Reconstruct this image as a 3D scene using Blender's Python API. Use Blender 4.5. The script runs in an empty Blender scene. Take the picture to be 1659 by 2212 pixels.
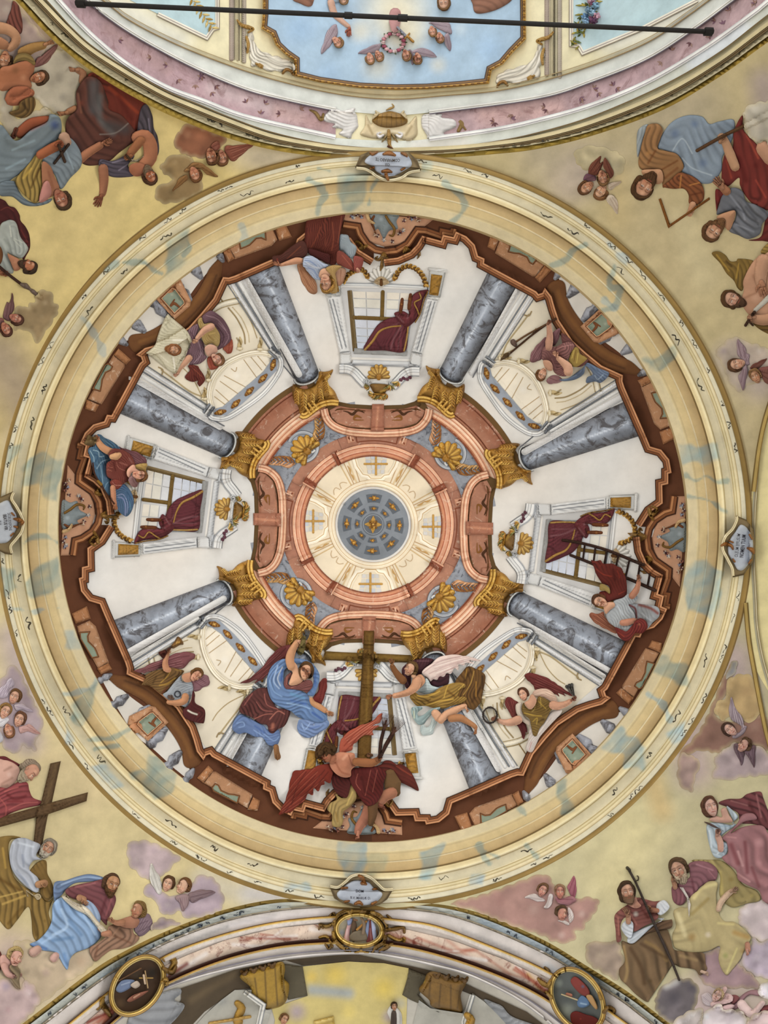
import bpy, math, random
import numpy as np
from mathutils import Vector
from mathutils.geometry import delaunay_2d_cdt

# ---------------------------------------------------------------- camera, light, exposure
SC = bpy.context.scene
COL = SC.collection
W, H, F, CX, CY, CAMZ = 1659, 2212, 1661.0, 829.5, 1106.0, 1.6
cam = bpy.data.cameras.new('camera')
cam.sensor_fit = 'VERTICAL'; cam.sensor_height = 36.0; cam.lens = F / H * 36.0
cam.clip_end = 200
camo = bpy.data.objects.new('camera', cam); COL.objects.link(camo)
camo.location = (0, 0, CAMZ); camo.rotation_euler = (math.pi, 0, 0)   # looking straight up into the dome
SC.camera = camo
wd = bpy.data.worlds.new('world'); SC.world = wd; wd.use_nodes = True
bg = wd.node_tree.nodes['Background']
bg.inputs[0].default_value = (1.0, 0.99, 0.975, 1); bg.inputs[1].default_value = 0.80
def area(name, loc, target, size, power, col):
    l = bpy.data.lights.new(name, 'AREA'); l.shape = 'SQUARE'; l.size = size; l.energy = power; l.color = col
    o = bpy.data.objects.new(name, l); COL.objects.link(o); o.location = loc
    o.rotation_euler = (Vector(target) - Vector(loc)).to_track_quat('-Z', 'Y').to_euler()
area('nave_window_light', (3, -24, 3), (0, -3, 13), 9.0, 900, (0.9, 0.93, 1.0))
area('west_fill_light', (-13, -2, 3), (4, 2, 13), 5.0, 350, (1.0, 0.97, 0.92))  # unseen lamp, added to brighten the east side of the dome
area('east_fill_light', (13, -2, 3), (-4, 0, 13), 5.0, 750, (1.0, 0.98, 0.95))  # unseen lamp, added to lift the brightness of the west wall
SC.view_settings.view_transform = 'Standard'; SC.view_settings.look = 'None'
SC.view_settings.gamma = 1.0; SC.view_settings.use_curve_mapping = False
SC.view_settings.exposure = 0.26

# ---------------------------------------------------------------- real surfaces of the crossing
def rays(p):
    p = np.asarray(p, float)
    return np.stack([(p[:, 0] - CX) / F, (p[:, 1] - CY) / F, np.ones(len(p))], 1)
def sph(C, R):
    C = np.array(C, float)
    def f(p):
        r = rays(p); rc = r @ C; rr = (r * r).sum(1)
        return (rc + np.sqrt(np.maximum(rc * rc - rr * (C @ C - R * R), 1e-6))) / rr
    return f
def axpt(px, py, z): return ((px - CX) / F * z, (py - CY) / F * z, z)
def cyl(p0, ax, R):
    p0 = np.array(p0, float); ax = np.array(ax, float); ax /= np.linalg.norm(ax)
    def f(p):
        r = rays(p); rp = r - np.outer(r @ ax, ax); q = p0 - (p0 @ ax) * ax
        rc = rp @ q; rr = (rp * rp).sum(1)
        return (rc + np.sqrt(np.maximum(rc * rc - rr * (q @ q - R * R), 1e-6))) / rr
    return f
RTAB = [(640, 13.0), (681, 12.50), (700, 12.28), (706, 12.24), (722, 12.16), (724, 12.19), (744, 12.13), (746, 12.08), (748, 12.0),
        (760, 11.98), (763, 12.10), (782, 12.10), (785, 12.04), (800, 12.03), (808, 12.0), (819, 12.02), (840, 12.02)]
def ringz(p):
    p = np.asarray(p, float); r = np.hypot(p[:, 0] - 805.6, p[:, 1] - 1140)
    return np.interp(r, [a for a, b in RTAB], [b for a, b in RTAB])
PH = math.radians(3.3)
AXN = (math.sin(PH), -math.cos(PH), 0)
SURF = dict(
    D=sph(axpt(805.5, 1136, 8.1), 6.9),          # the frescoed saucer dome
    P=sph(axpt(806, 1146, 7.69), 7.33),          # pendentives, one sphere cut by the four arches
    N=cyl(axpt(812, 1106, 7.55), AXN, 4.62),     # nave barrel
    S=cyl(axpt(812, 1106, 7.55), AXN, 4.62),     # chancel arch
    T=cyl(axpt(812, 1106, 7.75), AXN, 4.95),     # chancel vault, deeper
    R=ringz)
def pt(p, surf, h):
    t = SURF[surf](p) - h
    r = rays(p) * t[:, None]; r[:, 2] += CAMZ
    return r

# ---------------------------------------------------------------- colours and materials
def ds(hx, f=.2):
    hx = hx.lstrip('#'); c = [int(hx[i:i + 2], 16) for i in (0, 2, 4)]; g = .35 * c[0] + .45 * c[1] + .2 * c[2]
    return '%02x%02x%02x' % tuple(int(q * (1 - f) + g * f) for q in c)
def lin(hx):
    hx = hx.lstrip('#')
    c = np.array([int(hx[i:i + 2], 16) / 255 for i in (0, 2, 4)])
    return np.where(c <= .04045, c / 12.92, ((c + .055) / 1.055) ** 2.4)
MATS = {}
def material(name, rough=.85, grain=.10, gscale=9, bump=.10, metal=0, vein=None, vscale=3, spec=.3):
    m = bpy.data.materials.new(name); m.use_nodes = True; n = m.node_tree.nodes; l = m.node_tree.links
    b = n['Principled BSDF']; b.inputs['Roughness'].default_value = rough; b.inputs['Metallic'].default_value = metal
    b.inputs['Specular IOR Level'].default_value = spec
    at = n.new('ShaderNodeAttribute'); at.attribute_name = 'Col'
    tc = n.new('ShaderNodeTexCoord')
    n1 = n.new('ShaderNodeTexNoise'); n1.inputs['Scale'].default_value = gscale; n1.inputs['Detail'].default_value = 9; n1.inputs['Roughness'].default_value = .68
    l.new(tc.outputs['Object'], n1.inputs['Vector'])
    mr = n.new('ShaderNodeMapRange'); mr.inputs['From Min'].default_value = .25; mr.inputs['From Max'].default_value = .75
    mr.inputs['To Min'].default_value = 1 - grain; mr.inputs['To Max'].default_value = 1 + grain
    l.new(n1.outputs['Fac'], mr.inputs['Value'])
    mx = n.new('ShaderNodeVectorMath'); mx.operation = 'SCALE'
    l.new(at.outputs['Color'], mx.inputs[0]); l.new(mr.outputs[0], mx.inputs['Scale'])
    out = mx.outputs[0]
    if vein:
        hx, lo, hi, amt = vein
        n2 = n.new('ShaderNodeTexNoise'); n2.inputs['Scale'].default_value = vscale; n2.inputs['Detail'].default_value = 8
        n2.inputs['Roughness'].default_value = .7; n2.inputs['Distortion'].default_value = 1.6
        l.new(tc.outputs['Object'], n2.inputs['Vector'])
        r2 = n.new('ShaderNodeMapRange'); r2.inputs['From Min'].default_value = lo; r2.inputs['From Max'].default_value = hi
        r2.inputs['To Max'].default_value = amt
        l.new(n2.outputs['Fac'], r2.inputs['Value'])
        mm = n.new('ShaderNodeMix'); mm.data_type = 'RGBA'
        l.new(r2.outputs[0], mm.inputs['Factor']); l.new(out, mm.inputs['A'])
        mm.inputs['B'].default_value = (*lin(hx), 1); out = mm.outputs['Result']
    l.new(out, b.inputs['Base Color'])
    bp = n.new('ShaderNodeBump'); bp.inputs['Strength'].default_value = bump; bp.inputs['Distance'].default_value = .02
    l.new(n1.outputs['Fac'], bp.inputs['Height']); l.new(bp.outputs[0], b.inputs['Normal'])
    MATS[name] = m
material('fresco')
material('plaster', grain=.13, gscale=5, bump=.15)
material('wall_paint', grain=.07, gscale=3.5, bump=.08)
material('painted_marble', grain=.32, gscale=5, vein=('3f3836', .49, .60, .8), vscale=3.4)
material('red_marble', grain=.16, gscale=10, vein=('f0dcc4', .57, .67, .5), vscale=5)
material('veined_stone', grain=.16, gscale=8, vein=('7d2a1c', .52, .64, .85), vscale=2.6)
material('pink_stone', grain=.26, gscale=6, vein=('7a5654', .53, .66, .6), vscale=3.0)
material('spandrel_stone', grain=.2, gscale=9, vein=('3b3d46', .55, .64, .75), vscale=5)
material('gilding', rough=.5, grain=.22, gscale=16, bump=.3, metal=.25, spec=.5)
material('iron', rough=.6, grain=.3, gscale=30, bump=.3)
material('wood_paint', grain=.22, gscale=14, bump=.2)
material('glass_paint', rough=.45, grain=.06, gscale=6)

# ---------------------------------------------------------------- outlines: traced in crops, laid on the surfaces
VW = [0, 0, 1.0]; XF = [None]
def V(x0, y0, w, iw=1659): VW[:] = [x0, y0, w / iw]
def raw(s):
    if isinstance(s, str): s = np.array(s.replace(',', ' ').split(), float).reshape(-1, 2)
    return np.asarray(s, float)
def P(s):
    a = raw(s) * VW[2] + np.array(VW[:2])
    return XF[0](a) if XF[0] else a
def catmull(p, closed, step):
    n = len(p); out = []
    if n < 3: closed = False
    rng = n if closed else n - 1
    for i in range(rng):
        p1, p2 = p[i], p[(i + 1) % n]
        d = np.hypot(*(p2 - p1))
        if d < 1e-6: continue
        p0 = p[i - 1] if (closed or i > 0) else p1
        p3 = p[(i + 2) % n] if (closed or i + 2 < n) else p2
        m = max(1, int(math.ceil(d / step)))
        for k in range(m):
            t = k / m
            out.append(.5 * ((2 * p1) + (p2 - p0) * t + (2 * p0 - 5 * p1 + 4 * p2 - p3) * t * t + (3 * p1 - p0 - 3 * p2 + p3) * t ** 3))
    if not closed: out.append(p[-1])
    return np.array(out)
def resample(p, closed, step):
    out = []; n = len(p)
    for i in range(n if closed else n - 1):
        a, b = p[i], p[(i + 1) % n]; d = np.hypot(*(b - a))
        if d < 1e-6: continue
        m = max(1, int(math.ceil(d / step)))
        out += [a + (b - a) * k / m for k in range(m)]
    if not closed: out.append(p[-1])
    return np.array(out)
def inside(pts, poly):
    if len(pts) * len(poly) < 2e6:
        x, y = pts[:, :1], pts[:, 1:]; q = np.roll(poly, -1, 0); x1, y1, x2, y2 = poly[:, 0], poly[:, 1], q[:, 0], q[:, 1]; dy = np.where(y2 == y1, 1, y2 - y1)
        return (((y1 > y) != (y2 > y)) & (x < (x2 - x1) * (y - y1) / dy + x1)).sum(1) % 2 == 1
    x, y = pts[:, 0], pts[:, 1]; r = np.zeros(len(pts), bool); q = np.roll(poly, -1, 0)
    for (x1, y1), (x2, y2) in zip(poly, q):
        if y1 == y2: continue
        c = ((y1 > y) != (y2 > y))
        r ^= c & (x < (x2 - x1) * (y - y1) / (y2 - y1) + x1)
    return r
def bdist(pts, seg, closed=True):
    a = seg; b = np.roll(seg, -1, 0)
    if not closed: a, b = a[:-1], b[:-1]
    if len(pts) and len(pts) * len(a) < 6e5:
        d = b - a; L = np.maximum((d * d).sum(1), 1e-9); wx = pts[:, :1] - a[:, 0]; wy = pts[:, 1:] - a[:, 1]; t = np.clip((wx * d[:, 0] + wy * d[:, 1]) / L, 0, 1)
        ux = d[:, 0] * t - wx; uy = d[:, 1] * t - wy; dd = ux * ux + uy * uy; k = dd.argmin(1); r = np.arange(len(pts)); ux, uy = ux[r, k], uy[r, k]
        return np.sqrt(dd[r, k]), np.column_stack([ux, uy]), np.sign(d[k, 0] * uy - d[k, 1] * ux)
    best = np.full(len(pts), 1e18); vx = np.zeros((len(pts), 2)); sgn = np.zeros(len(pts))
    for A, Bq in zip(a, b):
        d = Bq - A; L = d @ d
        t = np.clip(((pts - A) @ d) / max(L, 1e-9), 0, 1)
        v = A + t[:, None] * d - pts; dd = (v * v).sum(1); m = dd < best
        best[m] = dd[m]; vx[m] = v[m]
        sgn[m] = (d[0] * v[m, 1] - d[1] * v[m, 0])
    return np.sqrt(best), vx, np.sign(sgn)
_rs = np.random.RandomState(5)
_nk = [(_rs.uniform(-1, 1, 2) * f, _rs.uniform(0, 6.28)) for f in (.03, .04, .06, .08, .11, .15, .2)]
def noise(p):
    return sum(np.sin(p @ k + ph) for k, ph in _nk) / 2.6

# ---------------------------------------------------------------- relief: every painted piece is laid over what lies under it
HM = {}
def hm(surf):
    k = 'P' if surf in 'RQ' else surf
    if k not in HM: HM[k] = np.zeros((1270, 1000))
    return HM[k]
def hidx(p): 
    return np.clip(((p[:, 1] + 160) / 2).astype(int), 1, 1268), np.clip(((p[:, 0] + 160) / 2).astype(int), 1, 998)
def under(p, surf, r=1):
    A = hm(surf); i, j = hidx(p); m = A[i, j]
    for a in (-r, 0, r):
        for b in (-r, 0, r): m = np.maximum(m, A[np.clip(i + a, 0, 1269), np.clip(j + b, 0, 999)])
    return m

def smooth_under(surf, lo, hi):
    "the relief below, widened and smoothed so that cloth lies over steps in one sweep"
    A = hm(surf); i0, i1 = max(0, int((lo[1] + 160) / 2) - 16), min(1269, int((hi[1] + 160) / 2) + 16); j0, j1 = max(0, int((lo[0] + 160) / 2) - 16), min(999, int((hi[0] + 160) / 2) + 16)
    S = A[i0:i1 + 1, j0:j1 + 1].copy()
    for ax in (0, 1):
        M = S.copy()
        for k in range(1, 8):
            for sg in (k, -k): M = np.maximum(M, np.roll(S, sg, ax))
        S = M
    for ax in (0, 1): S = sum(np.roll(S, k, ax) for k in range(-6, 7)) / 13
    def f(p):
        y = np.clip((p[:, 1] + 160) / 2 - .5 - i0, 0, S.shape[0] - 1.01); x = np.clip((p[:, 0] + 160) / 2 - .5 - j0, 0, S.shape[1] - 1.01)
        i, j = y.astype(int), x.astype(int); a, b = y - i, x - j
        return S[i, j] * (1 - a) * (1 - b) + S[i + 1, j] * a * (1 - b) + S[i, j + 1] * (1 - a) * b + S[i + 1, j + 1] * a * b
    return f
class B:
    "the shapes of one mesh: one Blender object"
    def __init__(s): s.v = []; s.f = []; s.c = []; s.n = 0
    def add(s, v, f, c):
        s.v.append(np.asarray(v, float)); s.c.append(np.asarray(c, float)); s.f += [tuple(int(i) + s.n for i in q) for q in f]; s.n += len(v)
    def shape(s, p, col, surf='D', h=.015, e=.006, sm=1, st=3.2, fold=None, amp=.3, wl=12, k=.28, L=(-.5, -.85), strokes=(), cap=16, grad=None,
              view=True, mott=.05, skirt=True, base=None, sview=None, puff=0, soft=None, sb=False):
        sview = view if sview is None else sview; PS = P if sview else raw; ws = VW[2] if sview else 1.0
        wl = wl * VW[2] * 2 if view else wl
        p = P(p) if view else raw(p)
        q = catmull(p, True, max(st * 1.3, 1.2)) if sm else resample(p, True, max(st * 2, 4))
        if len(q) < 3: return s
        if puff:
            tg_ = np.roll(q, -1, 0) - np.roll(q, 1, 0); tg_ /= np.maximum(np.hypot(*tg_.T), 1e-6)[:, None]; al_ = np.cumsum(np.hypot(*(q - np.roll(q, 1, 0)).T))
            sg_ = np.sign(np.sum(q[:, 0] * np.roll(q[:, 1], -1) - np.roll(q[:, 0], -1) * q[:, 1])); q = q + np.column_stack([tg_[:, 1], -tg_[:, 0]]) * (sg_ * puff * (np.abs(np.sin(al_ / 9 + 1.2 * noise(q))) - .5))[:, None]
        lo, hi = q.min(0), q.max(0)
        xs = np.arange(lo[0] + st * .4, hi[0], st); ys = np.arange(lo[1] + st * .4, hi[1], st * .87)
        g = np.array([(x + (st / 2 if j % 2 else 0), y) for j, y in enumerate(ys) for x in xs]) if len(xs) and len(ys) else np.zeros((0, 2))
        if len(g):
            g = g[inside(g, q)]
            if len(g): d, _, _ = bdist(g, q); g = g[d > st * .45]
        area2 = np.sum(q[:, 0] * np.roll(q[:, 1], -1) - np.roll(q[:, 0], -1) * q[:, 1])
        if area2 < 0: q = q[::-1]
        o = lo
        vv = [Vector((float(a - o[0]), float(b - o[1]))) for a, b in np.concatenate([q, g])]
        r = delaunay_2d_cdt(vv, [], [list(range(len(q)))], 1, 1e-5)
        v = np.array([(a.x, a.y) for a in r[0]]) + o; fc = [list(t) for t in r[2]]
        if not fc: return s
        d, vx, _ = bdist(v, q); w = max(d.max(), .5); R = min(w, cap)
        u = np.clip(d / R, 0, 1); prof = np.sqrt(np.clip(1 - (1 - u) ** 2, 0, 1))
        und = smooth_under(surf, lo, hi) if sb else (lambda z: under(z, surf))
        b0 = und(v) if base is None else np.full(len(v), base)
        hh = b0 + e + h * prof
        lc = lin(col); c = np.tile(lc, (len(v), 1))
        if grad is not None:                       # two pigments running into each other: (hex, x0, y0, x1, y1)
            hx, *gp = grad; ga = P([gp[:2], gp[2:]]); dv = ga[1] - ga[0]
            t = np.clip(((v - ga[0]) @ dv) / (dv @ dv), 0, 1)[:, None]; c = c * (1 - t) + lin(hx) * t
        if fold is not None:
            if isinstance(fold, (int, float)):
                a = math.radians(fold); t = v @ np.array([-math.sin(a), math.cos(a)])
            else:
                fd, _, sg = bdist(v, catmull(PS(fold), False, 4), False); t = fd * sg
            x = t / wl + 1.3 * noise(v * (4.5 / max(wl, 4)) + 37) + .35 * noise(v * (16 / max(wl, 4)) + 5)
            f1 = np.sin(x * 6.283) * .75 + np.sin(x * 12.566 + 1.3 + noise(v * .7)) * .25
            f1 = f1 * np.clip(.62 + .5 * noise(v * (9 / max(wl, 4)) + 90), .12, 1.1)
            c = c * (1 + amp * f1[:, None]); hh = hh + h * .2 * f1 * prof  # fold shading put into the colour: ridges lighter, creases darker
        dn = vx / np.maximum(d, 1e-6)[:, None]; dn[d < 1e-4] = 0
        c = c * (1 + k * ((1 - u) * (dn @ np.array(L)) * (u > 0) - .25 * (1 - u)))[:, None]  # painted light: rims facing L lightened, the other rims darkened
        for sk in strokes:
            t = sk.replace(',', ' ').split(); sc = lin(t[0]); wd_ = max(float(t[1]) * ws, .7); al = float(t[2]); sp = PS(' '.join(t[3:]))
            sq = sp if len(sp) == 1 else catmull(sp, False, 3)
            ix = np.where((v > sq.min(0) - wd_).all(1) & (v < sq.max(0) + wd_).all(1))[0]
            if not len(ix): continue
            if len(sp) == 1: dd = np.hypot(*(v[ix] - sp[0]).T)
            else: dd, _, _ = bdist(v[ix], sq, False)
            m = np.clip(1 - dd / wd_, 0, 1); m = (m * m * (3 - 2 * m) * al)[:, None]
            c[ix] = c[ix] * (1 - m) + sc * m
        if soft is not None: a_ = (np.clip(d / 9, 0, 1) ** .8 * .5 + .5)[:, None]; c = lin(soft) * (1 - a_) + c * a_
        c = np.clip(c * (1 + mott * noise(v * 1.7 + 11))[:, None], 0.0015, 1)
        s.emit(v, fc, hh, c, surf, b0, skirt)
        if base is None:
            cx = np.arange(math.floor(lo[0] / 2) * 2, hi[0] + 2, 2.0); cy = np.arange(math.floor(lo[1] / 2) * 2, hi[1] + 2, 2.0)
            gp = np.stack(np.meshgrid(cx, cy), -1).reshape(-1, 2); gp = gp[inside(gp, q)]
            if len(gp):
                if len(gp) * len(q) < 3e6:
                    d2, _, _ = bdist(gp, q); u2 = np.clip(d2 / R, 0, 1)
                else: u2 = np.ones(len(gp))
                hv = und(gp) + e + h * np.sqrt(np.clip(1 - (1 - u2) ** 2, 0, 1)) * 1.05
                i, j = hidx(gp); hm(surf)[i, j] = np.maximum(hm(surf)[i, j], hv)
        return s
    def emit(s, v, fc, hh, c, surf, b0, skirt):
        pts = pt(v, surf, hh); out = []
        cnt = {}
        for t in fc:
            a = v[t[0]]; b = v[t[1]]; d = v[t[2]]
            if (b[0] - a[0]) * (d[1] - a[1]) - (b[1] - a[1]) * (d[0] - a[0]) > 0: t = t[::-1]
            out.append(t)
            for x, y in zip(t, t[1:] + t[:1]): cnt[(x, y)] = 1
        if skirt:
            be = [(x, y) for (x, y) in cnt if (y, x) not in cnt]
            idx = sorted({i for e in be for i in e}); mp = {i: len(v) + k for k, i in enumerate(idx)}
            low = pt(v[idx], surf, b0[idx] + .002); pts = np.concatenate([pts, low]); c = np.concatenate([c, c[idx] * .8])
            out += [(y, x, mp[x], mp[y]) for x, y in be]
        s.add(pts, out, c)
    def limb(s, t, col, surf='D', closed=False, view=True, **kw):
        "tapered run: x y r triples"
        a = np.array(t.replace(',', ' ').split(), float).reshape(-1, 3) if isinstance(t, str) else np.asarray(t, float)
        xy = P(a[:, :2]) if view else a[:, :2]; r = a[:, 2] * (VW[2] if view else 1)
        c = catmull(np.column_stack([xy, r]) if False else xy, False, max(1.5, r.max() * .5)) if len(xy) > 2 else resample(xy, False, max(1.5, r.max() * .7))
        dist0 = np.concatenate([[0], np.cumsum(np.hypot(*np.diff(xy, axis=0).T))])
        dc = np.concatenate([[0], np.cumsum(np.hypot(*np.diff(c, axis=0).T))]); rr = np.interp(dc / max(dc[-1], 1e-6) * dist0[-1], dist0, r)
        tg = np.gradient(c, axis=0); tg /= np.maximum(np.hypot(*tg.T), 1e-6)[:, None]; nm = np.column_stack([-tg[:, 1], tg[:, 0]])
        A = c + nm * rr[:, None]; Bb = c - nm * rr[:, None]
        e1 = [c[-1] + rr[-1] * (tg[-1] * math.sin(x) + nm[-1] * math.cos(x)) for x in (.6, 1.2, 1.94, 2.54)]
        e0 = [c[0] + rr[0] * (-tg[0] * math.sin(x) - nm[0] * math.cos(x)) for x in (.6, 1.2, 1.94, 2.54)]
        poly = np.concatenate([A, e1, Bb[::-1], e0])
        kw.setdefault('h', .012); kw.setdefault('st', max(1.4, min(3, r.max() * .6)))
        kw['sm'] = 0
        return s.shape(poly, col, surf, view=False, sview=view, **kw)
    def mold(s, p, prof, surf='D', closed=False, sm=0, st=7, view=True, flip=1, base=None):
        "moulding run along a path; prof: (offset px, height m, hex) ..."
        p = P(p) if view else raw(p)
        q = catmull(p, closed, st) if sm else resample(p, closed, st)
        n = len(q)
        pr = np.roll(q, 1, 0); nx = np.roll(q, -1, 0)
        if not closed: pr[0] = q[0] * 2 - q[1]; nx[-1] = q[-1] * 2 - q[-2]
        d1 = q - pr; d2 = nx - q; d1 /= np.maximum(np.hypot(*d1.T), 1e-6)[:, None]; d2 /= np.maximum(np.hypot(*d2.T), 1e-6)[:, None]
        tg = d1 + d2; L = np.maximum(np.hypot(*tg.T), .35); nm = np.column_stack([-tg[:, 1], tg[:, 0]]) / L[:, None] * (2 / L)[:, None] * flip
        offs = [a[0] for a in prof]
        mid = q + nm * ((offs[0] + offs[-1]) / 2)
        ed = [q + nm * o for o in (offs[0], (offs[0] + offs[-1]) / 2, offs[-1])]
        b0 = np.max([under(x, surf) for x in ed], 0) if base is None else np.full(n, base)
        rng = range(n) if closed else range(n - 1)
        m = len(prof)
        V_, F_, C_ = [], [], []
        def strip(oa, ha, ob, hb, colr):
            k = sum(len(x) for x in V_)
            V_.append(pt(q + nm * oa, surf, ha)); V_.append(pt(q + nm * ob, surf, hb))
            cc = lin(colr)[None] * (1 + .07 * noise(q * 1.3 + oa))[:, None]; C_.append(cc); C_.append(cc)
            for i in rng:
                j = (i + 1) % n
                f = (k + i, k + j, k + n + j, k + n + i)
                F_.append(f if flip > 0 else f[::-1])
        strip(offs[0], b0 + .002, offs[0], b0 + prof[0][1], prof[0][2])
        for a, b in zip(prof[:-1], prof[1:]): strip(a[0], b0 + a[1], b[0], b0 + b[1], a[2])
        strip(offs[-1], b0 + prof[-1][1], offs[-1], b0 + .002, prof[-2][2])
        s.add(np.concatenate(V_), F_, np.clip(np.concatenate(C_), .0015, 1))
        if base is None:
            top = max(a[1] for a in prof); A = hm(surf)
            fr = np.linspace(offs[0], offs[-1], max(2, int(abs(offs[-1] - offs[0]) / 1.6) + 1))
            qq = resample(np.concatenate([q, q[:1]]) if closed else q, False, 1.8)
            # heights follow the nearest run point
            ii = np.minimum((np.linspace(0, n - 1, len(qq))).astype(int), n - 1)
            tq = np.interp(np.linspace(0, n - 1, len(qq)), range(n), range(n)).astype(int)
            for o in fr:
                z = q + nm * o; zz = resample(np.concatenate([z, z[:1]]) if closed else z, False, 1.8)
                bb = np.interp(np.linspace(0, n - 1, len(zz)), range(n), b0) + top
                i, j = hidx(zz); np.maximum.at(A, (i, j), bb)
        return s
    def build(s, name, mat='fresco', parent=None, **props):
        v = np.concatenate(s.v) if s.v else np.zeros((0, 3)); c = np.concatenate(s.c) if s.c else np.zeros((0, 3))
        o = parent; off = np.zeros(3)
        while o is not None: off += np.array(o.location); o = o.parent
        me = bpy.data.meshes.new(name); me.from_pydata((v - off).tolist(), [], s.f)
        at = me.attributes.new('Col', 'FLOAT_COLOR', 'POINT'); at.data.foreach_set('color', np.column_stack([c, np.ones(len(c))]).astype(np.float32).ravel())
        me.materials.append(MATS[mat]); me.update()
        ob = bpy.data.objects.new(name, me); COL.objects.link(ob)
        if parent is not None: ob.parent = parent
        for k_, x in props.items(): ob[k_] = x
        return ob
def thing(name, label, cat, at, surf='D', group=None, view=True):
    p = P(at if isinstance(at, str) else [at]) if view else raw([at])
    o = bpy.data.objects.new(name, None); COL.objects.link(o); o.empty_display_size = .1
    o.location = pt(p, surf, np.zeros(1))[0]; o['label'] = label; o['category'] = cat
    if group: o['group'] = group
    return o
def one(b, name, label, cat, mat='fresco', group=None):
    o = b.build(name, mat); o['label'] = label; o['category'] = cat
    if group: o['group'] = group
    return o
def rot_about(c, deg, mirror=None, scale=1.0, shift=(0, 0)):
    a = math.radians(deg); R = np.array([[math.cos(a), -math.sin(a)], [math.sin(a), math.cos(a)]]); c = np.array(c, float); sh = np.array(shift, float)
    def f(p):
        q = p - c
        if mirror is not None:
            m = math.radians(mirror); u = np.array([math.cos(m), math.sin(m)]); q = 2 * np.outer(q @ u, u) - q
        return q @ R.T * scale + c + sh
    return f
def frame_map(a0, d0, n0, a1, d1, n1, s=1.0):
    a0, d0, n0, a1, d1, n1 = map(lambda x: np.array(x, float), (a0, d0, n0, a1, d1, n1))
    def f(p):
        q = p - a0
        return a1 + (np.outer(q @ d0, d1) + np.outer(q @ n0, n1)) * s
    return f
def arc(c, r, a0, a1, n=40):
    t = np.radians(np.linspace(a0, a1, n)); return np.column_stack([c[0] + r * np.cos(t), c[1] + r * np.sin(t)])
# ================================================================ the setting: dome shell, cornice ring, pendentives, arches
def ycen(r): return np.interp(r, [681, 746, 765, 819], [1139, 1138, 1139.5, 1146])
def ringr(p):
    r = np.hypot(p[:, 0] - 805.6, p[:, 1] - 1139)
    for _ in range(2): r = np.hypot(p[:, 0] - 805.6, p[:, 1] - ycen(r))
    return r
def ringz(p):
    return np.interp(ringr(np.asarray(p, float)), [a for a, b in RTAB], [b for a, b in RTAB])
SURF['R'] = ringz
SURF['Q'] = lambda p: np.minimum(np.minimum(ringz(p), SURF['P'](p)), np.where(np.abs(np.asarray(p)[:, 1] - 1140) > np.abs(np.asarray(p)[:, 0] - 805), SURF['N'](p), 12.0)) - .006
def grid_polar(name, rs, na, surf, colf, mat, cen, kind='structure'):
    t = np.linspace(0, 2 * np.pi, na, endpoint=False)
    p = np.array([(cen(r)[0] + r * math.cos(a), cen(r)[1] + r * math.sin(a)) for r in rs for a in t])
    f = [(i * na + j, (i + 1) * na + j, (i + 1) * na + (j + 1) % na, i * na + (j + 1) % na) for i in range(len(rs) - 1) for j in range(na)]
    b = B(); b.add(pt(p, surf, np.zeros(len(p))), f, np.clip(colf(p), .002, 1)); o = b.build(name, mat); o['kind'] = kind
    return o
def dome_col(p):
    c = np.tile(lin('e3dfd8'), (len(p), 1)); n = noise(p * .8)[:, None]
    return c * (1 + .03 * n) + .012 * noise(p * .5 + 60)[:, None] * np.array([-1, 0, 1])
grid_polar('ceiling', [.5] + list(range(8, 720, 8)), 220, 'D', dome_col, 'wall_paint', lambda r: (805.5, 1136))

# --- the marbled cornice ring round the dome
TEAL = []
def patch(s, col='8a9c94', al=.8): TEAL.append((P(s), None, col, al))
def streak(s, w, col='8fa29a', al=.7): TEAL.append((catmull(P(s), False, 5), w * VW[2], col, al))
V(660, 210, 400); patch('280,700 420,670 560,690 540,960 460,1000 330,1010 300,900'); streak('30,740 120,800 180,880 130,960 110,1050', 45); streak('640,740 590,830 570,960', 24)
streak('1240,770 1330,830 1400,900 1430,980 1390,1050 1310,1120', 60); patch('1040,570 1120,590 1160,670 1060,660', 'a4b4a8', .7); streak('120,640 220,660', 25)
V(180, 480, 500); patch('600,130 680,80 760,60 750,130 740,200 690,330 610,390 560,410 590,260'); streak('430,280 500,340 560,370', 30); streak('290,290 420,290 520,330', 22)
streak('0,690 80,800 150,950', 45, 'a9b3ae'); streak('1130,20 1150,80 1140,140', 40, 'b0b9b0'); streak('170,330 230,300', 60); streak('740,130 760,180 720,240', 30)
V(0, 960, 300); patch('350,150 480,120 600,130 680,220 750,200 730,450 690,700 590,660 520,560 450,480 260,500 240,300'); patch('90,20 240,0 220,120 130,230 90,230'); patch('280,1640 400,1520 560,1430 690,1330 725,1500 740,1700 620,1790 400,1830 290,1800')
patch('0,1480 160,1460 190,1700 60,1790'); streak('240,1230 330,1140 430,1100 560,1110 690,1170', 45); streak('140,1960 400,1990 560,1960 700,1950', 30, '9fb0ae')
V(140, 1280, 500); patch('0,270 60,280 110,390 0,390', '9fb0ae'); streak('0,730 180,690 240,590', 35, '9fb0ae'); patch('60,820 150,700 240,630 210,800 120,960 30,900'); streak('170,1060 350,1040 480,970', 30); streak('220,1120 380,1095', 25)
patch('440,1290 580,1260 600,1140 720,1230 800,1310 760,1430 640,1490 560,1400'); patch('0,880 60,1060 0,1090', 'a3b2b4'); patch('180,1240 300,1230 420,1390 330,1400', 'a3b2b4')
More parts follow.
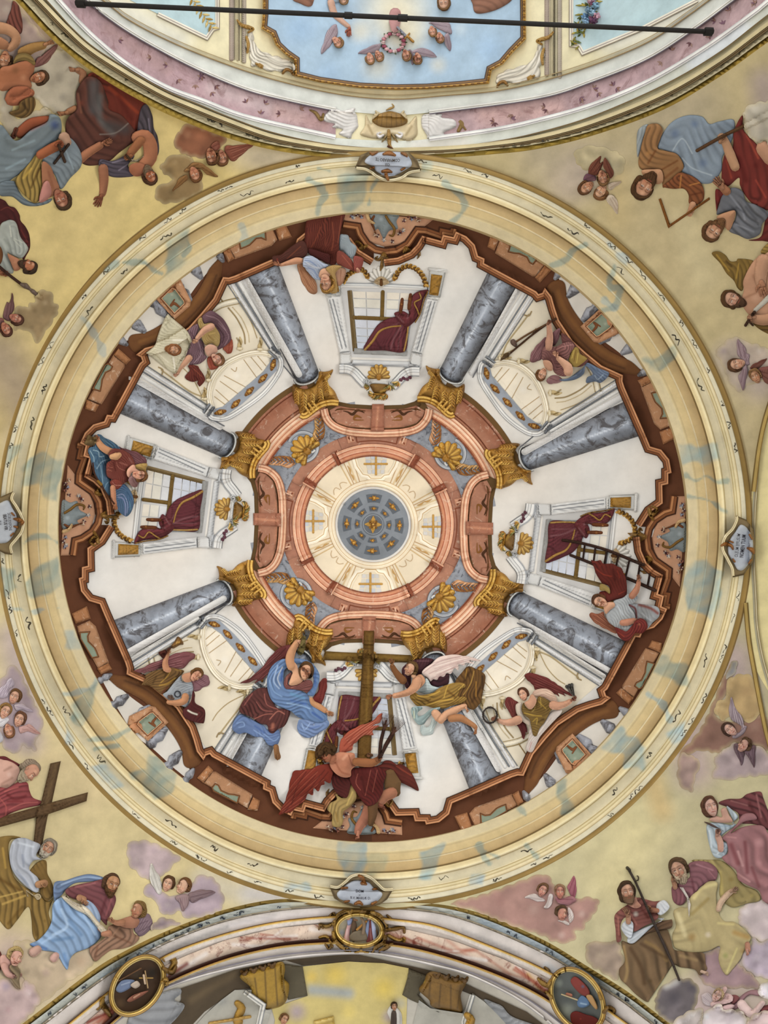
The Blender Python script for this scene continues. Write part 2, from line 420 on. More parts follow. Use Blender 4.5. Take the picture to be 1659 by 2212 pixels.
V(600, 1780, 360); patch('600,180 860,190 900,260 870,480 800,540 660,520 600,350', '98adb0'); patch('1420,280 1660,200 1560,400 1540,570 1380,560 1420,420', '8fa9ac'); patch('60,600 280,570 320,650 60,660', 'a4b4b6'); patch('890,260 1110,290 1080,480 890,500', 'aeb59a', .6)
V(960, 1820, 400); streak('310,20 350,110 400,190', 45); streak('740,30 830,140', 50); patch('250,290 360,290 340,380 240,370', 'a0b0b2'); streak('370,80 480,130', 30)
V(1000, 1300, 480); patch('1480,400 1690,480 1690,640 1520,560 1430,520'); streak('1380,690 1500,770 1540,880', 40, '9db4b6'); patch('1180,930 1270,1000 1360,1090 1340,1240 1210,1240 1190,1140 1050,1090', '93adb0'); patch('1520,980 1659,900 1659,1000 1560,1060', 'a0b8be')
patch('700,1350 770,1340 760,1420 840,1560 740,1580'); streak('420,1530 470,1590', 40)
V(1359, 960, 300); patch('590,0 1050,0 1100,180 860,220 640,230', '94adaf'); streak('680,380 800,430 920,380 1040,440 1160,430', 32); streak('700,620 850,640 990,690 1080,770 1150,790', 45); patch('680,1480 800,1390 920,1390 1060,1500 1140,1520 1080,1900 980,2100 880,2010 690,1980 640,1740', '90a9ab')
V(1000, 500, 460); streak('690,260 820,220 860,150 950,100', 45); patch('1130,90 1300,200 1280,280 1180,200', 'a8b6b6'); streak('1180,270 1140,420 1230,440 1180,570 1090,620', 45); patch('1420,1000 1560,950 1659,880 1659,1000 1540,1070 1440,1080'); streak('1100,540 1170,590', 50, 'a9b9b5')
RC = [(640, 'cdb98a'), (684, 'e9dcb4'), (699, 'e9dcb4'), (702, 'd8c79a'), (706, 'bda97e'), (707, 'cdb889'), (722, 'c8b282'), (723.2, 'f0e4c0'), (724.6, 'f0e4c0'), (726, 'c2a97a'), (742, 'bfa577'),
      (744.5, 'b89f70'), (745.5, '7d6a45'), (747, '7d6a45'), (748.5, 'd9c797'), (752, 'd0bd90'), (757, 'e2d3a6'), (760.5, 'f0e6c4'), (762, 'a8966c'), (764, 'd4caab'), (780, 'd9d0b2'), (781.5, 'f0e7cb'),
      (783, 'c6b488'), (785, 'e6dab2'), (788, 'd0bf92'), (789, 'b5a274'), (791, 'e8dcb6'), (795, 'dac9a0'), (796.5, 'a8956a'), (798, 'd5ceb4'), (806, 'd2cab0'), (807.3, '6f5c38'), (808.5, '8f7440'), (817, 'a58850'), (818.5, '6b5430'), (822, '9c8250')]
def ring_col(p):
    r = ringr(p); A = np.array([lin(b) for a, b in RC]); ra = [a for a, b in RC]
    c = np.stack([np.interp(r, ra, A[:, i]) for i in range(3)], 1)
    c *= (1 + .05 * noise(p * .35))[:, None]
    tt = np.zeros(len(p))
    for q, w, col, al in TEAL:
        lo, hi = q.min(0) - 30, q.max(0) + 30
        m = np.where((p > lo).all(1) & (p < hi).all(1))[0]
        if not len(m): continue
        pm = p[m]; d, _, _ = bdist(pm, q, w is None)
        if w is None: sd = np.where(inside(pm, q), d, -d); a = np.clip((sd + 4 + 4 * noise(pm * 2.2)) / 7, 0, 1) * (.82 + .18 * noise(pm * 3))
        else: a = np.clip((w * .5 - d + 3 * noise(pm * 2.4)) / 3.5 + .5, 0, 1)
        fade = np.clip((812 - r[m]) / 6, 0, 1)
        a = (a * al * fade)[:, None]
        tone = (c[m].mean(1) / lin('d8c79a').mean())[:, None]
        c[m] = c[m] * (1 - a) + lin(col) * np.clip(tone, .35, 1.25) * a
    return c
rs_ = sorted(set([681 + 1.5 * k for k in range(94)] + [745.7, 746.8, 807.4, 761.9]))
ring = grid_polar('trim_1', rs_, 1200, 'R', ring_col, 'plaster', lambda r: (805.6, float(ycen(r))))
t_ = np.linspace(0, 2 * np.pi, 400, endpoint=False); b = B()
lipv = [np.column_stack([(805.6 + 681.2 * np.cos(t_) - CX) / F * z0 * m, (1139 + 681.2 * np.sin(t_) - CY) / F * z0 * m, np.full(400, z1 + CAMZ)]) for z0, z1, m in ((12.5, 12.5, 1), (12.5, 12.75, 1.012), (12.5, 12.8, 1.05))]
b.add(np.concatenate(lipv), [(i * 400 + j, i * 400 + (j + 1) % 400, (i + 1) * 400 + (j + 1) % 400, (i + 1) * 400 + j) for i in range(2) for j in range(400)], np.tile(lin('cdb98a'), (1200, 1))); b.build('lip', 'plaster', ring)
# dark ornament strokes of the two friezes
rnd = random.Random(4)
b = B()
for (r0, n, sc) in ((772, 46, 1.0), (802, 84, .75)):
    for k in range(n):
        a = 360 / n * k + rnd.uniform(-2, 2)
        if min(abs((a - q + 180) % 360 - 180) for q in (2, 92, 182, 270)) < 6: continue
        if rnd.random() < .2: continue
        c0 = np.array([805.6 + r0 * math.cos(math.radians(a)), float(ycen(r0)) + r0 * math.sin(math.radians(a))])
        ta = math.radians(a + 90); u = np.array([math.cos(ta), math.sin(ta)]); v = np.array([-u[1], u[0]])
        L = rnd.uniform(6, 15) * sc; m = 6
        pts = [c0 + u * (-L + 2 * L * i / m) + v * rnd.uniform(-4.5, 4.5) * sc for i in range(m + 1)]
        b.limb([(q[0], q[1], rnd.choice((.5, .8, 1.3, 1.8)) * sc) for q in pts], rnd.choice(('3d382f', '4a4336', '55503f')), 'R', view=False, h=.001, e=.003, mott=0, k=0, st=2)
b.build('ornament', 'fresco', ring, kind='stuff')

# --- arch outlines in picture pixels (west to east)
VW[:] = [0, 0, 1]
N1 = raw('33,0 97,69 155,122 238,180 327,230 399,263 488,297 585,323 681,337 760,342 850,343 970,340 1067,333 1160,322 1280,293 1431,238 1551,168 1659,91')
N2 = raw('50,0 112,66 170,117 250,171 338,219 408,252 490,285 585,311 681,327 760,334 850,336 970,331 1067,322 1160,311 1280,282 1431,226 1551,156 1659,78')
N3 = raw('80,0 140,62 192,109 270,160 350,206 420,236 495,266 585,298 681,317 760,326 850,328 970,324 1067,315 1160,301 1280,268 1431,207 1551,137 1659,57')
N4 = raw('100,0 157,62 205,104 282,153 360,197 430,226 500,255 585,285 681,307 760,317 850,321 970,317 1067,306 1160,287 1280,251 1431,185 1551,115 1659,32')
N5 = raw('128,0 166,42 211,86 277,139 360,187 440,217 536,252 633,281 729,298 850,304 927,300 1067,279 1160,259 1280,225 1401,174 1521,103 1626,28 1670,-8')
N6 = raw('190,0 215,22 277,66 360,114 440,154 536,193 633,218 729,238 850,248 927,243 1067,225 1160,211 1280,174 1401,124 1506,56 1590,-6')
N7 = raw('222,0 277,42 360,86 460,128 585,170 729,203 850,214 967,206 1067,197 1160,178 1280,141 1401,90 1491,30 1532,0')
def ext(a, l0, l1):
    a = np.asarray(a, float); d0 = a[0] - a[1]; d1 = a[-1] - a[-2]
    return np.concatenate([[a[0] + d0 / np.hypot(*d0) * l0], a, [a[-1] + d1 / np.hypot(*d1) * l1]])
N1, N2, N3, N4, N5, N6, N7 = [ext(a, 330, 330) for a in (N1, N2, N3, N4, N5, N6, N7)]
S1 = raw('48,2212 196,2099 280,2049 377,2004 486,1965 594,1943 690,1945 780,1948 868,1950 960,1955 1056,1979 1177,2032 1273,2090 1360,2145 1440,2206')
S2 = raw('66,2212 200,2110 282,2060 377,2015 486,1974 594,1951 690,1950 780,1952 868,1954 960,1962 1056,1989 1177,2043 1273,2102 1360,2157 1425,2206')
S3 = raw('78,2222 210,2120 290,2070 377,2026 486,1987 594,1965 703,1956 780,1957 864,1960 960,1972 1056,2003 1177,2057 1273,2114 1345,2160 1405,2206')
S4 = raw('116,2240 240,2140 310,2095 377,2057 486,2019 594,1994 703,1982 780,1981 849,1987 939,2001 1051,2042 1163,2090 1260,2146 1345,2206')
S5 = raw('150,2240 260,2145 330,2100 395,2067 486,2031 594,2005 688,1996 780,1996 879,2008 976,2031 1088,2072 1163,2109 1250,2160 1320,2212')
S6 = raw('190,2250 300,2158 377,2113 486,2070 594,2044 695,2034 780,2034 872,2042 976,2068 1088,2109 1171,2150 1240,2198 1270,2226')
S8 = raw('160,2290 250,2212 341,2147 413,2118 504,2094 594,2076 690,2065 789,2062 864,2072 939,2088 1014,2109 1107,2154 1171,2199 1200,2225')
S1, S2, S3, S4, S5, S6, S8 = [ext(a, 300, 300) for a in (S1, S2, S3, S4, S5, S6, S8)]
c0 = (806, 1146)
def pend(name, poly, col, washes):
    b = B(); b.shape(poly, col, 'P', h=0, e=0, sm=0, st=8, view=False, strokes=washes, k=0, mott=.05, base=0.0, skirt=False); o = b.build(name, 'plaster'); o['kind'] = 'structure'; return o
cat = np.concatenate
sm = lambda a: catmull(np.asarray(a, float), False, 12)
nl = sm(N1[:12]); nr = sm(N1[11:])
pend('wall_northwest', cat([nl[::-1], raw('-360,-300 -360,1120 8,1120'), arc(c0, 816, 182, 266, 60)]), 'd2bd80', (
    '#c9b57e 130 .6 180 480 90 560 60 640', '#b9a78c 60 .9 0 130 60 160', '#9c8f80 90 .8 150 120 120 200', '#b09a94 60 .8 60 40 90 90', '#b7a58c 60 .6 560 340 640 350', '#c8c0b0 70 .5 530 330 690 345', '#9a8a7c 120 .8 0 770 60 880', '#c7b9a0 60 .7 30 960 30 1060'))
pend('wall_northeast', cat([nr, raw('2000,-200 2000,800 1700,880 1675,985 1640,1068'), arc(c0, 816, -5, -90, 60)]), 'c0b188', (
    '#b7ab93 110 .8 1180 340 1300 360', '#b3a78e 120 .75 1400 250 1500 230', '#c9b37e 60 .6 1330 380 1340 470', '#c2b28c 130 .5 1380 480 1450 600', '#b3a5a2 70 .8 1580 780 1640 830', '#a99a97 60 .8 1650 180 1659 260', '#d6caa2 60 .4 1480 480 1520 600', '#c3b3a8 80 .6 1260 370 1230 400', '#c4b594 120 .5 1560 880 1580 960'))
sl = sm(S1[:9]); srr = sm(S1[8:])
pend('wall_southwest', cat([sl, arc(c0, 816, 92, 178, 60), raw('8,1115 -360,1115 -360,2500')]), 'cbbc90', (
    '#b9a9ab 70 .8 30 1380 60 1500', '#cdb992 90 .5 60 1600 200 1700', '#b2a2a4 60 .8 0 1560 60 1600', '#c6ab90 70 .6 150 2080 60 2120', '#bda9a4 90 .8 20 2060 100 2090', '#c9bba6 60 .7 30 2180 100 2140', '#dccb94 80 .6 330 1900 260 1960', '#b8b6bb 40 .8 540 1930 600 1938', '#c7c4bd 50 .5 440 1900 520 1930'))
pend('wall_southeast', cat([srr[::-1], arc(c0, 816, 88, 12, 60), raw('1612,1308 1670,1440 1700,1520 2000,1600 2000,2500 1700,2480')]), 'bfb793', (
    '#e3d6a2 120 .5 1380 1800 1330 1900', '#b3a0a4 70 .8 1590 1420 1600 1500', '#b39ea0 80 .85 1480 1560 1500 1660', '#c9ae7a 45 .7 1410 1690 1430 1750', '#c1b0ae 60 .7 1600 2110 1640 2180', '#b7a3ab 80 .8 1560 2060 1540 2160', '#cbb6b8 60 .7 1480 2150 1520 2200', '#c2b4a0 50 .5 1620 1300 1640 1380'))
def evn(a, n=40):
    a = np.asarray(a, float); d = np.concatenate([[0], np.cumsum(np.hypot(*np.diff(a, axis=0).T))]); t = np.linspace(0, d[-1], n)
    return np.column_stack([np.interp(t, d, a[:, 0]), np.interp(t, d, a[:, 1])])
def orn(A, C, n, cols, surf, amp, skip, par):
    A, C = evn(A), evn(C); b = B()
    for k in range(n):
        i = rnd.uniform(1, 38); j = int(i); f = i - j
        if skip[0] < i < skip[1]: continue
        q = (A[j] * (1 - f) + A[j + 1] * f) * .5 + (C[j] * (1 - f) + C[j + 1] * f) * .5; d = A[j + 1] - A[j]; d /= np.hypot(*d); nn = np.array([-d[1], d[0]]); L = rnd.uniform(4, 10)
        b.limb([(*(q + d * (L * (m / 3 - .5)) + nn * rnd.uniform(-amp, amp)), rnd.choice((.7, 1, 1.6))) for m in range(4)], rnd.choice(cols), surf, view=False, h=.001, e=.003, k=0, mott=0, st=2)
    b.build('ornament', 'fresco', par, kind='stuff')
def band(b, A, Bq, col, surf, **kw):
    kw.setdefault('h', 0); kw.setdefault('e', .01); kw.setdefault('k', 0)
    b.shape(cat([sm(A), sm(Bq)[::-1]]), col, surf, sm=0, st=7, view=False, **kw); return b

# --- north arch and the nave vault beyond it
b = B(); b.shape(cat([sm(N1), raw('2000,-420 -360,-420')]), 'e6dcb6', 'N', h=0, e=0, sm=0, st=9, view=False, k=0, base=0.0, skirt=False,
                 strokes=('#dfe3e6 90 .7 1330 60 1480 0', '#d8dde0 60 .5 250 20 380 90', '#efe6c2 60 .6 840 205 840 190'))
vault = b.build('ceiling', 'plaster'); vault['kind'] = 'structure'
arch = thing('trim_2', '', '', (850, 320), 'N'); del arch['label'], arch['category']; arch['kind'] = 'structure'
b = B(); band(b, N1, N2, 'a48a3e', 'N', e=.02, h=.05, cap=7, k=.35); b.build('fillet', 'plaster', arch)
b = B(); band(b, N2, N3, 'b3a888', 'N', e=.03); b.build('frieze', 'plaster', arch)
b = B(); band(b, N4, N5, 'd9dcd2', 'N', e=.03, strokes=('#e8eef4 40 .9 1500 130 1600 60', '#d5c8c4 30 .5 300 180 420 230', '#dcd4cc 30 .5 1000 310 900 315')); b.build('archivolt', 'plaster', arch)
b = B(); band(b, cat([N5[:8], [[725, 295]]]), cat([N6[:8], [[725, 237]]]), 'b3969a', 'N', e=.012, strokes=('#a58784 25 .6 230 60 300 110 360 150', '#c9b4b4 30 .7 460 190 560 225 640 250', '#b08a80 30 .5 600 240 700 270')); b.build('panel', 'pink_stone', arch)
b = B(); band(b, cat([[[927, 299]], N5[12:]]), cat([[[927, 243]], N6[12:]]), 'b59a9c', 'N', e=.012, strokes=('#c9a59e 40 .7 1050 250 1200 235', '#b79a9e 30 .6 1280 200 1400 150')); b.build('panel', 'pink_stone', arch)
b = B(); band(b, N6, N7, 'd3d5cd', 'N', e=.03); b.build('archivolt', 'plaster', arch)
b = B()
for A, o in ((N3, 1.5), (N3, 5), (N4, 0)): b.mold(sm(A), [(o - 1.2, .05, '6e5a3a'), (o + 1.2, .05, '6e5a3a')], 'N', view=False, base=.03)
b.mold(sm(N3), [(-9, .06, 'c3b48c'), (-6, .075, 'd8caa0'), (-1, .06, '9d8b62')], 'N', view=False, base=.02)
b.build('moulding', 'plaster', arch)
b = B()
for A in (cat([N5[:8], [[725, 295]]]), cat([[[927, 299]], N5[12:]])):
    b.mold(sm(A), [(-4, .05, 'cfd0cc'), (-2, .06, 'eceae4'), (2, .06, '9c98a2'), (3, .05, 'd9d6d2'), (6, .05, 'c9c7c6')], 'N', view=False, base=.02)
for A in (cat([N6[:8], [[725, 237]]]), cat([[[927, 243]], N6[12:]])):
    b.mold(sm(A), [(-7, .05, 'cfcfc8'), (-4, .06, 'e6e4da'), (-2, .06, '9a938e'), (-1, .05, 'dad8d0'), (2, .05, '5f5660'), (4, .05, '8d7f84')], 'N', view=False, base=.02)
b.mold(sm(N7), [(-1, .04, '8a7048'), (1, .04, '8a7048')], 'N', view=False, base=.02); b.mold(sm(N7 - np.array([0, 9])), [(-.8, .03, 'a08c66'), (.8, .03, 'a08c66')], 'N', view=False, base=.02)
b.build('moulding', 'plaster', arch)
orn(N2, N3, 70, ('3d382f', '57503c'), 'N', 3.5, (17, 23), arch)

b = B(); lr = random.Random(8); A5, A6 = evn(N5, 60), evn(N6, 60)
for k in range(46):
    i = lr.randint(8, 51); t = lr.uniform(.2, .8)
    if 25 < i < 34: continue
    p0 = A5[i] * (1 - t) + A6[i] * t; a = lr.uniform(0, 6.28)
    for m in range(3): aa = a + m * .9; b.limb([(*p0, .8), (p0[0] + 4 * math.cos(aa), p0[1] + 4 * math.sin(aa), 2.2), (p0[0] + 9 * math.cos(aa), p0[1] + 9 * math.sin(aa), .6)], lr.choice(('6e4c50', '8d6a5e', '7a5a68', '9a7c70')), 'N', view=False, h=.001, e=.003, k=0, mott=0, st=2)
b.build('leaf_stains', 'fresco', arch, kind='stuff')
# --- south arch with its bands
arch = thing('trim_3', '', '', (780, 2000), 'S'); del arch['label'], arch['category']; arch['kind'] = 'structure'
def sband(name, A, C, col, mat='plaster', **kw):
    b = B(); band(b, A, C, col, 'S', **kw); return b.build(name, mat, arch)
b = B(); b.shape(cat([sm(S1), sm(S8)[::-1]]), 'cfc4ba', 'S', h=0, e=0, sm=0, st=9, view=False, k=0, base=0.0); o_ = b.build('soffit', 'plaster', arch)
sband('fillet', S1, S2, 'a68c4c', e=.02, h=.05, cap=6, k=.3)
sband('frieze', S2, S3, 'c0c4bd', e=.03, strokes=('#9fb2c4 14 .7 1040 1990 1160 2040 1300 2120', '#9fb2c4 12 .6 220 2110 330 2045', '#cfcab0 25 .8 640 1955 780 1955 900 1962'))
sband('archivolt', S3, S4, 'd9d1cb', e=.05, strokes=('#8f8f92 9 .6 300 2080 486 2004 594 1981', '#e6dedc 10 .8 500 2000 640 1978 780 1970 900 1985', '#8f8f92 8 .5 1000 2010 1120 2060', '#c3cbd2 12 .7 1180 2085 1300 2160'))
vr = random.Random(12); A5, A6 = evn(S5, 120), evn(S6, 120); st_ = []
for k in range(70):
    i = vr.randint(6, 112); j = min(119, max(0, i + vr.choice((-5, -4, 4, 5, 6)))); t0, t1 = vr.uniform(0, .5), vr.uniform(.5, 1); p0 = A5[i] * (1 - t0) + A6[i] * t0; p1 = A5[j] * (1 - t1) + A6[j] * t1
    st_.append('#%s %f %f %f %f %f %f' % (vr.choice(('7d2a1c', '9a4a34', 'b8705a', 'd9b070', 'f2e8e0', 'f2e8e0', 'c99a86')), vr.uniform(3, 10), vr.uniform(.65, 1), *p0, *p1))
b = B(); b.shape(cat([evn(S5, 90), evn(S6, 90)[::-1]]), 'e0cab6', 'S', sm=0, st=2.6, view=False, h=0, e=.02, k=0, strokes=st_); b.build('panel', 'veined_stone', arch)
sband('archivolt', S6, S8, 'd6cfc9', e=.04)
b = B()
b.mold(sm(S4), [(-3.5, .07, '6b4b1c'), (-1.5, .09, 'c59a42'), (1, .09, 'e6cf9a'), (3, .08, 'd8cdc3'), (9, .07, 'd8cdc3'), (11, .05, 'b9ad9c')], 'S', view=False, base=.03)
b.build('gilt_moulding', 'gilding', arch)
b = B(); b.mold(sm(S6), [(-6, .06, '3a1c10'), (0, .04, '4a2614'), (2, .07, 'a07a34'), (5, .08, 'd9bc74'), (6.5, .06, '6a4c20')], 'S', view=False, base=.03); b.build('gilt_moulding', 'gilding', arch)
b = B()
b.mold(evn(S6) * .4 + evn(S8) * .6, [(-1, .06, '77727a'), (1.6, .06, '77727a')], 'S', view=False, base=.03); b.mold(sm(S8), [(-5, .05, 'd6d0c9'), (-2, .06, '9d9896'), (0, .05, '6f6b6a')], 'S', view=False, base=.03)
for o, c_ in ((1, '8a7a56'), (4, '6f6450')): b.mold(sm(S3), [(o - .7, .06, c_), (o + .7, .06, c_)], 'S', view=False, base=.02)
b.build('moulding', 'plaster', arch)
orn(S2, S3, 60, ('3a4250', '4d5560'), 'S', 3, (17, 23), arch)
# --- chancel vault seen through the south arch
b = B(); b.shape(cat([sm(S8) - np.array([0, 12]), raw('1600,2600 -100,2600')]), 'b9b4a8', 'T', h=0, e=0, sm=0, st=9, view=False, k=0, base=0.0, skirt=False); o = b.build('ceiling', 'plaster'); o['kind'] = 'structure'
# --- east arch, a sliver at the frame's edge
XE = raw('1720,760 1668,880 1645,960 1624,1068 1620,1123 1619,1180 1617,1231 1608,1290 1606,1320 1612,1358 1630,1440 1690,1540 1740,1620')
b = B(); b.shape(cat([sm(XE), raw('2000,1620 2000,760')]), 'e3d6a0', 'P', h=0, e=.01, sm=0, st=7, view=False, k=0, base=0.0); o = b.build('wall_east', 'plaster'); o['kind'] = 'structure'
XM = raw('1720,760 1668,880 1645,960 1636,1068 1633,1123 1632,1180 1632,1231 1635,1290 1639,1358 1655,1440 1690,1540 1740,1620')
b = B(); b.mold(sm(XM), [(-9, .03, 'b9b6a0'), (-5, .06, '8d7c58'), (-3.5, .06, 'd8d0b0'), (-1, .07, '7d6c48'), (0, .06, 'd8d0b0')], 'P', view=False, flip=-1); o = b.build('trim_4', 'plaster'); o['kind'] = 'structure'
# ================================================================ the frescoed architecture of the dome
C0 = (806.0, 1133.0); TW = 2.5
CB = (805.5, 1136.0)
def pol(r, a, c=C0): return (c[0] + r * math.cos(math.radians(a)), c[1] + r * math.sin(math.radians(a)))
def sector(r0, r1, a0, a1, n=14, c=C0): return np.concatenate([arc(c, r0, a0, a1, n), arc(c, r1, a1, a0, n)])
SIDE = {0: ('northern', 'nave'), 1: ('eastern', 'right'), 2: ('southern', 'bottom'), 3: ('western', 'left')}
QN = ['north', 'east', 'south', 'west']; DN = ['north-east', 'south-east', 'south-west', 'north-west']

# --- lantern at the centre
lan = thing('lantern', 'pale cream lantern crowning the dome with small windows and grey coffered cap', 'lantern', C0, view=False)
b = B(); b.shape(sector(86, 149, 0, 359.9, 90), 'efe0c4', h=0, e=.004, sm=0, st=5, view=False, k=0)
b.build('drum', 'wall_paint', lan)
for k in range(4):
    b = B(); d = 45 + 90 * k + TW
    for s_ in (-1, 1):
        for da, r0, r1, w, c_ in ((25, 92, 148, .9, 'c3a074'), (21, 90, 148, 1.6, 'e0c79c'), (17, 90, 148, .9, 'c3a074'), (13.5, 92, 148, 1.3, 'd6ba8c')):
            b.limb([(*pol(r0, d + s_ * da), w), (*pol(r1, d + s_ * da), w)], c_, view=False, h=.002, e=.003, k=.1)
        b.limb([(*pol(104, d + s_ * 19), .6), (*pol(112, d + s_ * 19.5), 2.2), (*pol(120, d + s_ * 18.5), 1), (*pol(128, d + s_ * 19.5), 2.2), (*pol(138, d + s_ * 19), .6)], 'c9a066', view=False, h=.004, k=.2)
        b.limb([(*pol(104, d + s_ * 1), .8), (*pol(113, d + s_ * 3), .8), (*pol(112, d + s_ * 7), .8), (*pol(106, d + s_ * 10), .8)], 'cbb08a', view=False, h=.002, k=.1)
    b.build('pilaster_mouldings', 'wall_paint', lan)
VW[:] = [480, 840, 650 / 1659]
for k in range(4):
    XF[0] = rot_about((806.2, 1131.8), 90 * k)
    fr = B(); fr.mold('718,368 735,430 770,480 800,486 815,503 880,503 898,486 925,482 958,430 980,370', [(-3, .006, 'fbf0d8'), (0, .012, 'fff6e2'), (3, .008, 'cba876'), (4.5, .006, 'f3e6cb'), (8, .004, 'e3d0aa')], flip=-1, st=4)
    f_ = fr.build('window_frame', 'wall_paint', lan)
    q = P('783,364 915,364 893,470 803,470')
    for i in range(4):
        for j in range(4):
            def bl(u, v): return q[0] * (1 - u) * (1 - v) + q[1] * u * (1 - v) + q[2] * u * v + q[3] * (1 - u) * v
            g = .02
            p_ = [bl(i / 4 + g, j / 4 + g), bl((i + 1) / 4 - g, j / 4 + g), bl((i + 1) / 4 - g, (j + 1) / 4 - g), bl(i / 4 + g, (j + 1) / 4 - g)]
            B().shape(p_, ('d6d3ce', 'c6cad0', 'd9d2c4')[(i + j) % 3], h=0, e=.004, sm=0, st=6, view=False, k=0).build('pane', 'glass_paint', f_)
    m = B(); m.limb('848,362 6 848,472 6', 'c89a4c', h=.006); m.limb('785,414 6 908,414 6', 'c89a4c', h=.006); m.build('mullion', 'gilding', f_)
XF[0] = None
b = B(); b.mold(arc(C0, 87, 0, 360, 70)[:-1], [(-10, .002, 'd9b98c'), (-9, .02, 'f4e5c8'), (-5, .03, 'fff3da'), (-3, .02, 'cfae80'), (-2, .03, 'f6e8cc'), (2, .035, 'fdf0d6'), (4, .015, 'd9ba90'), (5, .004, 'd9ba90')], closed=True, view=False, st=4); b.build('oculus_moulding', 'wall_paint', lan)
b = B(); b.shape(arc(C0, 77, 0, 359, 60), '878d94', h=.02, e=.004, sm=0, st=4, view=False, cap=60, k=.1, L=(.3, -.9)); cap_ = b.build('cap', 'plaster', lan)
for n_, r0, r1, hw in ((8, 48, 66, 15.5), (8, 29, 40, 15.5)):
    for k in range(n_):
        a = -88 + 45 * k
        if r0 > 40 or k != 0: pass
        o = B().shape(sector(r0, r1, a - hw, a + hw, 6), '62686f', h=0, e=.002, sm=0, st=4, view=False, k=0).build('coffer', 'plaster', cap_)
        g = B(); rm = (r0 + r1) / 2; s_ = (r1 - r0) / 18
        for t in range(6):
            aa = math.radians(a + 60 * t + 90); cx_, cy_ = pol(rm, a)
            L_ = (7.5 if t in (0, 3) else 5) * s_ * (1.25 if t in (0, 3) and r0 > 40 else 1)
            g.limb([(cx_, cy_, 1.6 * s_), (cx_ + L_ * .7 * math.cos(aa), cy_ + L_ * .7 * math.sin(aa), 2.5 * s_), (cx_ + L_ * 1.2 * math.cos(aa), cy_ + L_ * 1.2 * math.sin(aa), .6)], ('c08a34', 'a8752a')[t % 2], view=False, h=.006)
        g.limb([(*pol(rm - .5, a), 2.4 * s_), (*pol(rm + .5, a), 2.4 * s_)], 'd9a64a', view=False, h=.006); g.build('rosette', 'gilding', cap_)
b = B(); b.mold(arc(C0, 22, 0, 360, 30)[:-1], [(-2, .002, '6b7178'), (0, .008, '9aa0a6'), (2, .002, '565c63')], closed=True, view=False, st=3)
b.shape(arc(C0, 20, 0, 350, 20), '6a6f76', h=0, e=.002, sm=0, view=False, k=0); b.build('coffer', 'plaster', cap_)
b = B()
for t in range(8):
    a = math.radians(45 * t + 2); L_ = 17 if t % 2 == 0 else 11
    b.limb([(C0[0], C0[1], 3), (C0[0] + .6 * L_ * math.cos(a), C0[1] + .6 * L_ * math.sin(a), 4.6), (C0[0] + L_ * math.cos(a), C0[1] + L_ * math.sin(a), 1.4)], ('c99a44', '9a6c26')[t % 2], view=False, h=.008)
b.limb([(C0[0] - .5, C0[1], 4.5), (C0[0] + .5, C0[1], 4.5)], '8a5a20', view=False, h=.01); b.limb([(C0[0] - .5, C0[1], 2), (C0[0] + .5, C0[1], 2)], 'e0b660', view=False, h=.01)
b.build('rosette', 'gilding', cap_, label='large gilded central flower')

# --- ring entablature round the lantern
ent = thing('ring_entablature', 'terracotta and cream stone ring entablature with paired consoles encircling the cream lantern', 'entablature', pol(175, 300), view=False)
for k in range(4):
    b = B(); b.shape(sector(172, 206, 25 + 90 * k + TW, 65 + 90 * k + TW), 'b07d65', h=.01, e=.006, sm=0, st=6, view=False, cap=4); b.build('frieze_block', 'red_marble', ent)
    b = B(); b.shape(sector(172, 200, -25 + 90 * k + TW, 25 + 90 * k + TW), 'a97660', h=.006, e=.004, sm=0, st=6, view=False, cap=4); o_ = b.build('frieze_block', 'red_marble', ent)
    b = B(); b.mold(sector(181, 198, -13.5 + 90 * k + TW, 13.5 + 90 * k + TW, 8), [(-1, .006, '7d4028'), (1, .006, '7d4028')], closed=True, view=False); b.build('panel_line', 'fresco', o_)
    b = B(); b.mold(arc(C0, 206, 23 + 90 * k + TW, 67 + 90 * k + TW), [(-2, .01, '8a4c34'), (0, .016, '8a4c34'), (1, .004, '5e3426')], view=False); b.mold(arc(C0, 201, -25 + 90 * k + TW, 25 + 90 * k + TW), [(-1.5, .012, 'd99c7a'), (0.5, .016, '7d4530'), (1.5, .004, '5e3426')], view=False); b.build('edge_moulding', 'red_marble', ent)
    for s_ in (-1, 1):
        a = 90 * k + TW + s_ * 17.2
        b = B(); b.shape([pol(183, a - 2.6), pol(206, a - 2.1), pol(206, a + 2.1), pol(183, a + 2.6)], 'd8a082', h=.03, e=.01, sm=0, st=3, view=False, cap=6)
        b.limb([(*pol(204, a - 1.4), 1.4), (*pol(200, a + 1.2), 1.2), (*pol(194, a - 1.2), 1.2), (*pol(187, a + 1.4), 1.8)], '8e4f36', view=False, h=.008); b.limb([(*pol(203, a + .2), 1.6), (*pol(187, a), 1.6)], 'efc3a6', view=False, h=.008)
        b.build('console', 'red_marble', ent)
prof = [(-14, 0, 'a9644a'), (-13, .02, 'e9b493'), (-9, .03, 'f0c6a8'), (-7, .025, 'b3694b'), (-5, .03, 'dba081'), (0, .04, 'e6b294'), (3, .03, 'a85f45'), (5, .035, 'cf8e6c'), (10, .03, 'ab745a'), (12, .012, '84462f'), (14, .004, '7a402c')]
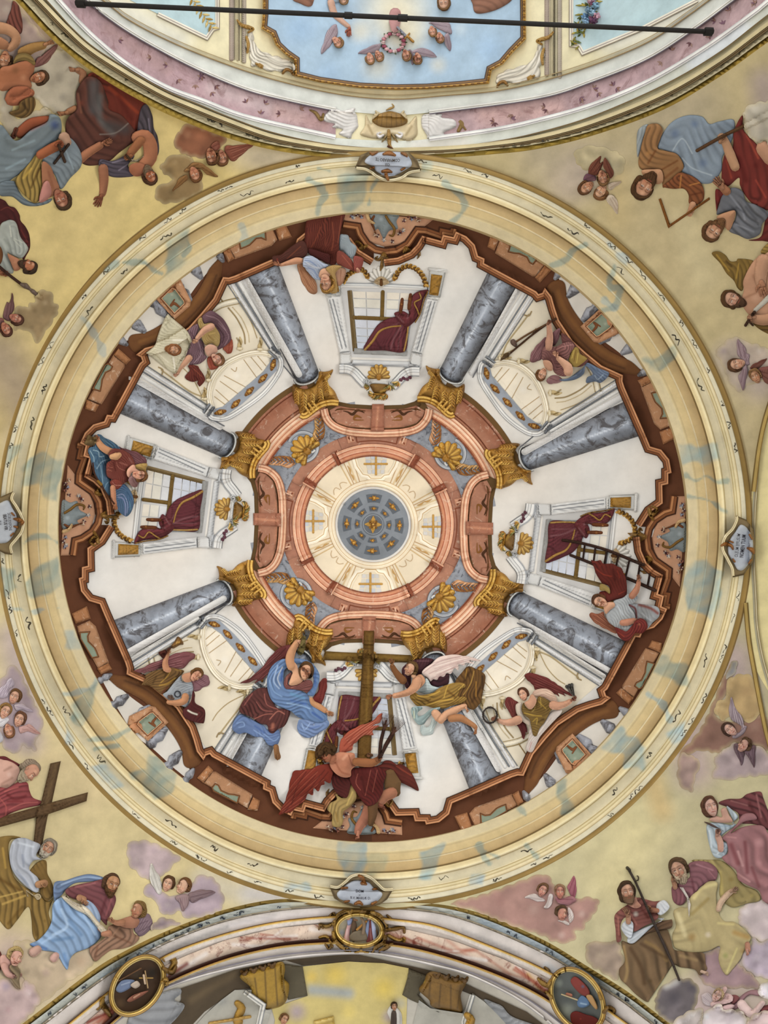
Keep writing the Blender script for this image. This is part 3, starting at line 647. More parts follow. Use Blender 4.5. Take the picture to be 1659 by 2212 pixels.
for k in range(4):
    b = B(); b.mold(arc(C0, 163, 31 + 90 * k + TW, 59 + 90 * k + TW, 20), prof, view=False); b.build('cornice_run', 'red_marble', ent)
    b = B(); b.mold(arc(C0, 161, -30 + 90 * k + TW, 30 + 90 * k + TW, 30), prof, view=False); b.build('cornice_run', 'red_marble', ent)
    for s_ in (-1, 1):
        a = 45 + 90 * k + TW + s_ * 14.5
        b = B(); b.shape([pol(147, a - 3), pol(177, a - 2.6), pol(178, a + 2.4), pol(148, a + 2.6)], '8c4d36', h=.02, e=.02, sm=0, st=3, view=False, cap=4, strokes=('#5e3020 5 .7 %f %f' % pol(150, a),));  # bracket block whose dark brown includes the painted shadow at the break
        b.limb([(*pol(150, a + s_ * 2.2), 1.6), (*pol(176, a + s_ * 2.2), 1.6)], 'e2ac8c', view=False, h=.006)
        b.build('bracket', 'red_marble', ent)

# --- grey spandrels with gilded shells and sprays of leaves
def leaf_spray(b, pts, n, L, cols, w=2.4, spread=.75):
    p = catmull(P(pts), False, 2); tg = np.gradient(p, axis=0); tg /= np.hypot(*tg.T)[:, None]
    b.limb([(*q, .9) for q in p[::4]], cols[1], view=False, h=.003)
    for i in range(n):
        j = int(i / n * (len(p) - 1)); s_ = 1 if i % 2 else -1; a = math.atan2(tg[j, 1], tg[j, 0]) + s_ * spread
        q = p[j]; l_ = L * (1 - .45 * i / n)
        b.limb([(q[0], q[1], w * .5), (q[0] + .55 * l_ * math.cos(a), q[1] + .55 * l_ * math.sin(a), w), (q[0] + l_ * math.cos(a - s_ * .3), q[1] + l_ * math.sin(a - s_ * .3), .5)], cols[i % len(cols)], view=False, h=.006, k=.4)
def shell(b, x, y, r, ang, cols, n=9, sp=105):
    c = P([(x, y)])[0]; up = P([(x + math.cos(math.radians(ang)), y + math.sin(math.radians(ang)))])[0] - c; a0 = math.degrees(math.atan2(up[1], up[0])); R = r * VW[2]
    out = []; st_ = []
    for i in range(n * 4 + 1):
        f = i / (n * 4); a = math.radians(a0 - sp + 2 * sp * f); rr = R * (.86 + .14 * abs(math.sin(f * n * math.pi))) * (1 - .18 * abs(2 * f - 1))
        out.append((c[0] + rr * math.cos(a), c[1] + rr * math.sin(a)))
    sv = VW[:], XF[0]; VW[:] = [0, 0, 1]; XF[0] = None
    for i in range(n + 1):
        a = math.radians(a0 - sp + 2 * sp * i / n)
        st_.append('#%s %f .85 %f %f %f %f' % (cols[1], R * .075, c[0] + R * .12 * math.cos(a), c[1] + R * .12 * math.sin(a), c[0] + R * .9 * math.cos(a), c[1] + R * .9 * math.sin(a)))
    for i in range(n):
        a = math.radians(a0 - sp + 2 * sp * (i + .4) / n)
        st_.append('#%s %f .6 %f %f %f %f' % (cols[3] if len(cols) > 3 else 'fff0c0', R * .05, c[0] + R * .35 * math.cos(a), c[1] + R * .35 * math.sin(a), c[0] + R * .85 * math.cos(a), c[1] + R * .85 * math.sin(a)))
    b.shape(np.array(out + [tuple(c - up / np.hypot(*up) * R * .12)]), cols[0], sm=1, st=max(1.3, R * .05), view=False, h=.04, cap=R * .6, k=.4, strokes=st_)
    b.limb([(*(c - .06 * R * up / np.hypot(*up)), R * .16), (*(c + .06 * R * up / np.hypot(*up)), R * .18)], cols[2], view=False, h=.015)
    VW[:] = sv[0]; XF[0] = sv[1]
VW[:] = [480, 840, 650 / 1659]
for k in range(4):
    ang = 225 + 90 * k + TW
    sp_ = thing('spandrel', 'grey veined spandrel with gilded shell medallion in the %s of the inner ring' % DN[(k + 3) % 4], 'spandrel', pol(228, ang), view=False)
    b = B(); b.shape(sector(200, 268, ang - 34, ang + 34, 24), '969aa2', h=0, e=.004, sm=0, st=5, view=False, k=0, strokes=('#6c7079 22 .6 %f %f %f %f' % ((*pol(238, ang - 26), *pol(245, ang - 14))), '#b4b8c0 16 .7 %f %f' % pol(250, ang))); b.build('ground', 'spandrel_stone', sp_)
    XF[0] = rot_about((806.2, 1131.8), 90 * k)
    b = B(); b.mold(arc((445, 320), 80, 200, 505, 30), [(-4.5, .003, '6d7076'), (-3, .012, 'b9bcc0'), (0, .016, 'a3a7ad'), (3, .012, '7d8288'), (4.5, .003, '55585f')], st=3, flip=1)
    for (x, y, r) in ((495, 335, 14), (440, 372, 14)): b.mold(arc((x, y), r, 0, 330, 14), [(-2, .006, 'd5d5d2'), (0, .016, 'dfdfdc'), (2, .006, '8a8d92')], st=2)
    b.build('medallion_ring', 'plaster', sp_)
    b = B(); shell(b, 470, 345, 100, 215, ('bd8c30', '6e4a16', 'a8782c', 'edc868'), 9, 120); b.build('shell', 'gilding', sp_)
    b = B(); leaf_spray(b, '525,290 535,230 528,150', 15, 26, ('c99a5c', '8a5a30', 'dcb27c', 'a5713e')); b.build('leaf_spray', 'fresco', sp_)
    b = B(); leaf_spray(b, '400,412 340,400 265,398', 14, 26, ('c99468', '93603a', 'e0b088', 'a5713e')); b.build('leaf_spray', 'fresco', sp_)
    XF[0] = None

# --- great entablature: four diagonal runs, four curved cardinal bays
for k in range(4):
    ang = 225 + 90 * k + TW
    e = thing('diagonal_entablature', 'terracotta marble entablature run between two gilded capitals on the %s diagonal' % DN[(k + 3) % 4], 'entablature', pol(310, ang), view=False)
    b = B(); b.shape(sector(284, 347, ang - 20, ang + 20, 20), '6a4e2a', h=.004, e=.01, sm=0, st=6, view=False, k=0, grad=None); b.build('cove', 'fresco', e)
    b = B(); b.shape(sector(289, 336, ang - 17, ang + 17, 20), 'a9765e', h=.014, e=.006, sm=0, st=5, view=False, cap=5, k=.35, strokes=('#8f5238 20 .5 %f %f %f %f' % (*pol(330, ang - 12), *pol(330, ang + 12)), '#cf8d68 10 .5 %f %f %f %f' % (*pol(296, ang - 12), *pol(296, ang + 12))))
    b.mold(sector(295, 330, ang - 14, ang + 14, 12), [(-1.2, .006, '6a3520'), (1.2, .006, '6a3520')], closed=True, view=False); b.build('frieze', 'red_marble', e)
    b = B(); b.mold(arc(C0, 275, ang - 25.5, ang + 25.5, 40), [(-14, .004, '9a5a40'), (-13, .025, 'f0c8a8'), (-9, .03, 'e2ab88'), (-7, .022, 'a9644a'), (-6, .03, 'f2ceb0'), (-1, .04, 'dfa683'), (2, .03, 'a5604a'), (3, .035, 'e9ba98'), (8, .04, 'cd8a66'), (11, .02, '8a4c34'), (15, .008, '7b432c')], view=False, st=5); b.build('moulding', 'red_marble', e)
for k in range(4):
    XF[0] = rot_about((806.2, 1131.8), 90 * k)
    e = thing('curved_entablature', 'terracotta U-shaped entablature with keystone block above the %s window bay' % SIDE[k][0], 'entablature', '858 160')
    b = B(); b.shape('565,118 590,60 640,70 705,84 858,92 1000,88 1060,70 1100,40 1140,120 1128,165 1080,215 1000,240 900,245 820,245 700,236 620,208 577,165', '5e4626', h=.004, e=.006, sm=0, k=0); b.build('cove', 'fresco', e)
    b = B(); b.shape('592,118 640,92 705,106 858,114 1000,110 1070,92 1118,120 1105,155 1070,190 1000,212 900,218 820,218 700,210 635,188 602,155', 'aa7860', h=.012, e=.01, sm=0, cap=5, k=.3, strokes=('#8a5034 14 .6 640,100 705,112 858,120 1000,116 1070,98', '#cd8e6c 10 .6 640,185 700,204 820,212 900,212 1000,206'))
    b.build('frieze', 'red_marble', e)
    for s_ in (-1, 1):
        b = B(); x0 = 858
        b.limb([(x0 + s_ * x, y, r) for x, y, r in ((75, 132, 2), (110, 118, 6), (140, 140, 8), (165, 128, 4), (190, 122, 2))], '4a2c16', h=.006)
        b.limb([(x0 + s_ * x, y, r) for x, y, r in ((90, 160, 2), (120, 150, 8), (130, 170, 4), (80, 172, 2))], '8a5a28', h=.006)
        b.limb([(x0 + s_ * x, y, r) for x, y, r in ((70, 122, 2), (130, 116, 3), (170, 112, 2), (215, 112, 5), (235, 120, 2))], '5d3a1a', h=.006)
        b.build('arabesque', 'fresco', e)
    b = B(); b.mold('560,112 577,165 620,208 700,236 820,246 900,246 1000,240 1080,216 1128,165 1142,112', [(-9, .004, '8a4c34'), (-8, .02, 'dba282'), (-5, .026, 'a9644a'), (-4, .03, 'f0c9aa'), (0, .035, 'd99f7d'), (2, .028, '9d5a42'), (3, .032, 'e8b896'), (7, .026, 'ab745a'), (9, .004, '7b432c')], sm=1, st=4, flip=1); b.build('moulding', 'red_marble', e)
    b = B(); b.shape('826,84 892,84 892,236 818,236', 'a87058', h=.02, e=.02, sm=0, cap=4, k=.4, strokes=('#d89a78 10 .7 860,100 850,220',)); b.build('keystone', 'red_marble', e)
    XF[0] = None
VW[:] = [0, 0, 1]

# --- marble columns with gilded capitals
COLS = [  # capital end, half width, outer end, half width, bay
    ((663, 811), 27, (563, 580), 39, 0), ((975, 808), 26.5, (1092, 596), 38, 0), ((1140, 990), 26, (1372, 902), 41, 1), ((1118, 1304), 27, (1336, 1428), 45, 1),
    ((934, 1428), 27, (1052, 1698), 38, 2), ((648, 1422), 27, (520, 1680), 39, 2), ((482, 1279), 27, (252, 1382), 42, 3), ((488, 962), 27, (262, 850), 41, 3)]
CLAB = ['left of the north window', 'right of the north window', 'above the ladder on the east side', 'below the ladder on the east side', 'right of the great cross, behind the bare-legged angel', 'left of the great cross, behind the blue-robed angel',
        'below the west curtained window', 'above the west curtained window']
CF = []
for (a, wa, bb, wb, bay), lab in zip(COLS, CLAB):
    a = np.array(a, float); bb = np.array(bb, float); d = a - bb; d /= np.hypot(*d); n = np.array([-d[1], d[0]])
    bc = np.array(pol(420, -90 + 90 * bay + TW)); 
    if (bc - a) @ n < 0: n = -n
    CF.append((a, d, n))
    t = thing('column', 'grey-blue veined marble column with gilded capital ' + lab, 'column', a, view=False, group='painted marble columns'); t['kind'] = 'thing'
    b = B(); q = np.concatenate([[bb + n * wb], [a + n * wa]], 0)
    capc = [a + n * wa * math.cos(x) + d * wa * .62 * math.sin(x) for x in np.linspace(.2, 2.94, 9)]
    lgt = -.06
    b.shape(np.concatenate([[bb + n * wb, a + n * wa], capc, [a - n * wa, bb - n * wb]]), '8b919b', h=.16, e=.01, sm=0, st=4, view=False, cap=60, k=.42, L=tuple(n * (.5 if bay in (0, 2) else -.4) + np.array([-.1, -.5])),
            strokes=tuple('#%s %f %f %f %f %f %f' % (c_, w, al, *(bb + n * wb * o), *(a + n * wa * o)) for c_, w, al, o in (('b9c3d2', 16, .55, .1), ('4b4644', 22, .6, -.95), ('6a6664', 12, .45, .95), ('dde4ee', 2.6, .8, .12))))  # shaded side and thin highlight painted along the shaft
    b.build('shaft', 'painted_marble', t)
    b = B(); b.mold([a + n * wa * 1.08 * math.cos(x) + d * wa * .66 * math.sin(x) for x in np.linspace(-.15, 3.29, 16)], [(-2.5, .02, '7a7c7e'), (-1, .1, 'c9cbc8'), (1.5, .11, '9a9c9c'), (3, .03, '4a4a4c')], view=False, st=3); b.build('astragal', 'plaster', t)
# gilded capitals, modelled once on the north-east column of the north bay and fitted to each
VW[:] = [600, 440, 500 / 1659]
a0, d0, n0 = CF[1]
CAPO = '1062,1160 1085,1172 1120,1182 1160,1186 1162,1230 1185,1285 1240,1318 1300,1312 1335,1290 1340,1330 1325,1400 1285,1450 1268,1500 1235,1505 1140,1415 1060,1385 1000,1395 1015,1350 1040,1310 1085,1270 1092,1235 1068,1195'
for i, (a, d, n) in enumerate(CF):
    par = [o for o in bpy.data.objects if o.name.split('.')[0] == 'column' and o.parent is None][i]
    XF[0] = frame_map(a0, d0, n0, a, d, n, 1.0)
    b = B(); b.shape(CAPO, 'a87a2e', h=.10, e=.02, cap=22, k=.5, st=3, strokes=('#5e3c14 30 .75 1335,1300 1320,1400 1270,1450', '#d8ab52 22 .6 1100,1260 1060,1330', '#7a5420 26 .5 1170,1260 1230,1340', '#6b4718 20 .5 1080,1200 1150,1200'))
    cp = b.build('capital', 'gilding', par)
    b = B()
    leaves = ((1110, 1235, 1085, 1320, 17), (1150, 1290, 1120, 1390, 19), (1200, 1330, 1185, 1430, 18), (1255, 1335, 1245, 1450, 18), (1310, 1320, 1295, 1420, 14), (1085, 1190, 1120, 1230, 12))
    for x0, y0, x1, y1, w in leaves:
        b.limb([(x0, y0, w * .6), ((x0 * .5 + x1 * .5), (y0 * .5 + y1 * .5), w), (x1, y1, w * .9), (x1 - 6, y1 + 14, w * .3)], 'b5863a', h=.02, k=.6, strokes=('#5e3e16 2.2 .8 %f %f %f %f' % (x0, y0, x1, y1),))
        for t_ in np.linspace(.15, .9, 5):
            xx, yy = x0 + (x1 - x0) * t_, y0 + (y1 - y0) * t_
            for s_ in (-1, 1): b.limb([(xx, yy, 2.5), (xx + s_ * w * .9, yy + 12, 4), (xx + s_ * w * 1.15, yy + 26, 1.5)], ('e2b95e', 'c08f3e')[s_ > 0], h=.008, k=.2)
    b.build('acanthus', 'gilding', cp)
    b = B(); b.mold('1000,1398 1060,1400 1135,1430 1225,1510 1262,1508', [(-7, .01, '8a5f22'), (-5, .03, 'e0b65c'), (-1, .035, 'c4943e'), (1, .02, '6a4718'), (2, .035, 'd5a850'), (6, .03, '9a6c28'), (8, .005, '5e3e16')], sm=1, st=4, flip=1)
    for x, y in ((1195, 1440), (1170, 1420), (1215, 1465)): b.limb([(x - 16, y + 22, 8), (x + 20, y - 20, 8)], 'd9ad56', h=.015)
    b.build('abacus', 'gilding', cp)
    XF[0] = None
VW[:] = [0, 0, 1]
# ================================================================ cardinal bays: curtained windows; diagonal bays: arched galleries; parapet
BAYX = [lambda p: p, rot_about(CB, 90, shift=(0, -1)), rot_about(CB, 180, scale=.974, shift=(-2, 0)), rot_about(CB, -90, scale=.987, shift=(0, 2))]
def mir(on):
    m = rot_about((805.5, 1136), 0, mirror=-90 + TW + 2.1) if on else (lambda p: p)
    return m
BL = ['beneath the fallen-robe angel at the top', 'behind the ladder on the right', 'behind the great cross', 'beside the red-sleeved angel on the left']
def window_bay(k, flip):
    global XF
    V(600, 440, 500); f, g = BAYX[k], mir(flip); XF[0] = lambda p: f(g(p))
    w = thing('painted_window', 'tall painted window in a grey-white pilastered surround ' + BL[k], 'window', '745 830', group='curtained windows'); w['kind'] = 'thing'
    b = B(); b.shape('455,598 1070,612 1085,680 960,1060 950,1115 530,1100 515,1060 450,650', 'c9c8c6', h=0, e=.006, sm=0, k=0); b.build('casing', 'wall_paint', w)
    for nm, pts, lines, fl in (('l', '352,668 455,655 518,1062 442,1072', ('372,690 462,1040', '395,685 490,1030', '425,690 492,1040'), '340,650 460,636 462,656 348,674'),
                               ('r', '1068,672 1150,690 1036,1078 958,1062', ('1125,705 1020,1060', '1100,700 998,1050', '1085,700 985,1050'), '1062,650 1160,668 1152,692 1066,676')):
        b = B(); b.shape(pts, 'dcdcda', h=.03, e=.02, sm=0, cap=3, k=.35, strokes=tuple('#8d8f92 6 .75 ' + l for l in lines))
        for l in lines[:2]: b.limb(' '.join(q + ',2.2' for q in l.split()), '84878b', h=.004)
        b.build('pilaster', 'wall_paint', w)
        b = B(); b.shape(fl, 'e4e3de', h=.02, e=.02, sm=0, cap=3, k=.4); b.build('pilaster_cap', 'wall_paint', w)
        bs = '442,1072 520,1060 527,1150 446,1162' if nm == 'l' else '958,1064 1036,1080 1026,1172 944,1152'
        b = B(); b.shape(bs, 'd5d5d3', h=.03, e=.02, sm=0, cap=3, k=.4, strokes=('#9a9c9e 8 .6 ' + bs.split()[0] + ' ' + bs.split()[1],)); b.build('pilaster_base', 'wall_paint', w)
    b = B(); b.mold('440,600 460,590 760,596 1070,612', [(-7, .02, '9fa3a6'), (-5, .03, 'd9d9d6'), (-2, .04, 'a9acae'), (-1, .045, 'e2e1dd'), (3, .03, 'b9bab9')], flip=1); b.build('sill', 'wall_paint', w)
    q = P('524,624 982,640 920,1062 562,1038')
    fr = B(); fr.mold('518,622 556,1040 926,1064', [(-6, .004, '6a5634'), (0, .02, '7d6a48'), (4, .004, '4f4634')], flip=-1)
    fr.shape('548,1034 930,1058 924,1092 546,1078', '9a9a98', h=.005, e=.004, sm=0, k=0, strokes=('#77736a 18 .6 548,1034 930,1058',)); fr.shape('938,690 985,660 925,1060 915,1060', '8b8d8e', h=.004, e=.004, sm=0, k=0)
    fo = fr.build('window_frame', 'wood_paint', w)
    def bl(u, v): return q[0] * (1 - u) * (1 - v) + q[1] * u * (1 - v) + q[2] * u * v + q[3] * (1 - u) * v
    us = [0.02, .235, .47, .56, .77, .985]; vs = [0.0, .13, .29, .42, .52, .64, .78, .89, 1.0]
    for i in range(5):
        if i == 2: continue
        for j in range(8):
            if j == 3: continue
            v0, v1 = vs[j] + .008, vs[j + 1] - .008; u0, u1 = us[i] + .008, us[i + 1] - .008
            if j == 2: v1 = .43
            if j == 4: v0 = .5
            t = (vs[j] + .1)
            B().shape([bl(u0, v0), bl(u1, v0), bl(u1, v1), bl(u0, v1)], ('e2dacb', 'e0dccf', 'd9dadb', 'd4d8de', 'd0d4de', 'ccd2dd', 'c9d0dc', 'c7cedb')[j], h=.003, e=.004, sm=0, st=9, view=False, k=.1, cap=2).build('pane', 'glass_paint', fo)
    m = B(); c_ = lambda u, v: tuple(bl(u, v))
    m.limb([(*c_(.5, 0), 4), (*c_(.5, .46), 4)], '6e5526', h=.012, view=False); m.build('mullion', 'wood_paint', fo)
    m = B(); m.limb([(*c_(0.02, .46), 4.2), (*c_(.98, .46), 4.2)], '71582a', h=.014, view=False); m.build('transom', 'wood_paint', fo)
    b = B(); b.shape('446,1150 530,1145 540,1118 945,1132 950,1150 1030,1168 1018,1205 930,1185 900,1172 545,1160 530,1195 440,1190', 'c3c5c7', h=.02, e=.02, sm=0, cap=4, k=.4, strokes=('#77797d 8 .8 530,1150 930,1166', '#e6e6e4 7 .8 540,1130 930,1142'))
    b.build('entablature', 'wall_paint', w)
    for s_ in (0, 1):
        tr = (lambda p: p) if not s_ else (lambda p: np.column_stack([1455 - p[:, 0], p[:, 1] + (p[:, 0] - 727) * -.03 + 12]))
        b = B(); b.mold(tr(raw('440,1190 500,1192 545,1215 585,1258 625,1300')), [(-13, .01, '84878a'), (-11, .03, 'e4e4e1'), (-7, .035, '94979b'), (-6, .04, 'dededc'), (-1, .045, '8e9195'), (0, .05, 'e4e3e0'), (6, .04, 'a9acaf'), (9, .02, '75787c')], sm=1, st=3, flip=(1 if not s_ else -1))
        sp_ = tr(np.array([[640 + (26 - 2.0 * t) * math.cos(t * .9 + 1.2), 1275 + (26 - 2.0 * t) * math.sin(t * .9 + 1.2)] for t in range(11)]))
        b.limb([(*x, 5) for x in sp_], 'd3d5d6', h=.02, k=.6); b.build('scroll_pediment', 'wall_paint', w)
    b = B(); b.shape('668,1268 795,1275 790,1295 672,1288', 'd9d9d6', h=.02, e=.02, sm=0, cap=3); b.build('pedestal', 'wall_paint', w)
    b = B(); shell(b, 724, 1245, 98, -90, ('bd9242', '6e4a1c', 'a8782c', 'e8c878'), 8, 100); b.build('shell', 'gilding', w)
    for s_, pts, gp in (('r', '1085,468 1205,482 1165,674 1075,662', '1100,505 1180,515 1150,660 1085,650'), ('l', '318,452 438,452 455,650 345,664', '340,492 420,488 440,632 360,640')):
        b = B(); b.shape(pts, 'c6c6c2', h=.05, e=.02, cap=5, sm=0, k=.5, strokes=('#5f6266 8 .6 ' + pts.split()[1] + ' ' + pts.split()[2],)); b.limb(' '.join(x + ',12' for x in pts.split()[:2]), 'd9d9d6', h=.02); co = b.build('corbel', 'wall_paint', w)
        b = B(); b.shape(gp, '9c7226', h=.03, e=.01, cap=8, sm=0, k=.4, fold=' '.join(gp.split()[:2]), wl=6, amp=.4, strokes=('#d9ab4e 12 .6 ' + gp.split()[0], '#5a3c10 12 .7 ' + gp.split()[2])); b.build('acanthus', 'gilding', co)
    # things set about the window
    s0 = 'the %s window' % QN[k]
    b = B(); shell(b, 742, 575, 135, -90, ('dcd8ce', '8f8a80', 'd0ccc2', 'f6f3ec'), 8, 75)
    b.shape('690,560 742,520 800,565 742,585', 'b29b78', h=.01, k=.3); b.limb('742,545 9 742,580 12', '5c3a18', h=.012)
    one(b, 'shell_ornament', 'cream scallop shell ornament below the sill of ' + s0, 'shell', 'fresco', 'scallop shells at the windows')
    for s_, pts in (('right', '835,545 870,480 930,448 995,470 1040,520 1062,585'), ('left', '648,530 612,478 560,480 505,510 470,560')):
        b = B(); p_ = catmull(P(pts), False, 4.2)
        for i, q_ in enumerate(p_):
            a = 1.1 * (-1) ** i; tg = p_[min(i + 1, len(p_) - 1)] - p_[max(i - 1, 0)]; tg = tg / np.hypot(*tg); n_ = np.array([-tg[1], tg[0]]) * (1 if i % 2 else -1)
            b.limb([(*q_, 3.4), (*(q_ + tg * 3 + n_ * 3.5), 3), (*(q_ + tg * 6 + n_ * 4.5), .8)], ('b78a3c', '8a5f22', 'd3a654', '6a4a20')[i % 4], view=False, h=.012, k=.5)
        one(b, 'garland', 'ochre leaf garland looped on the clockwise side under ' + s0 if (s_ == 'right') != flip else 'ochre leaf garland looped on the anticlockwise side under ' + s0, 'garland', 'fresco', 'leaf garlands')
    v = thing('vase', 'gilt vase holding sprigs of leaves above the pediment of ' + s0, 'vase', '727 1330', group='gilt vases')
    b = B(); b.shape('668,1292 790,1298 786,1330 760,1365 700,1362 672,1328', '7d5a22', h=.05, cap=14, k=.5, strokes=('#e0b458 12 .8 735,1350 770,1335', '#4a3010 12 .6 680,1310')); b.build('body', 'gilding', v)
    b = B(); b.limb('690,1368 10 770,1372 10', 'c89a40', h=.03); b.build('rim', 'gilding', v)
    b = B()
    for t, (x, y, L_) in enumerate(((700, 1375, 60), (725, 1378, 48), (755, 1378, 60), (680, 1360, 55), (775, 1362, 70), (740, 1380, 42), (800, 1300, 80), (655, 1310, 60), (860, 1275, 70))):
        for u in range(6):
            a = math.radians(40 + 20 * u + 14 * t % 60 + (30 if x < 720 else -30)) 
            b.limb([(x, y, 3), (x + L_ * .35 * math.cos(a), y + L_ * .3 * math.sin(a), 7), (x + L_ * .62 * math.cos(a + .2), y + L_ * .55 * math.sin(a + .2), 2)], ('c29448', '8f8a52', '6a5a2c', 'e0c07a', 'a9752e')[(t + u) % 5], h=.006)
    for x, y in ((900, 1250), (925, 1258), (880, 1262), (945, 1245)): b.limb([(x, y, 12), (x + 6, y + 4, 10)], ('5a3440', '6a4450', '8a6a70')[int(x) % 3], h=.01)
    b.build('sprigs', 'fresco', v)
    # curtain
    c = thing('curtain', 'dark plum curtain with gold braid tied back across ' + s0, 'curtain', '860 880', group='plum curtains')
    b = B(); b.shape('620,1048 640,985 680,920 720,865 780,828 840,810 900,800 940,830 932,900 912,1058 760,1052', '5d2a30', h=.05, e=.01, sm=1, cap=14, st=2.6, fold='905,830 860,940 800,1060', wl=11, amp=.5, k=.3, strokes=('#8d6468 9 .5 900,860 840,950 810,1040', '#381418 14 .6 690,960 740,1040', '#83585c 6 .5 890,880 860,1040', '#83585c 6 .5 880,850 760,900'))
    cl = b.build('drape', 'fresco', c)
    b = B(); b.limb('626,1046 8 680,985 9 730,915 8 800,885 6 880,876 5', 'a9803c', h=.012); b.limb('905,1054 6 925,960 6 935,880 6', 'b08a48', h=.012); b.build('braid', 'gilding', cl)
    b = B(); b.shape('835,785 900,770 940,790 930,720 985,640 1080,618 1045,680 1012,800 975,850 920,885 870,840', '642c30', h=.06, e=.01, cap=14, st=2.6, fold='1030,640 960,760 900,860', wl=9, amp=.45, k=.35, strokes=('#8f686a 8 .6 960,700 930,820', '#3a1518 12 .6 1000,700 980,800', '#8f686a 8 .5 850,800 900,850')); b.build('tied_end', 'fresco', c)
    b = B(); b.limb('1015,640 5 1025,680 5 980,710 5 1000,760 5 1015,800 5', 'b08843', h=.012); b.limb('1075,630 5 1050,690 5 1020,790 5 985,850 5', '8f6a30', h=.012); b.build('braid', 'gilding', c)
    for x in (0, 60):
        b = B(); b.limb([(880 + x, 775 - x * .4, 12), (888 + x, 720 - x * .6, 14), (892 + x, 685 - x * .55, 11)], '6a3a1c', h=.03, k=.5, strokes=('#c98f48 8 .7 %d,%d' % (886 + x, 720 - x * .6),)); b.limb([(884 + x, 790 - x * .3, 3), (905 + x * .6, 800, 3)], '4a2418', h=.01); b.build('tassel', 'fresco', c)
    XF[0] = None
for k, fl in ((0, False), (1, True), (2, False), (3, True)): window_bay(k, fl)

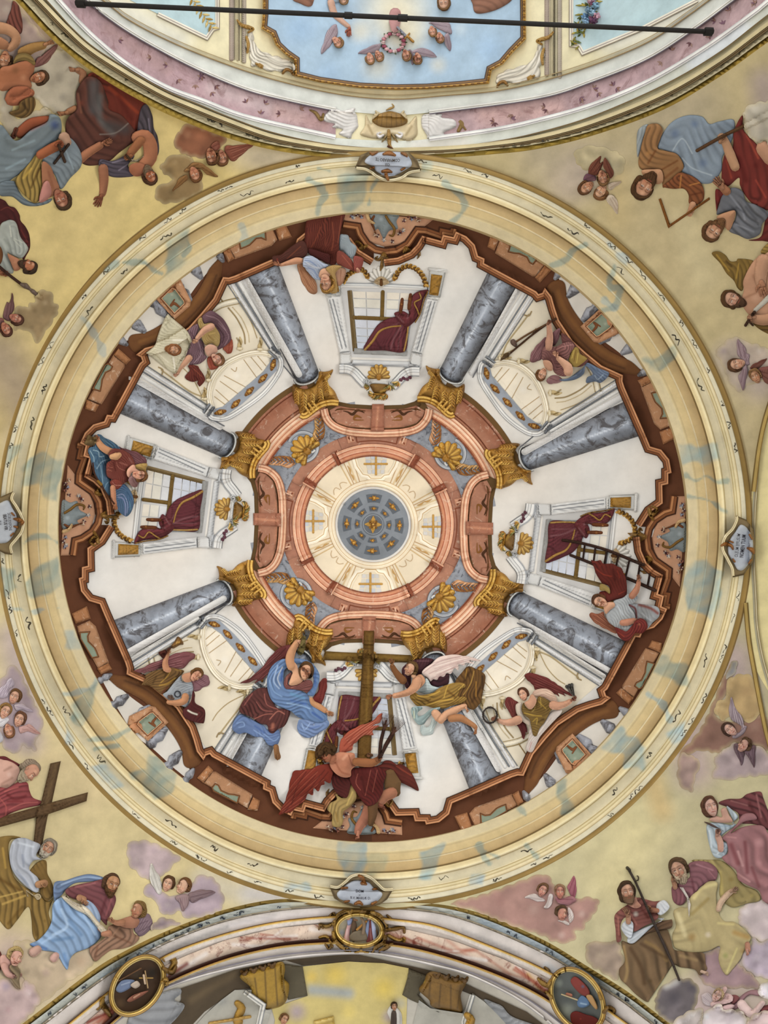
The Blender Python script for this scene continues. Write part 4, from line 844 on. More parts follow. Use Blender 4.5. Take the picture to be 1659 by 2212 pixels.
DX = [lambda p: p, rot_about(CB, 90), rot_about(CB, 180, scale=.972), rot_about(CB, -90, scale=.985)]
DD = ['north-west', 'north-east', 'south-east', 'south-west']; DW = ['behind the angel with the veil', 'behind the angel with the lance', 'behind the angel with the thorn crown', 'behind the angel with the bell']
def gallery(k):
    V(180, 480, 500); XF[0] = DX[k]
    w = thing('arched_gallery', 'cream arched gallery with ribbed vault and rosette soffit ' + DW[k], 'gallery', '1050 900', group='arched galleries')
    b = B(); b.shape('560,880 880,400 1000,400 1140,560 1345,930 1330,970 930,1340 880,1300 420,1000', 'e2d8c2', h=0, e=.004, sm=0, k=0, st=6, strokes=('#cfc2a6 90 .5 1000,760 900,900', '#ece4d2 60 .5 1100,700')); b.build('back_wall', 'wall_paint', w)
    b = B()
    for l, r, c_ in (('890,650 1000,590 1120,562', 11, 'efe6d0'), ('895,628 1000,568 1125,540', 4, '9c8a62'), ('900,668 1000,612 1125,582', 3, 'b3a078'), ('940,480 1000,570', 4, '93794e'), ('1040,615 1100,690 1150,790 1160,870', 5, 'a08c66'), ('1070,610 1135,690 1180,790 1190,860', 3, 'cdbb96'), ('1130,590 1200,710 1245,830', 3, 'b59f74'), ('660,1010 720,1050 790,1130 850,1250', 3, 'b59f74'), ('560,1060 640,1120 760,1210 850,1250', 5, 'b3a078'), ('540,1040 570,1060 560,1100', 5, 'a08c66'), ('1100,830 1130,880', 5, 'a99874')):
        b.limb(' '.join('%s,%g' % (q_, r) for q_ in l.split()), c_, h=.006)
    b.build('ribs', 'wall_paint', w)
    for nm, ls in (('right', ((('1012,410 1345,925'), 4, '8c8f92'), ('1040,405 1362,920', 11, 'dedede'), ('1072,405 1385,915', 7, '7c8084'), ('1100,398 1400,905', 12, 'e0dfdb'), ('1148,385 1545,1090', 24, 'd9d8d6'), ('1400,985 1510,1120', 4, '777a80'))),
                   ('left', (('410,1000 890,1312', 4, '8c8f92'), ('400,1022 880,1330', 11, 'dedede'), ('390,1048 890,1362', 6, '7c8084'), ('370,1070 880,1390', 14, 'e0dfdb'), ('335,1110 980,1470', 20, 'd9d8d6'), ('900,1400 1010,1460', 4, '777a80')))):
        b = B()
        for l, r, c_ in ls: b.limb(' '.join('%s,%g' % (q_, r) for q_ in l.split()), c_, h=.015, k=.3)
        b.build('pilaster', 'wall_paint', w)
    b = B(); b.shape('936,1340 925,1230 960,1130 1040,1030 1150,975 1260,955 1335,968 1345,1000 1290,1075 1150,1195 1000,1325', 'ece3d0', h=0, e=.006, sm=0, k=0, strokes=('#f4eee0 40 .7 1100,1100', '#dfd2b8 40 .4 950,1250'))
    for l in ('980,1140 1110,1230', '1010,1100 1160,1180', '1060,1050 1090,1070 1100,1040', '1150,985 1240,1110', '1200,965 1280,1060', '1250,960 1310,1030', '950,1200 1050,1290', '940,1250 1020,1310'): b.limb(' '.join(q_ + ',2.2' for q_ in l.split()), 'b89c70', h=.003)
    b.build('vault', 'wall_paint', w)
    b = B(); b.mold('915,1330 900,1230 930,1120 1010,1025 1120,965 1240,935 1335,945 1365,965', [(-6, .01, 'b9a47c'), (-5, .03, 'f4ecd8'), (-1, .035, 'b5a380'), (0, .04, 'f6efdc'), (3, .03, 'c3b28e'), (4, .035, 'f2ead6'), (7, .01, 'b7a684')], sm=1, st=4, flip=1); b.build('arch_moulding', 'wall_paint', w)
    b = B(); b.shape('1352,965 1395,985 1388,1060 1290,1165 1135,1305 1025,1385 935,1388 935,1340 1000,1322 1150,1192 1290,1072 1335,1008', '9aa1ab', h=0, e=.012, sm=0, st=4, k=0); so = b.build('soffit', 'plaster', w)
    for x, y in ((1360, 1022), (1287, 1120), (1190, 1213), (1092, 1302), (982, 1362)):
        a = math.atan2(-95, 95) if 1000 < x < 1350 else (math.atan2(-60, 20) if x > 1300 else math.atan2(-15, 60)); b = B(); u, v = math.cos(a), math.sin(a)
        b.limb([(x - 36 * u, y - 36 * v, 10), (x, y, 22), (x + 36 * u, y + 36 * v, 10)], '8a5a20', h=.02, k=.5)
        for t in (-26, -9, 9, 26): b.limb([(x + t * u - 8 * v, y + t * v + 8 * u, 5), (x + t * u + 8 * v, y + t * v - 8 * u, 5)], ('c99448', 'a9752c')[abs(t) > 10], h=.01)
        b.limb([(x - 2, y, 7), (x + 2, y, 7)], 'e0b45e', h=.012); b.build('rosette', 'gilding', so)
    b = B(); b.mold('1392,950 1418,1000 1400,1085 1295,1225 1135,1345 1020,1408 930,1405 905,1385', [(-5, .01, '8e9298'), (-4, .02, 'e3e3e1'), (-1, .025, '8b8e94'), (0, .03, 'e9e8e4'), (4, .02, '9a9da2'), (5, .01, 'c9c9c8')], sm=1, st=4); b.build('arch_moulding', 'wall_paint', w)
    for x, y, a in ((1370, 935, -50), (900, 1345, 35)):
        b = B()
        for t in (-20, 0, 20): ca, sa = math.cos(math.radians(a)), math.sin(math.radians(a)); b.limb([(x - 34 * sa * -1 + t * ca, y - 34 * ca + t * sa, 9), (x + 34 * sa * -1 + t * ca, y + 34 * ca + t * sa, 9)], ('83878c', 'd6d6d4', '6c7076')[t // 20 + 1], h=.02, k=.4)
        b.build('impost', 'wall_paint', w)
    for x, y in ((1122, 885), (1268, 890), (895, 1110), (868, 1245)):
        b = B(); b.limb([(x, y - 60, 5), (x + 6, y - 30, 13), (x - 4, y, 16), (x, y + 25, 13)], 'c9b486', h=.02, k=.5); b.limb([(x - 14, y + 22, 10), (x + 14, y + 22, 10)], 'e3d6b6', h=.015, k=.5); b.limb([(x - 4, y - 40, 4), (x + 8, y - 10, 5)], '8a7448', h=.008); b.build('bracket', 'wall_paint', w)
    XF[0] = None
for k in range(4): gallery(k)

# --- the brown parapet that runs round the foot of the painted drum
VW[:] = [0, 0, 1]
QUART = raw('829,561 859,557 886,545 901,529 912,510 953,521 957,508 980,513 985,501 1007,511 1025,529 1032,553 1046,559 1045,569 1158,630 1163,636 1172,633 1177,623 1191,641 1198,666 1207,692 1236,736 1266,763 1299,790 1345,811 1344,823 1348,836 1394,941 1404,965 1428,972 1445,993 1450,1021 1443,1023 1443,1045 1430,1048 1431,1087 1404,1106 1384,1138')
PXF = [rot_about(CB, 90 * k, scale=(1, 1, .985, .995)[k]) for k in range(4)]
par = thing('parapet', 'brown moulded parapet winding round the foot of the painted drum', 'parapet', '1150,640'); par['kind'] = 'thing'
b = B(); b.add(*(lambda t: (pt(np.concatenate([arc((805.6, 1138.5), r, 0, 359.1, 400) for r in (648, 700)]), 'D', np.full(800, .004)), [(i, 400 + i, 400 + (i + 1) % 400, (i + 1) % 400) for i in range(400)], np.tile(lin('4a2a18'), (800, 1))))(0)); b.build('brown_ground', 'fresco', par)  # plain dark brown ground between parapet and ring
for k in range(4):
    XF[0] = PXF[k]
    pq = P(QUART)
    # body behind the moulding
    inner = pq; outer = np.array([pol(698, math.degrees(math.atan2(y - 1138, x - 805.5)), (805.6, 1138.5)) for x, y in pq])
    body = np.concatenate([inner, outer[::-1]])
    B().shape(body, '5b351f', h=0, e=.008, sm=0, st=8, view=False, k=0, strokes=()).build('body', 'fresco', par)
for k in range(4):
    XF[0] = PXF[k]
    V(1000, 500, 460)
    # openings of the diagonal run with grey balusters
    b = B(); b.shape('745,300 850,360 960,460 1050,540 1180,640 1300,820 1390,980 1440,1090 1360,1060 1200,930 1050,820 900,690 790,520', 'd9d4cb', h=0, e=.004, sm=1, k=0); b.build('opening', 'wall_paint', par)
    b = B(); b.shape('655,440 720,380 790,400 815,520 880,640 990,780 1110,905 1230,975 1320,1020 1400,1110 1290,1110 1130,1080 1010,1000 860,850 740,690 700,560', '6b4526', h=.02, e=.012, k=.2, cap=10, strokes=('#83592f 30 .6 740,470 800,620 920,780 1080,930 1260,1030', '#3c2412 14 .7 700,480 760,650 900,830 1080,990 1260,1070')); b.build('coping', 'fresco', par)
    for x, y, r in ((745, 330, 36), (865, 455, 50), (985, 640, 52), (1110, 830, 42), (1290, 915, 46), (1405, 1100, 32)):
        b = B(); a = math.atan2(y - (1138 - 500) / VW[2], x - (805 - 1000) / VW[2]); u, v = math.cos(a), math.sin(a)
        b.limb([(x - u * r * 1.2, y - v * r * 1.2, r * .45), (x - u * r * .5, y - v * r * .5, r * .72), (x + u * r * .3, y + v * r * .3, r * .95), (x + u * r * 1.1, y + v * r * 1.1, r * .6), (x + u * r * 1.7, y + v * r * 1.7, r * .9)], '9a9da6', h=.06, k=.5, strokes=('#c6cad4 14 .6 %f,%f' % (x - 10, y - 5), '#5c5f68 16 .6 %f,%f' % (x + u * r * .9, y + v * r * .9)))
        b.build('baluster', 'painted_marble', par)
    b = B(); b.shape('1078,592 1240,725 1225,790 1060,870 1020,862 915,740', 'b98a66', h=.03, e=.02, sm=0, cap=4, k=.35); pn = b.build('panel', 'red_marble', par)
    b = B(); b.shape('1080,640 1160,720 1150,745 1060,812 1040,815 965,740', '8b9683', h=.004, e=.004, sm=0, k=0, strokes=('#5e6a5c 18 .6 1000,750', '#b8b9a6 18 .6 1110,720')); b.limb('1000,790 6 1040,740 12 1020,710 8 1070,740 5', '7a4a2a', h=.01); b.limb('1160,700 40 1190,690 40', 'c08a64', h=.006, sm=0); b.mold('1080,636 1164,722 1150,750 1060,816 1038,820 960,740', [(-1.5, .006, '6b3e22'), (0, .012, 'd0a078'), (1.5, .006, '5c341e')], closed=True); b.build('inset', 'fresco', pn)
    for pts, cut, posts in (('288,60 640,262 575,352 540,350 250,170', '372,100 560,196 570,222 545,254 520,240 500,200 440,172 400,168 355,158', ('212,40 290,50 245,150 190,120', '640,262 690,300 600,400 560,360')),
                            ('1386,1212 1470,1160 1620,1430 1640,1500 1540,1545 1490,1500', '1470,1260 1520,1250 1610,1400 1615,1450 1540,1455 1555,1420 1550,1380 1500,1330 1485,1300', ('1360,1160 1450,1120 1480,1165 1390,1210', '1530,1560 1650,1520 1680,1600 1560,1660'))):
        b = B(); b.shape(pts, 'ab7f5d', h=.03, e=.02, sm=0, cap=4, k=.4, strokes=('#8f6444 40 .5 ' + pts.split()[3],)); pn = b.build('panel', 'red_marble', par)
        b = B(); b.shape(cut, '86927f', h=.002, e=.004, sm=0, k=0, strokes=('#566456 14 .6 ' + cut.split()[1], '#aeb3a2 16 .6 ' + cut.split()[4])); b.mold(cut, [(-1.5, .006, '57341c'), (0, .012, '8a5c36'), (1.5, .006, '4c2c18')], closed=True); b.build('inset', 'fresco', pn)
        for q_ in posts: B().shape(q_, 'a4724c', h=.04, e=.02, sm=0, cap=5, k=.5).build('post', 'red_marble', par)
    # medallion on the cardinal axis, first drawn at the north
    XF[0] = rot_about(CB, 90 * k, scale=(1, 1, .985, .995)[k]); V(600, 440, 500)
    b = B(); b.shape('468,60 1120,110 1050,165 990,175 955,240 890,290 760,308 650,275 595,205 585,150 470,130', 'b98c6e', h=.02, e=.012, sm=0, cap=6, k=.25, strokes=('#a5765a 60 .5 640,240', '#c69c80 60 .5 980,120')); md = b.build('medallion', 'fresco', par)
    b = B(); b.shape('668,70 860,70 850,130 860,180 800,195 760,250 720,180 690,200 680,140', '7d8688', h=.03, cap=10, k=.4, strokes=('#a9b3b8 24 .6 740,110', '#5c6468 20 .6 800,170'))
    b.limb('775,90 9 800,130 10 835,180 10 825,230 8 800,225 5', '7a5a28', h=.03, k=.6); b.limb('690,90 8 672,130 10 690,180 6 700,210 4', '6a3d1e', h=.02); b.limb('640,80 14 655,120 12 690,140 8', 'c9a87a', h=.02, k=.5); b.build('cartouche', 'fresco', md)
    b = B()
    for t, (x, y) in enumerate(((570, 80), (545, 100), (600, 95), (715, 230), (700, 225), (885, 200), (870, 215), (900, 190), (960, 110), (985, 95), (1010, 120), (940, 90), (820, 270), (760, 260), (530, 90), (905, 120))):
        for u in range(5): a = u * 1.256 + t; b.limb([(x, y, 4), (x + 9 * math.cos(a), y + 9 * math.sin(a), 5), (x + 17 * math.cos(a), y + 15 * math.sin(a), 2)], ('4a2c30', 'c4b8a8', '8a90a0', '55343a', 'c9b49c', '8d5a4a')[(t + u % 2) % 6], h=.004, k=.2)
    b.build('flowers', 'fresco', md)
    b = B(); b.mold('470,150 575,165 590,215 640,290 700,330 770,345 850,335 930,290 975,225 1000,190 1060,195 1175,235 1180,200 1255,215 1262,180', [(-9, .01, '3f2313'), (-6, .03, '7a4a2a'), (-1, .05, '55301a'), (0, .06, 'b07a50'), (5, .045, '6b3e22'), (8, .02, '3f2313')], st=4); b.build('frame', 'fresco', md)
    b = B()
    for l in ('760,360 14 730,400 12 700,395 9 715,380 6', '760,360 14 790,400 12 820,410 9 805,395 6', '755,370 16 750,410 12 745,450 14 735,480 4', '560,330 14 600,320 16 640,300 8', '540,310 8 565,270 9 600,300 12', '930,330 14 970,345 12 1010,370 9 1000,395 3', '980,340 12 1010,345 14 1020,370 6', '920,320 16 905,350 10 930,360 6'): b.limb(l, '8d6a30', h=.04, k=.6)
    b.build('scrolls', 'gilding', par)
    XF[0] = PXF[k]; VW[:] = [0, 0, 1]
    b = B(); b.mold(QUART, [(-15, .03, '3d2212'), (-13, .06, '7d4c2c'), (-9, .08, '4c2a16'), (-8, .09, 'a8704a'), (-4, .10, '57301a'), (-3, .11, 'c08a62'), (0.5, .10, '7a4528'), (1.5, .02, '55301c')], st=4, flip=-1); b.build('moulding', 'fresco', par)
    XF[0] = None
# ================================================================ figures
def loc(x, y, s, up):
    a = math.radians(up); U = np.array([math.cos(a), math.sin(a)]); D = -U; R = np.array([-U[1], U[0]])
    return lambda q: np.array([(x, y)]) + s * (np.outer(raw(q)[:, 0], R) + np.outer(raw(q)[:, 1], D))
def ss(f, col, w, al, pts): return '#%s %f %f ' % (col, w / VW[2], al) + ' '.join('%f,%f' % tuple(q) for q in f(pts))
def head(body, hair, x, y, s, up, t, skin='c99478', hc='5a3a20', beard=None, old=False, surf='D', long=0, bald=0):
    "a head with face, ears and hair; s = half its height, up = where the crown points, t = turn (-1 left .. 1 right)"
    f = loc(x, y, s, up); px = s * VW[2]; st = max(.9, px * .075); w = px
    a = abs(t); sg = 1 if t >= 0 else -1
    dk = '6a3a28'; hd = '#%s' % hc
    hb = [(-.75 - .25 * t - .1 * long, .15), (-.8 - .22 * t, -.4), (-.5 - .15 * t, -.9), (-.05 - .1 * t, -1.08), (.5 - .12 * t, -.92), (.8 - .2 * t, -.4), (.78 - .25 * t + .1 * long, .15)]
    back = [(.6 - .3 * t, .5 + .5 * long), (0 - .35 * t, .6 + .6 * long), (-.6 - .3 * t, .5 + .5 * long)]
    hair.shape(f(hb + back), hc, surf, h=.02, e=.008, st=st * 1.2, cap=w * .4, k=.5, puff=w * .07, amp=.55, wl=max(2.2, w * .2) / VW[2] / 2, fold=[tuple(q) for q in f([(-.8, -.9), (0, -1.3), (.8, -.9)])])
    # face
    prof = max(0, a - .45) / .55
    L_ = [(-.55 + .12 * t, -.45), (-.3 + .12 * t, -.78), (.05 + .1 * t, -.85), (.38 + .1 * t, -.75), (.56 + .1 * t, -.4), (.56 + .08 * t, .05), (.5 + .1 * t, .45), (.3 + .2 * t, .85), (.1 + .25 * t, 1.0), (-.12 + .25 * t, .98), (-.35 + .18 * t, .75), (-.52 + .12 * t, .35), (-.58 + .12 * t, 0)]
    if prof > 0:
        if sg > 0: L_[4:9] = [(.6 + .1 * t, -.4), (.56 + .12 * t, -.12), (.62 + .28 * prof, .24), (.58 + .1 * prof, .34), (.62 + .08 * prof, .5), (.56 + .08 * prof, .62), (.58 + .06 * prof, .85), (.3, 1.0)]
        else: L_[9:13] = [(-.3, 1.0), (-.58 - .06 * prof, .85), (-.56 - .08 * prof, .62), (-.62 - .08 * prof, .5), (-.58 - .1 * prof, .34), (-.62 - .28 * prof, .24), (-.56 + .12 * t, -.12), (-.6 + .1 * t, -.4)]
    ex = .27 * (1 - .35 * a); cx_ = .34 * t; eyes = [cx_ - ex, cx_ + ex]
    if prof > .5: eyes = [cx_ + sg * .14]
    sk = [ss(f, 'e8b898', w * .3, .5, [(cx_ * 1.1, -.5)]), ss(f, 'c9785c', w * .22, .5, [(cx_ - .3 * sg, .32)]), ss(f, 'c9785c', w * .2, .45, [(cx_ + .28 * sg, .32)]), ss(f, '8a5640', w * .3, .6, [(-.55 * sg, -.3), (-.55 * sg, .5), (-.2 * sg, .95)])]  # forehead highlight and side shade painted into the skin, besides the cheek flush
    for e in eyes:
        sk += [ss(f, '8a5a44', w * .17, .7, [(e - .1, -.08), (e + .1, -.08)]), ss(f, '4a2c1c', w * .07, .85, [(e - .15, -.25), (e, -.29), (e + .15, -.24)]), ss(f, 'efe2d2', w * .075, .9, [(e - .07, -.02), (e + .07, -.02)]), ss(f, '20140f', w * .075, 1, [(e + .02 * t, -.03)]), ss(f, '3a2016', w * .045, .9, [(e - .13, -.06), (e, -.11), (e + .13, -.05)])]
    nx = cx_ + .12 * t
    sk += [ss(f, '9a6248', w * .09, .6, [(nx - .07 * sg, -.1), (nx - .1 * sg, .2), (nx - .08 * sg, .3)]), ss(f, 'f0c8aa', w * .07, .7, [(nx, -.1), (nx + .06 * sg, .22)]), ss(f, '6e3a28', w * .05, .85, [(nx - .11, .34), (nx, .37), (nx + .11, .33)]),
           ss(f, '9a4638', w * .075, .9, [(cx_ - .19, .56), (cx_, .54), (cx_ + .19, .56)]), ss(f, '5a261c', w * .035, .9, [(cx_ - .2, .575), (cx_, .58), (cx_ + .2, .575)]), ss(f, '9a6650', w * .06, .5, [(cx_ - .1, .72), (cx_ + .1, .72)])]
    if old: sk += [ss(f, '8a5a44', w * .04, .6, [(cx_ - .3, -.5), (cx_ + .3, -.5)]), ss(f, '8a5a44', w * .04, .5, [(cx_ - .26, -.62), (cx_ + .26, -.62)])]
    body.shape(f(L_), skin, surf, h=.02, e=.012, st=st, cap=w * .35, k=.3, strokes=sk, mott=.02)
    if a < .95 or True:
        ea = f([(-sg * (.5 - .1 * a) + .1 * t, -.02), (-sg * (.5 - .1 * a) + .1 * t, .2)])
        if a > .2: body.limb([(*ea[0], s * .11), (*ea[1], s * .07)], skin, surf, h=.006, k=.6, st=st)
    if not bald:
        fr = [(-.66 - .1 * t, -.05), (-.74 - .15 * t, -.45), (-.45 - .1 * t, -.95), (.05 - .05 * t, -1.08), (.5 - .08 * t, -.92), (.74 - .15 * t, -.45), (.66 - .1 * t, -.05), (.52 + .05 * t, -.4), (.28 + .12 * t, -.66), (0 + .15 * t, -.74), (-.3 + .12 * t, -.64), (-.52 + .05 * t, -.4)]
        hair.shape(f(fr), hc, surf, h=.012, e=.006, st=st * 1.1, cap=w * .25, k=.5, puff=w * .07, amp=.55, wl=max(2, w * .17) / VW[2] / 2, fold=[tuple(q) for q in f([(-.8, -.2), (-.4, -.8), (.1, -.95), (.8, -.2)])])
    if beard:
        bd = [(-.54 + .1 * t, .12), (-.36 + .2 * t, .4), (cx_ - .1, .44), (cx_ + .12, .44), (.36 + .2 * t, .42), (.54 + .1 * t, .12), (.5 + .15 * t, .75), (.22 + .3 * t, 1.2), (-.05 + .3 * t, 1.28), (-.3 + .25 * t, 1.1), (-.52 + .14 * t, .7)]
        B_ = hair if hair is not None else body
        hair.shape(f(bd), beard, surf, h=.012, e=.006, st=st, cap=w * .25, k=.4, puff=w * .06, amp=.45, wl=max(2, w * .16) / VW[2] / 2, fold=[tuple(q) for q in f([(0 + .2 * t, .3), (0.05 + .3 * t, 1.3)])], strokes=[ss(f, '8a4638', w * .06, .9, [(cx_ - .15, .56), (cx_ + .15, .56)])])
def hand(body, x, y, s, ang, skin='c08a6c', surf='D', curl=0, thumb=1, spread=.28):
    "palm, four fingers of different lengths and a thumb; ang = where the fingers point"
    a = math.radians(ang); d = np.array([math.cos(a), math.sin(a)]); n = np.array([-d[1], d[0]]) * thumb; c = np.array([x, y], float)
    kw = dict(h=.008, k=.5, st=max(.9, s * VW[2] * .12))
    body.limb([(*(c - d * s * .55), s * .3), (*(c - d * s * .1), s * .42), (*(c + d * s * .25), s * .42)], skin, surf, **kw)
    for i, (o, L_) in enumerate(((.33, .85), (.12, 1.0), (-.1, .93), (-.31, .7))):
        p0 = c + d * s * .2 + n * s * o; aa = spread * (o * 1.6); e = d * math.cos(aa) + n * math.sin(aa)
        p1 = p0 + e * s * L_ * .5; e2 = e * math.cos(curl) - n * math.sin(curl); p2 = p1 + e2 * s * L_ * .5
        body.limb([(*p0, s * .15), (*p1, s * .135), (*p2, s * .1)], skin, surf, **kw)
    p0 = c - d * s * .2 + n * s * .3; p1 = p0 + (d * .6 + n * .8) * s * .45; p2 = p1 + (d * .9 + n * .2) * s * .4
    body.limb([(*p0, s * .17), (*p1, s * .15), (*p2, s * .1)], skin, surf, **kw)
def fist(body, x, y, s, ang, skin='c08a6c', surf='D'):
    "a hand closed on something: four finger backs side by side and the thumb"
    a = math.radians(ang); d = np.array([math.cos(a), math.sin(a)]); n = np.array([-d[1], d[0]]); c = np.array([x, y], float); kw = dict(h=.008, k=.5, st=max(.9, s * VW[2] * .12))
    body.limb([(*(c - d * s * .5), s * .36), (*(c + d * s * .1), s * .46)], skin, surf, **kw)
    for o, L_ in ((.36, .5), (.12, .6), (-.13, .56), (-.37, .42)): body.limb([(*(c + n * s * o + d * s * .1), s * .14), (*(c + n * s * o + d * s * (.1 + L_)), s * .13)], skin, surf, **kw)
    body.limb([(*(c + n * s * .35 - d * s * .2), s * .15), (*(c + n * s * .55 + d * s * .35), s * .12)], skin, surf, **kw)
def foot(body, x, y, s, ang, skin='b98266', surf='D', side=1):
    a = math.radians(ang); d = np.array([math.cos(a), math.sin(a)]); n = np.array([-d[1], d[0]]) * side; c = np.array([x, y], float); kw = dict(h=.008, k=.5, st=max(.9, s * VW[2] * .12))
    body.limb([(*(c - d * s * .5), s * .32), (*c, s * .3), (*(c + d * s * .55), s * .36)], skin, surf, **kw)
    for i, o in enumerate((.3, .14, 0, -.14, -.27)): body.limb([(*(c + d * s * .6 + n * s * o), s * .1), (*(c + d * s * (.92 - .07 * i) + n * s * o * 1.1), s * (.13 - .012 * i))], skin, surf, **kw)
def wing(par, outline, col, dark, light, surf='D', feathers=(), name='wing', h=.02, st=1.5):
    q = raw(outline); c = q.mean(0); ax = np.linalg.svd(q - c)[2][0]; nn = np.array([-ax[1], ax[0]]); a, n = (q - c) @ ax, (q - c) @ nn; w = 1 / VW[2]; sk = []
    if abs(n[a > np.median(a)]).mean() > abs(n[a <= np.median(a)]).mean(): ax = -ax; a = -a
    for k, t in enumerate(np.linspace(n.min() * .75, n.max() * .75, 6)):
        for cl, o, wd in ((dark, 0, 1.7), (light, 1.6 * w, 1.2)): sk.append('#%s %f .6 %f %f %f %f %f %f' % (cl, wd * w, *(c + ax * a.min() * .55 + nn * (t + o)), *(c + ax * a.max() * .25 + nn * (t * .8 + o)), *(c + ax * a.max() * .9 + nn * (t * .35 + o))))
    sk += ['#%s %f .7 %s' % (dark, 2.2 * w, f) for f in feathers]
    b = B(); b.shape(outline, ds(col, .12), surf, sb=True, h=h, st=st, cap=8, k=.35, puff=1.3, strokes=sk)
    return b.build(name, 'fresco', par)
class Fig:
    def __init__(s, name, label, cat, at, surf='D', group=None):
        s.t = thing(name, label, cat, at, surf, group); s.sf = surf; s.body = B(); s.hair = B(); s.beard = None
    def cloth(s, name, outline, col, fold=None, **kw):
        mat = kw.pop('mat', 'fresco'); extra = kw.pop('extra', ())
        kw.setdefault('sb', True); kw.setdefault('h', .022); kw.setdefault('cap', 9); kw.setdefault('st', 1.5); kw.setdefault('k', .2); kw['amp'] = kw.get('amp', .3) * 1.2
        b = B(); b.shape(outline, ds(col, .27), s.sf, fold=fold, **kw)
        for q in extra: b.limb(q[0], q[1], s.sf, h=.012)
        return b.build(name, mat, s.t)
    def skin(s, l, col='c08a6c', **kw): kw.setdefault('h', .02); kw.setdefault('k', .42); s.body.limb(l, col, s.sf, sb=True, **kw)
    def flesh(s, o, col='c08a6c', **kw): kw.setdefault('h', .02); kw.setdefault('k', .35); kw.setdefault('st', 1.6); s.body.shape(o, col, s.sf, sb=True, **kw)
    def head(s, *a, **kw): head(s.body, s.hair, *a, surf=s.sf, **kw)
    def hand(s, *a, **kw): hand(s.body, *a, surf=s.sf, **kw)
    def fist(s, *a, **kw): fist(s.body, *a, surf=s.sf, **kw)
    def foot(s, *a, **kw): foot(s.body, *a, surf=s.sf, **kw)
    def wing(s, o, col, dark, light, f=(), **kw): return wing(s.t, o, col, dark, light, s.sf, f, **kw)
    def done(s):
        if s.body.n: s.body.build('body', 'fresco', s.t)
        if s.hair.n: s.hair.build('hair', 'fresco', s.t)
XF[0] = None
# --- angel at the north parapet, head downwards
V(580, 440, 220)
f = Fig('angel', 'upside-down angel in deep red robe and blue striped tunic at the top parapet', 'angel', '900 900')
f.wing('472,1000 560,980 590,1050 660,1140 740,1230 780,1310 800,1420 770,1465 720,1470 650,1430 570,1320 510,1180', 'a87452', '7d4c32', 'cf9c74', ('520,1080 640,1300 740,1420', '600,1080 700,1240'))
f.wing('1090,1120 1180,1040 1255,1060 1250,1180 1220,1270 1160,1335 1115,1300', 'b08468', '8a5c44', 'cda288', ('1180,1080 1170,1280',))
f.cloth('sash', '1160,520 1230,500 1300,520 1340,620 1430,700 1420,800 1370,890 1260,840 1220,760 1160,740', '8d9aa3', '1230,540 1300,840', wl=14, amp=.25)
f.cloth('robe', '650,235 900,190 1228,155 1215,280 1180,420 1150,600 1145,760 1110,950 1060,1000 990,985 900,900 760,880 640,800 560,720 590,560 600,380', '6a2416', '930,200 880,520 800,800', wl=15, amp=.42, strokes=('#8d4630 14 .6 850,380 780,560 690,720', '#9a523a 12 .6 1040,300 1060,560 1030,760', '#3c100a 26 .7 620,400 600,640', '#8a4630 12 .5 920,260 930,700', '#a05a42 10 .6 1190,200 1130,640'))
f.cloth('robe_fold', '650,730 760,750 900,800 990,830 1000,930 960,980 860,930 740,890 660,810', '521612', '660,760 960,900', wl=14, amp=.3)
f.cloth('sleeve', '540,600 600,640 640,760 600,860 500,900 330,930 170,1020 110,990 60,900 80,850 200,830 290,760 420,660', '55261a', '120,930 360,780 540,680', wl=13, amp=.4, strokes=('#8a4a30 12 .6 300,900 520,700', '#9a3a30 20 .5 140,900 160,980'))
f.skin('200 1000 25 340 960 42 450 930 55 520 930 50', 'c99474'); f.hand(150, 985, 60, 195, 'b27a5c')
f.cloth('sleeve', '1120,780 1200,780 1300,860 1380,960 1400,1090 1290,1060 1180,1010 1110,960', '8c3a2a', '1150,820 1380,1080', wl=13, amp=.35, strokes=('#b06450 12 .6 1200,840 1370,1050',))
f.cloth('cuff', '1385,870 1440,850 1545,900 1510,1060 1420,1110 1390,1040', '9c4236', '1400,880 1440,1090', wl=12, amp=.3); f.fist(1460, 1085, 55, 60, 'c9967c')
f.cloth('tunic', '580,880 680,845 780,890 880,960 970,1000 930,1050 850,1100 830,1180 850,1240 760,1230 680,1160 600,1050 560,1010', 'a9b8d4', '560,1000 760,1000 900,1080', wl=16, amp=.45, strokes=('#5f7cb0 16 .7 600,920 680,940 780,1010', '#5f7cb0 14 .7 640,1040 740,1090 800,1200', '#e6e6e6 12 .7 620,960 740,1030 850,1050'))
f.flesh('850,1080 930,1050 1010,1090 1020,1150 960,1200 880,1230 820,1180', 'd0a284')
f.cloth('hair_locks', '930,1060 1050,1000 1190,1020 1130,1080 1090,1140 1110,1260 1120,1440 1010,1450 1060,1300 1030,1180', 'b58a44', '1010,1040 1080,1200 1080,1440', wl=10, amp=.45)
f.head(945, 1300, 150, 92, .62, 'd6a689', 'a87e3e'); f.done()

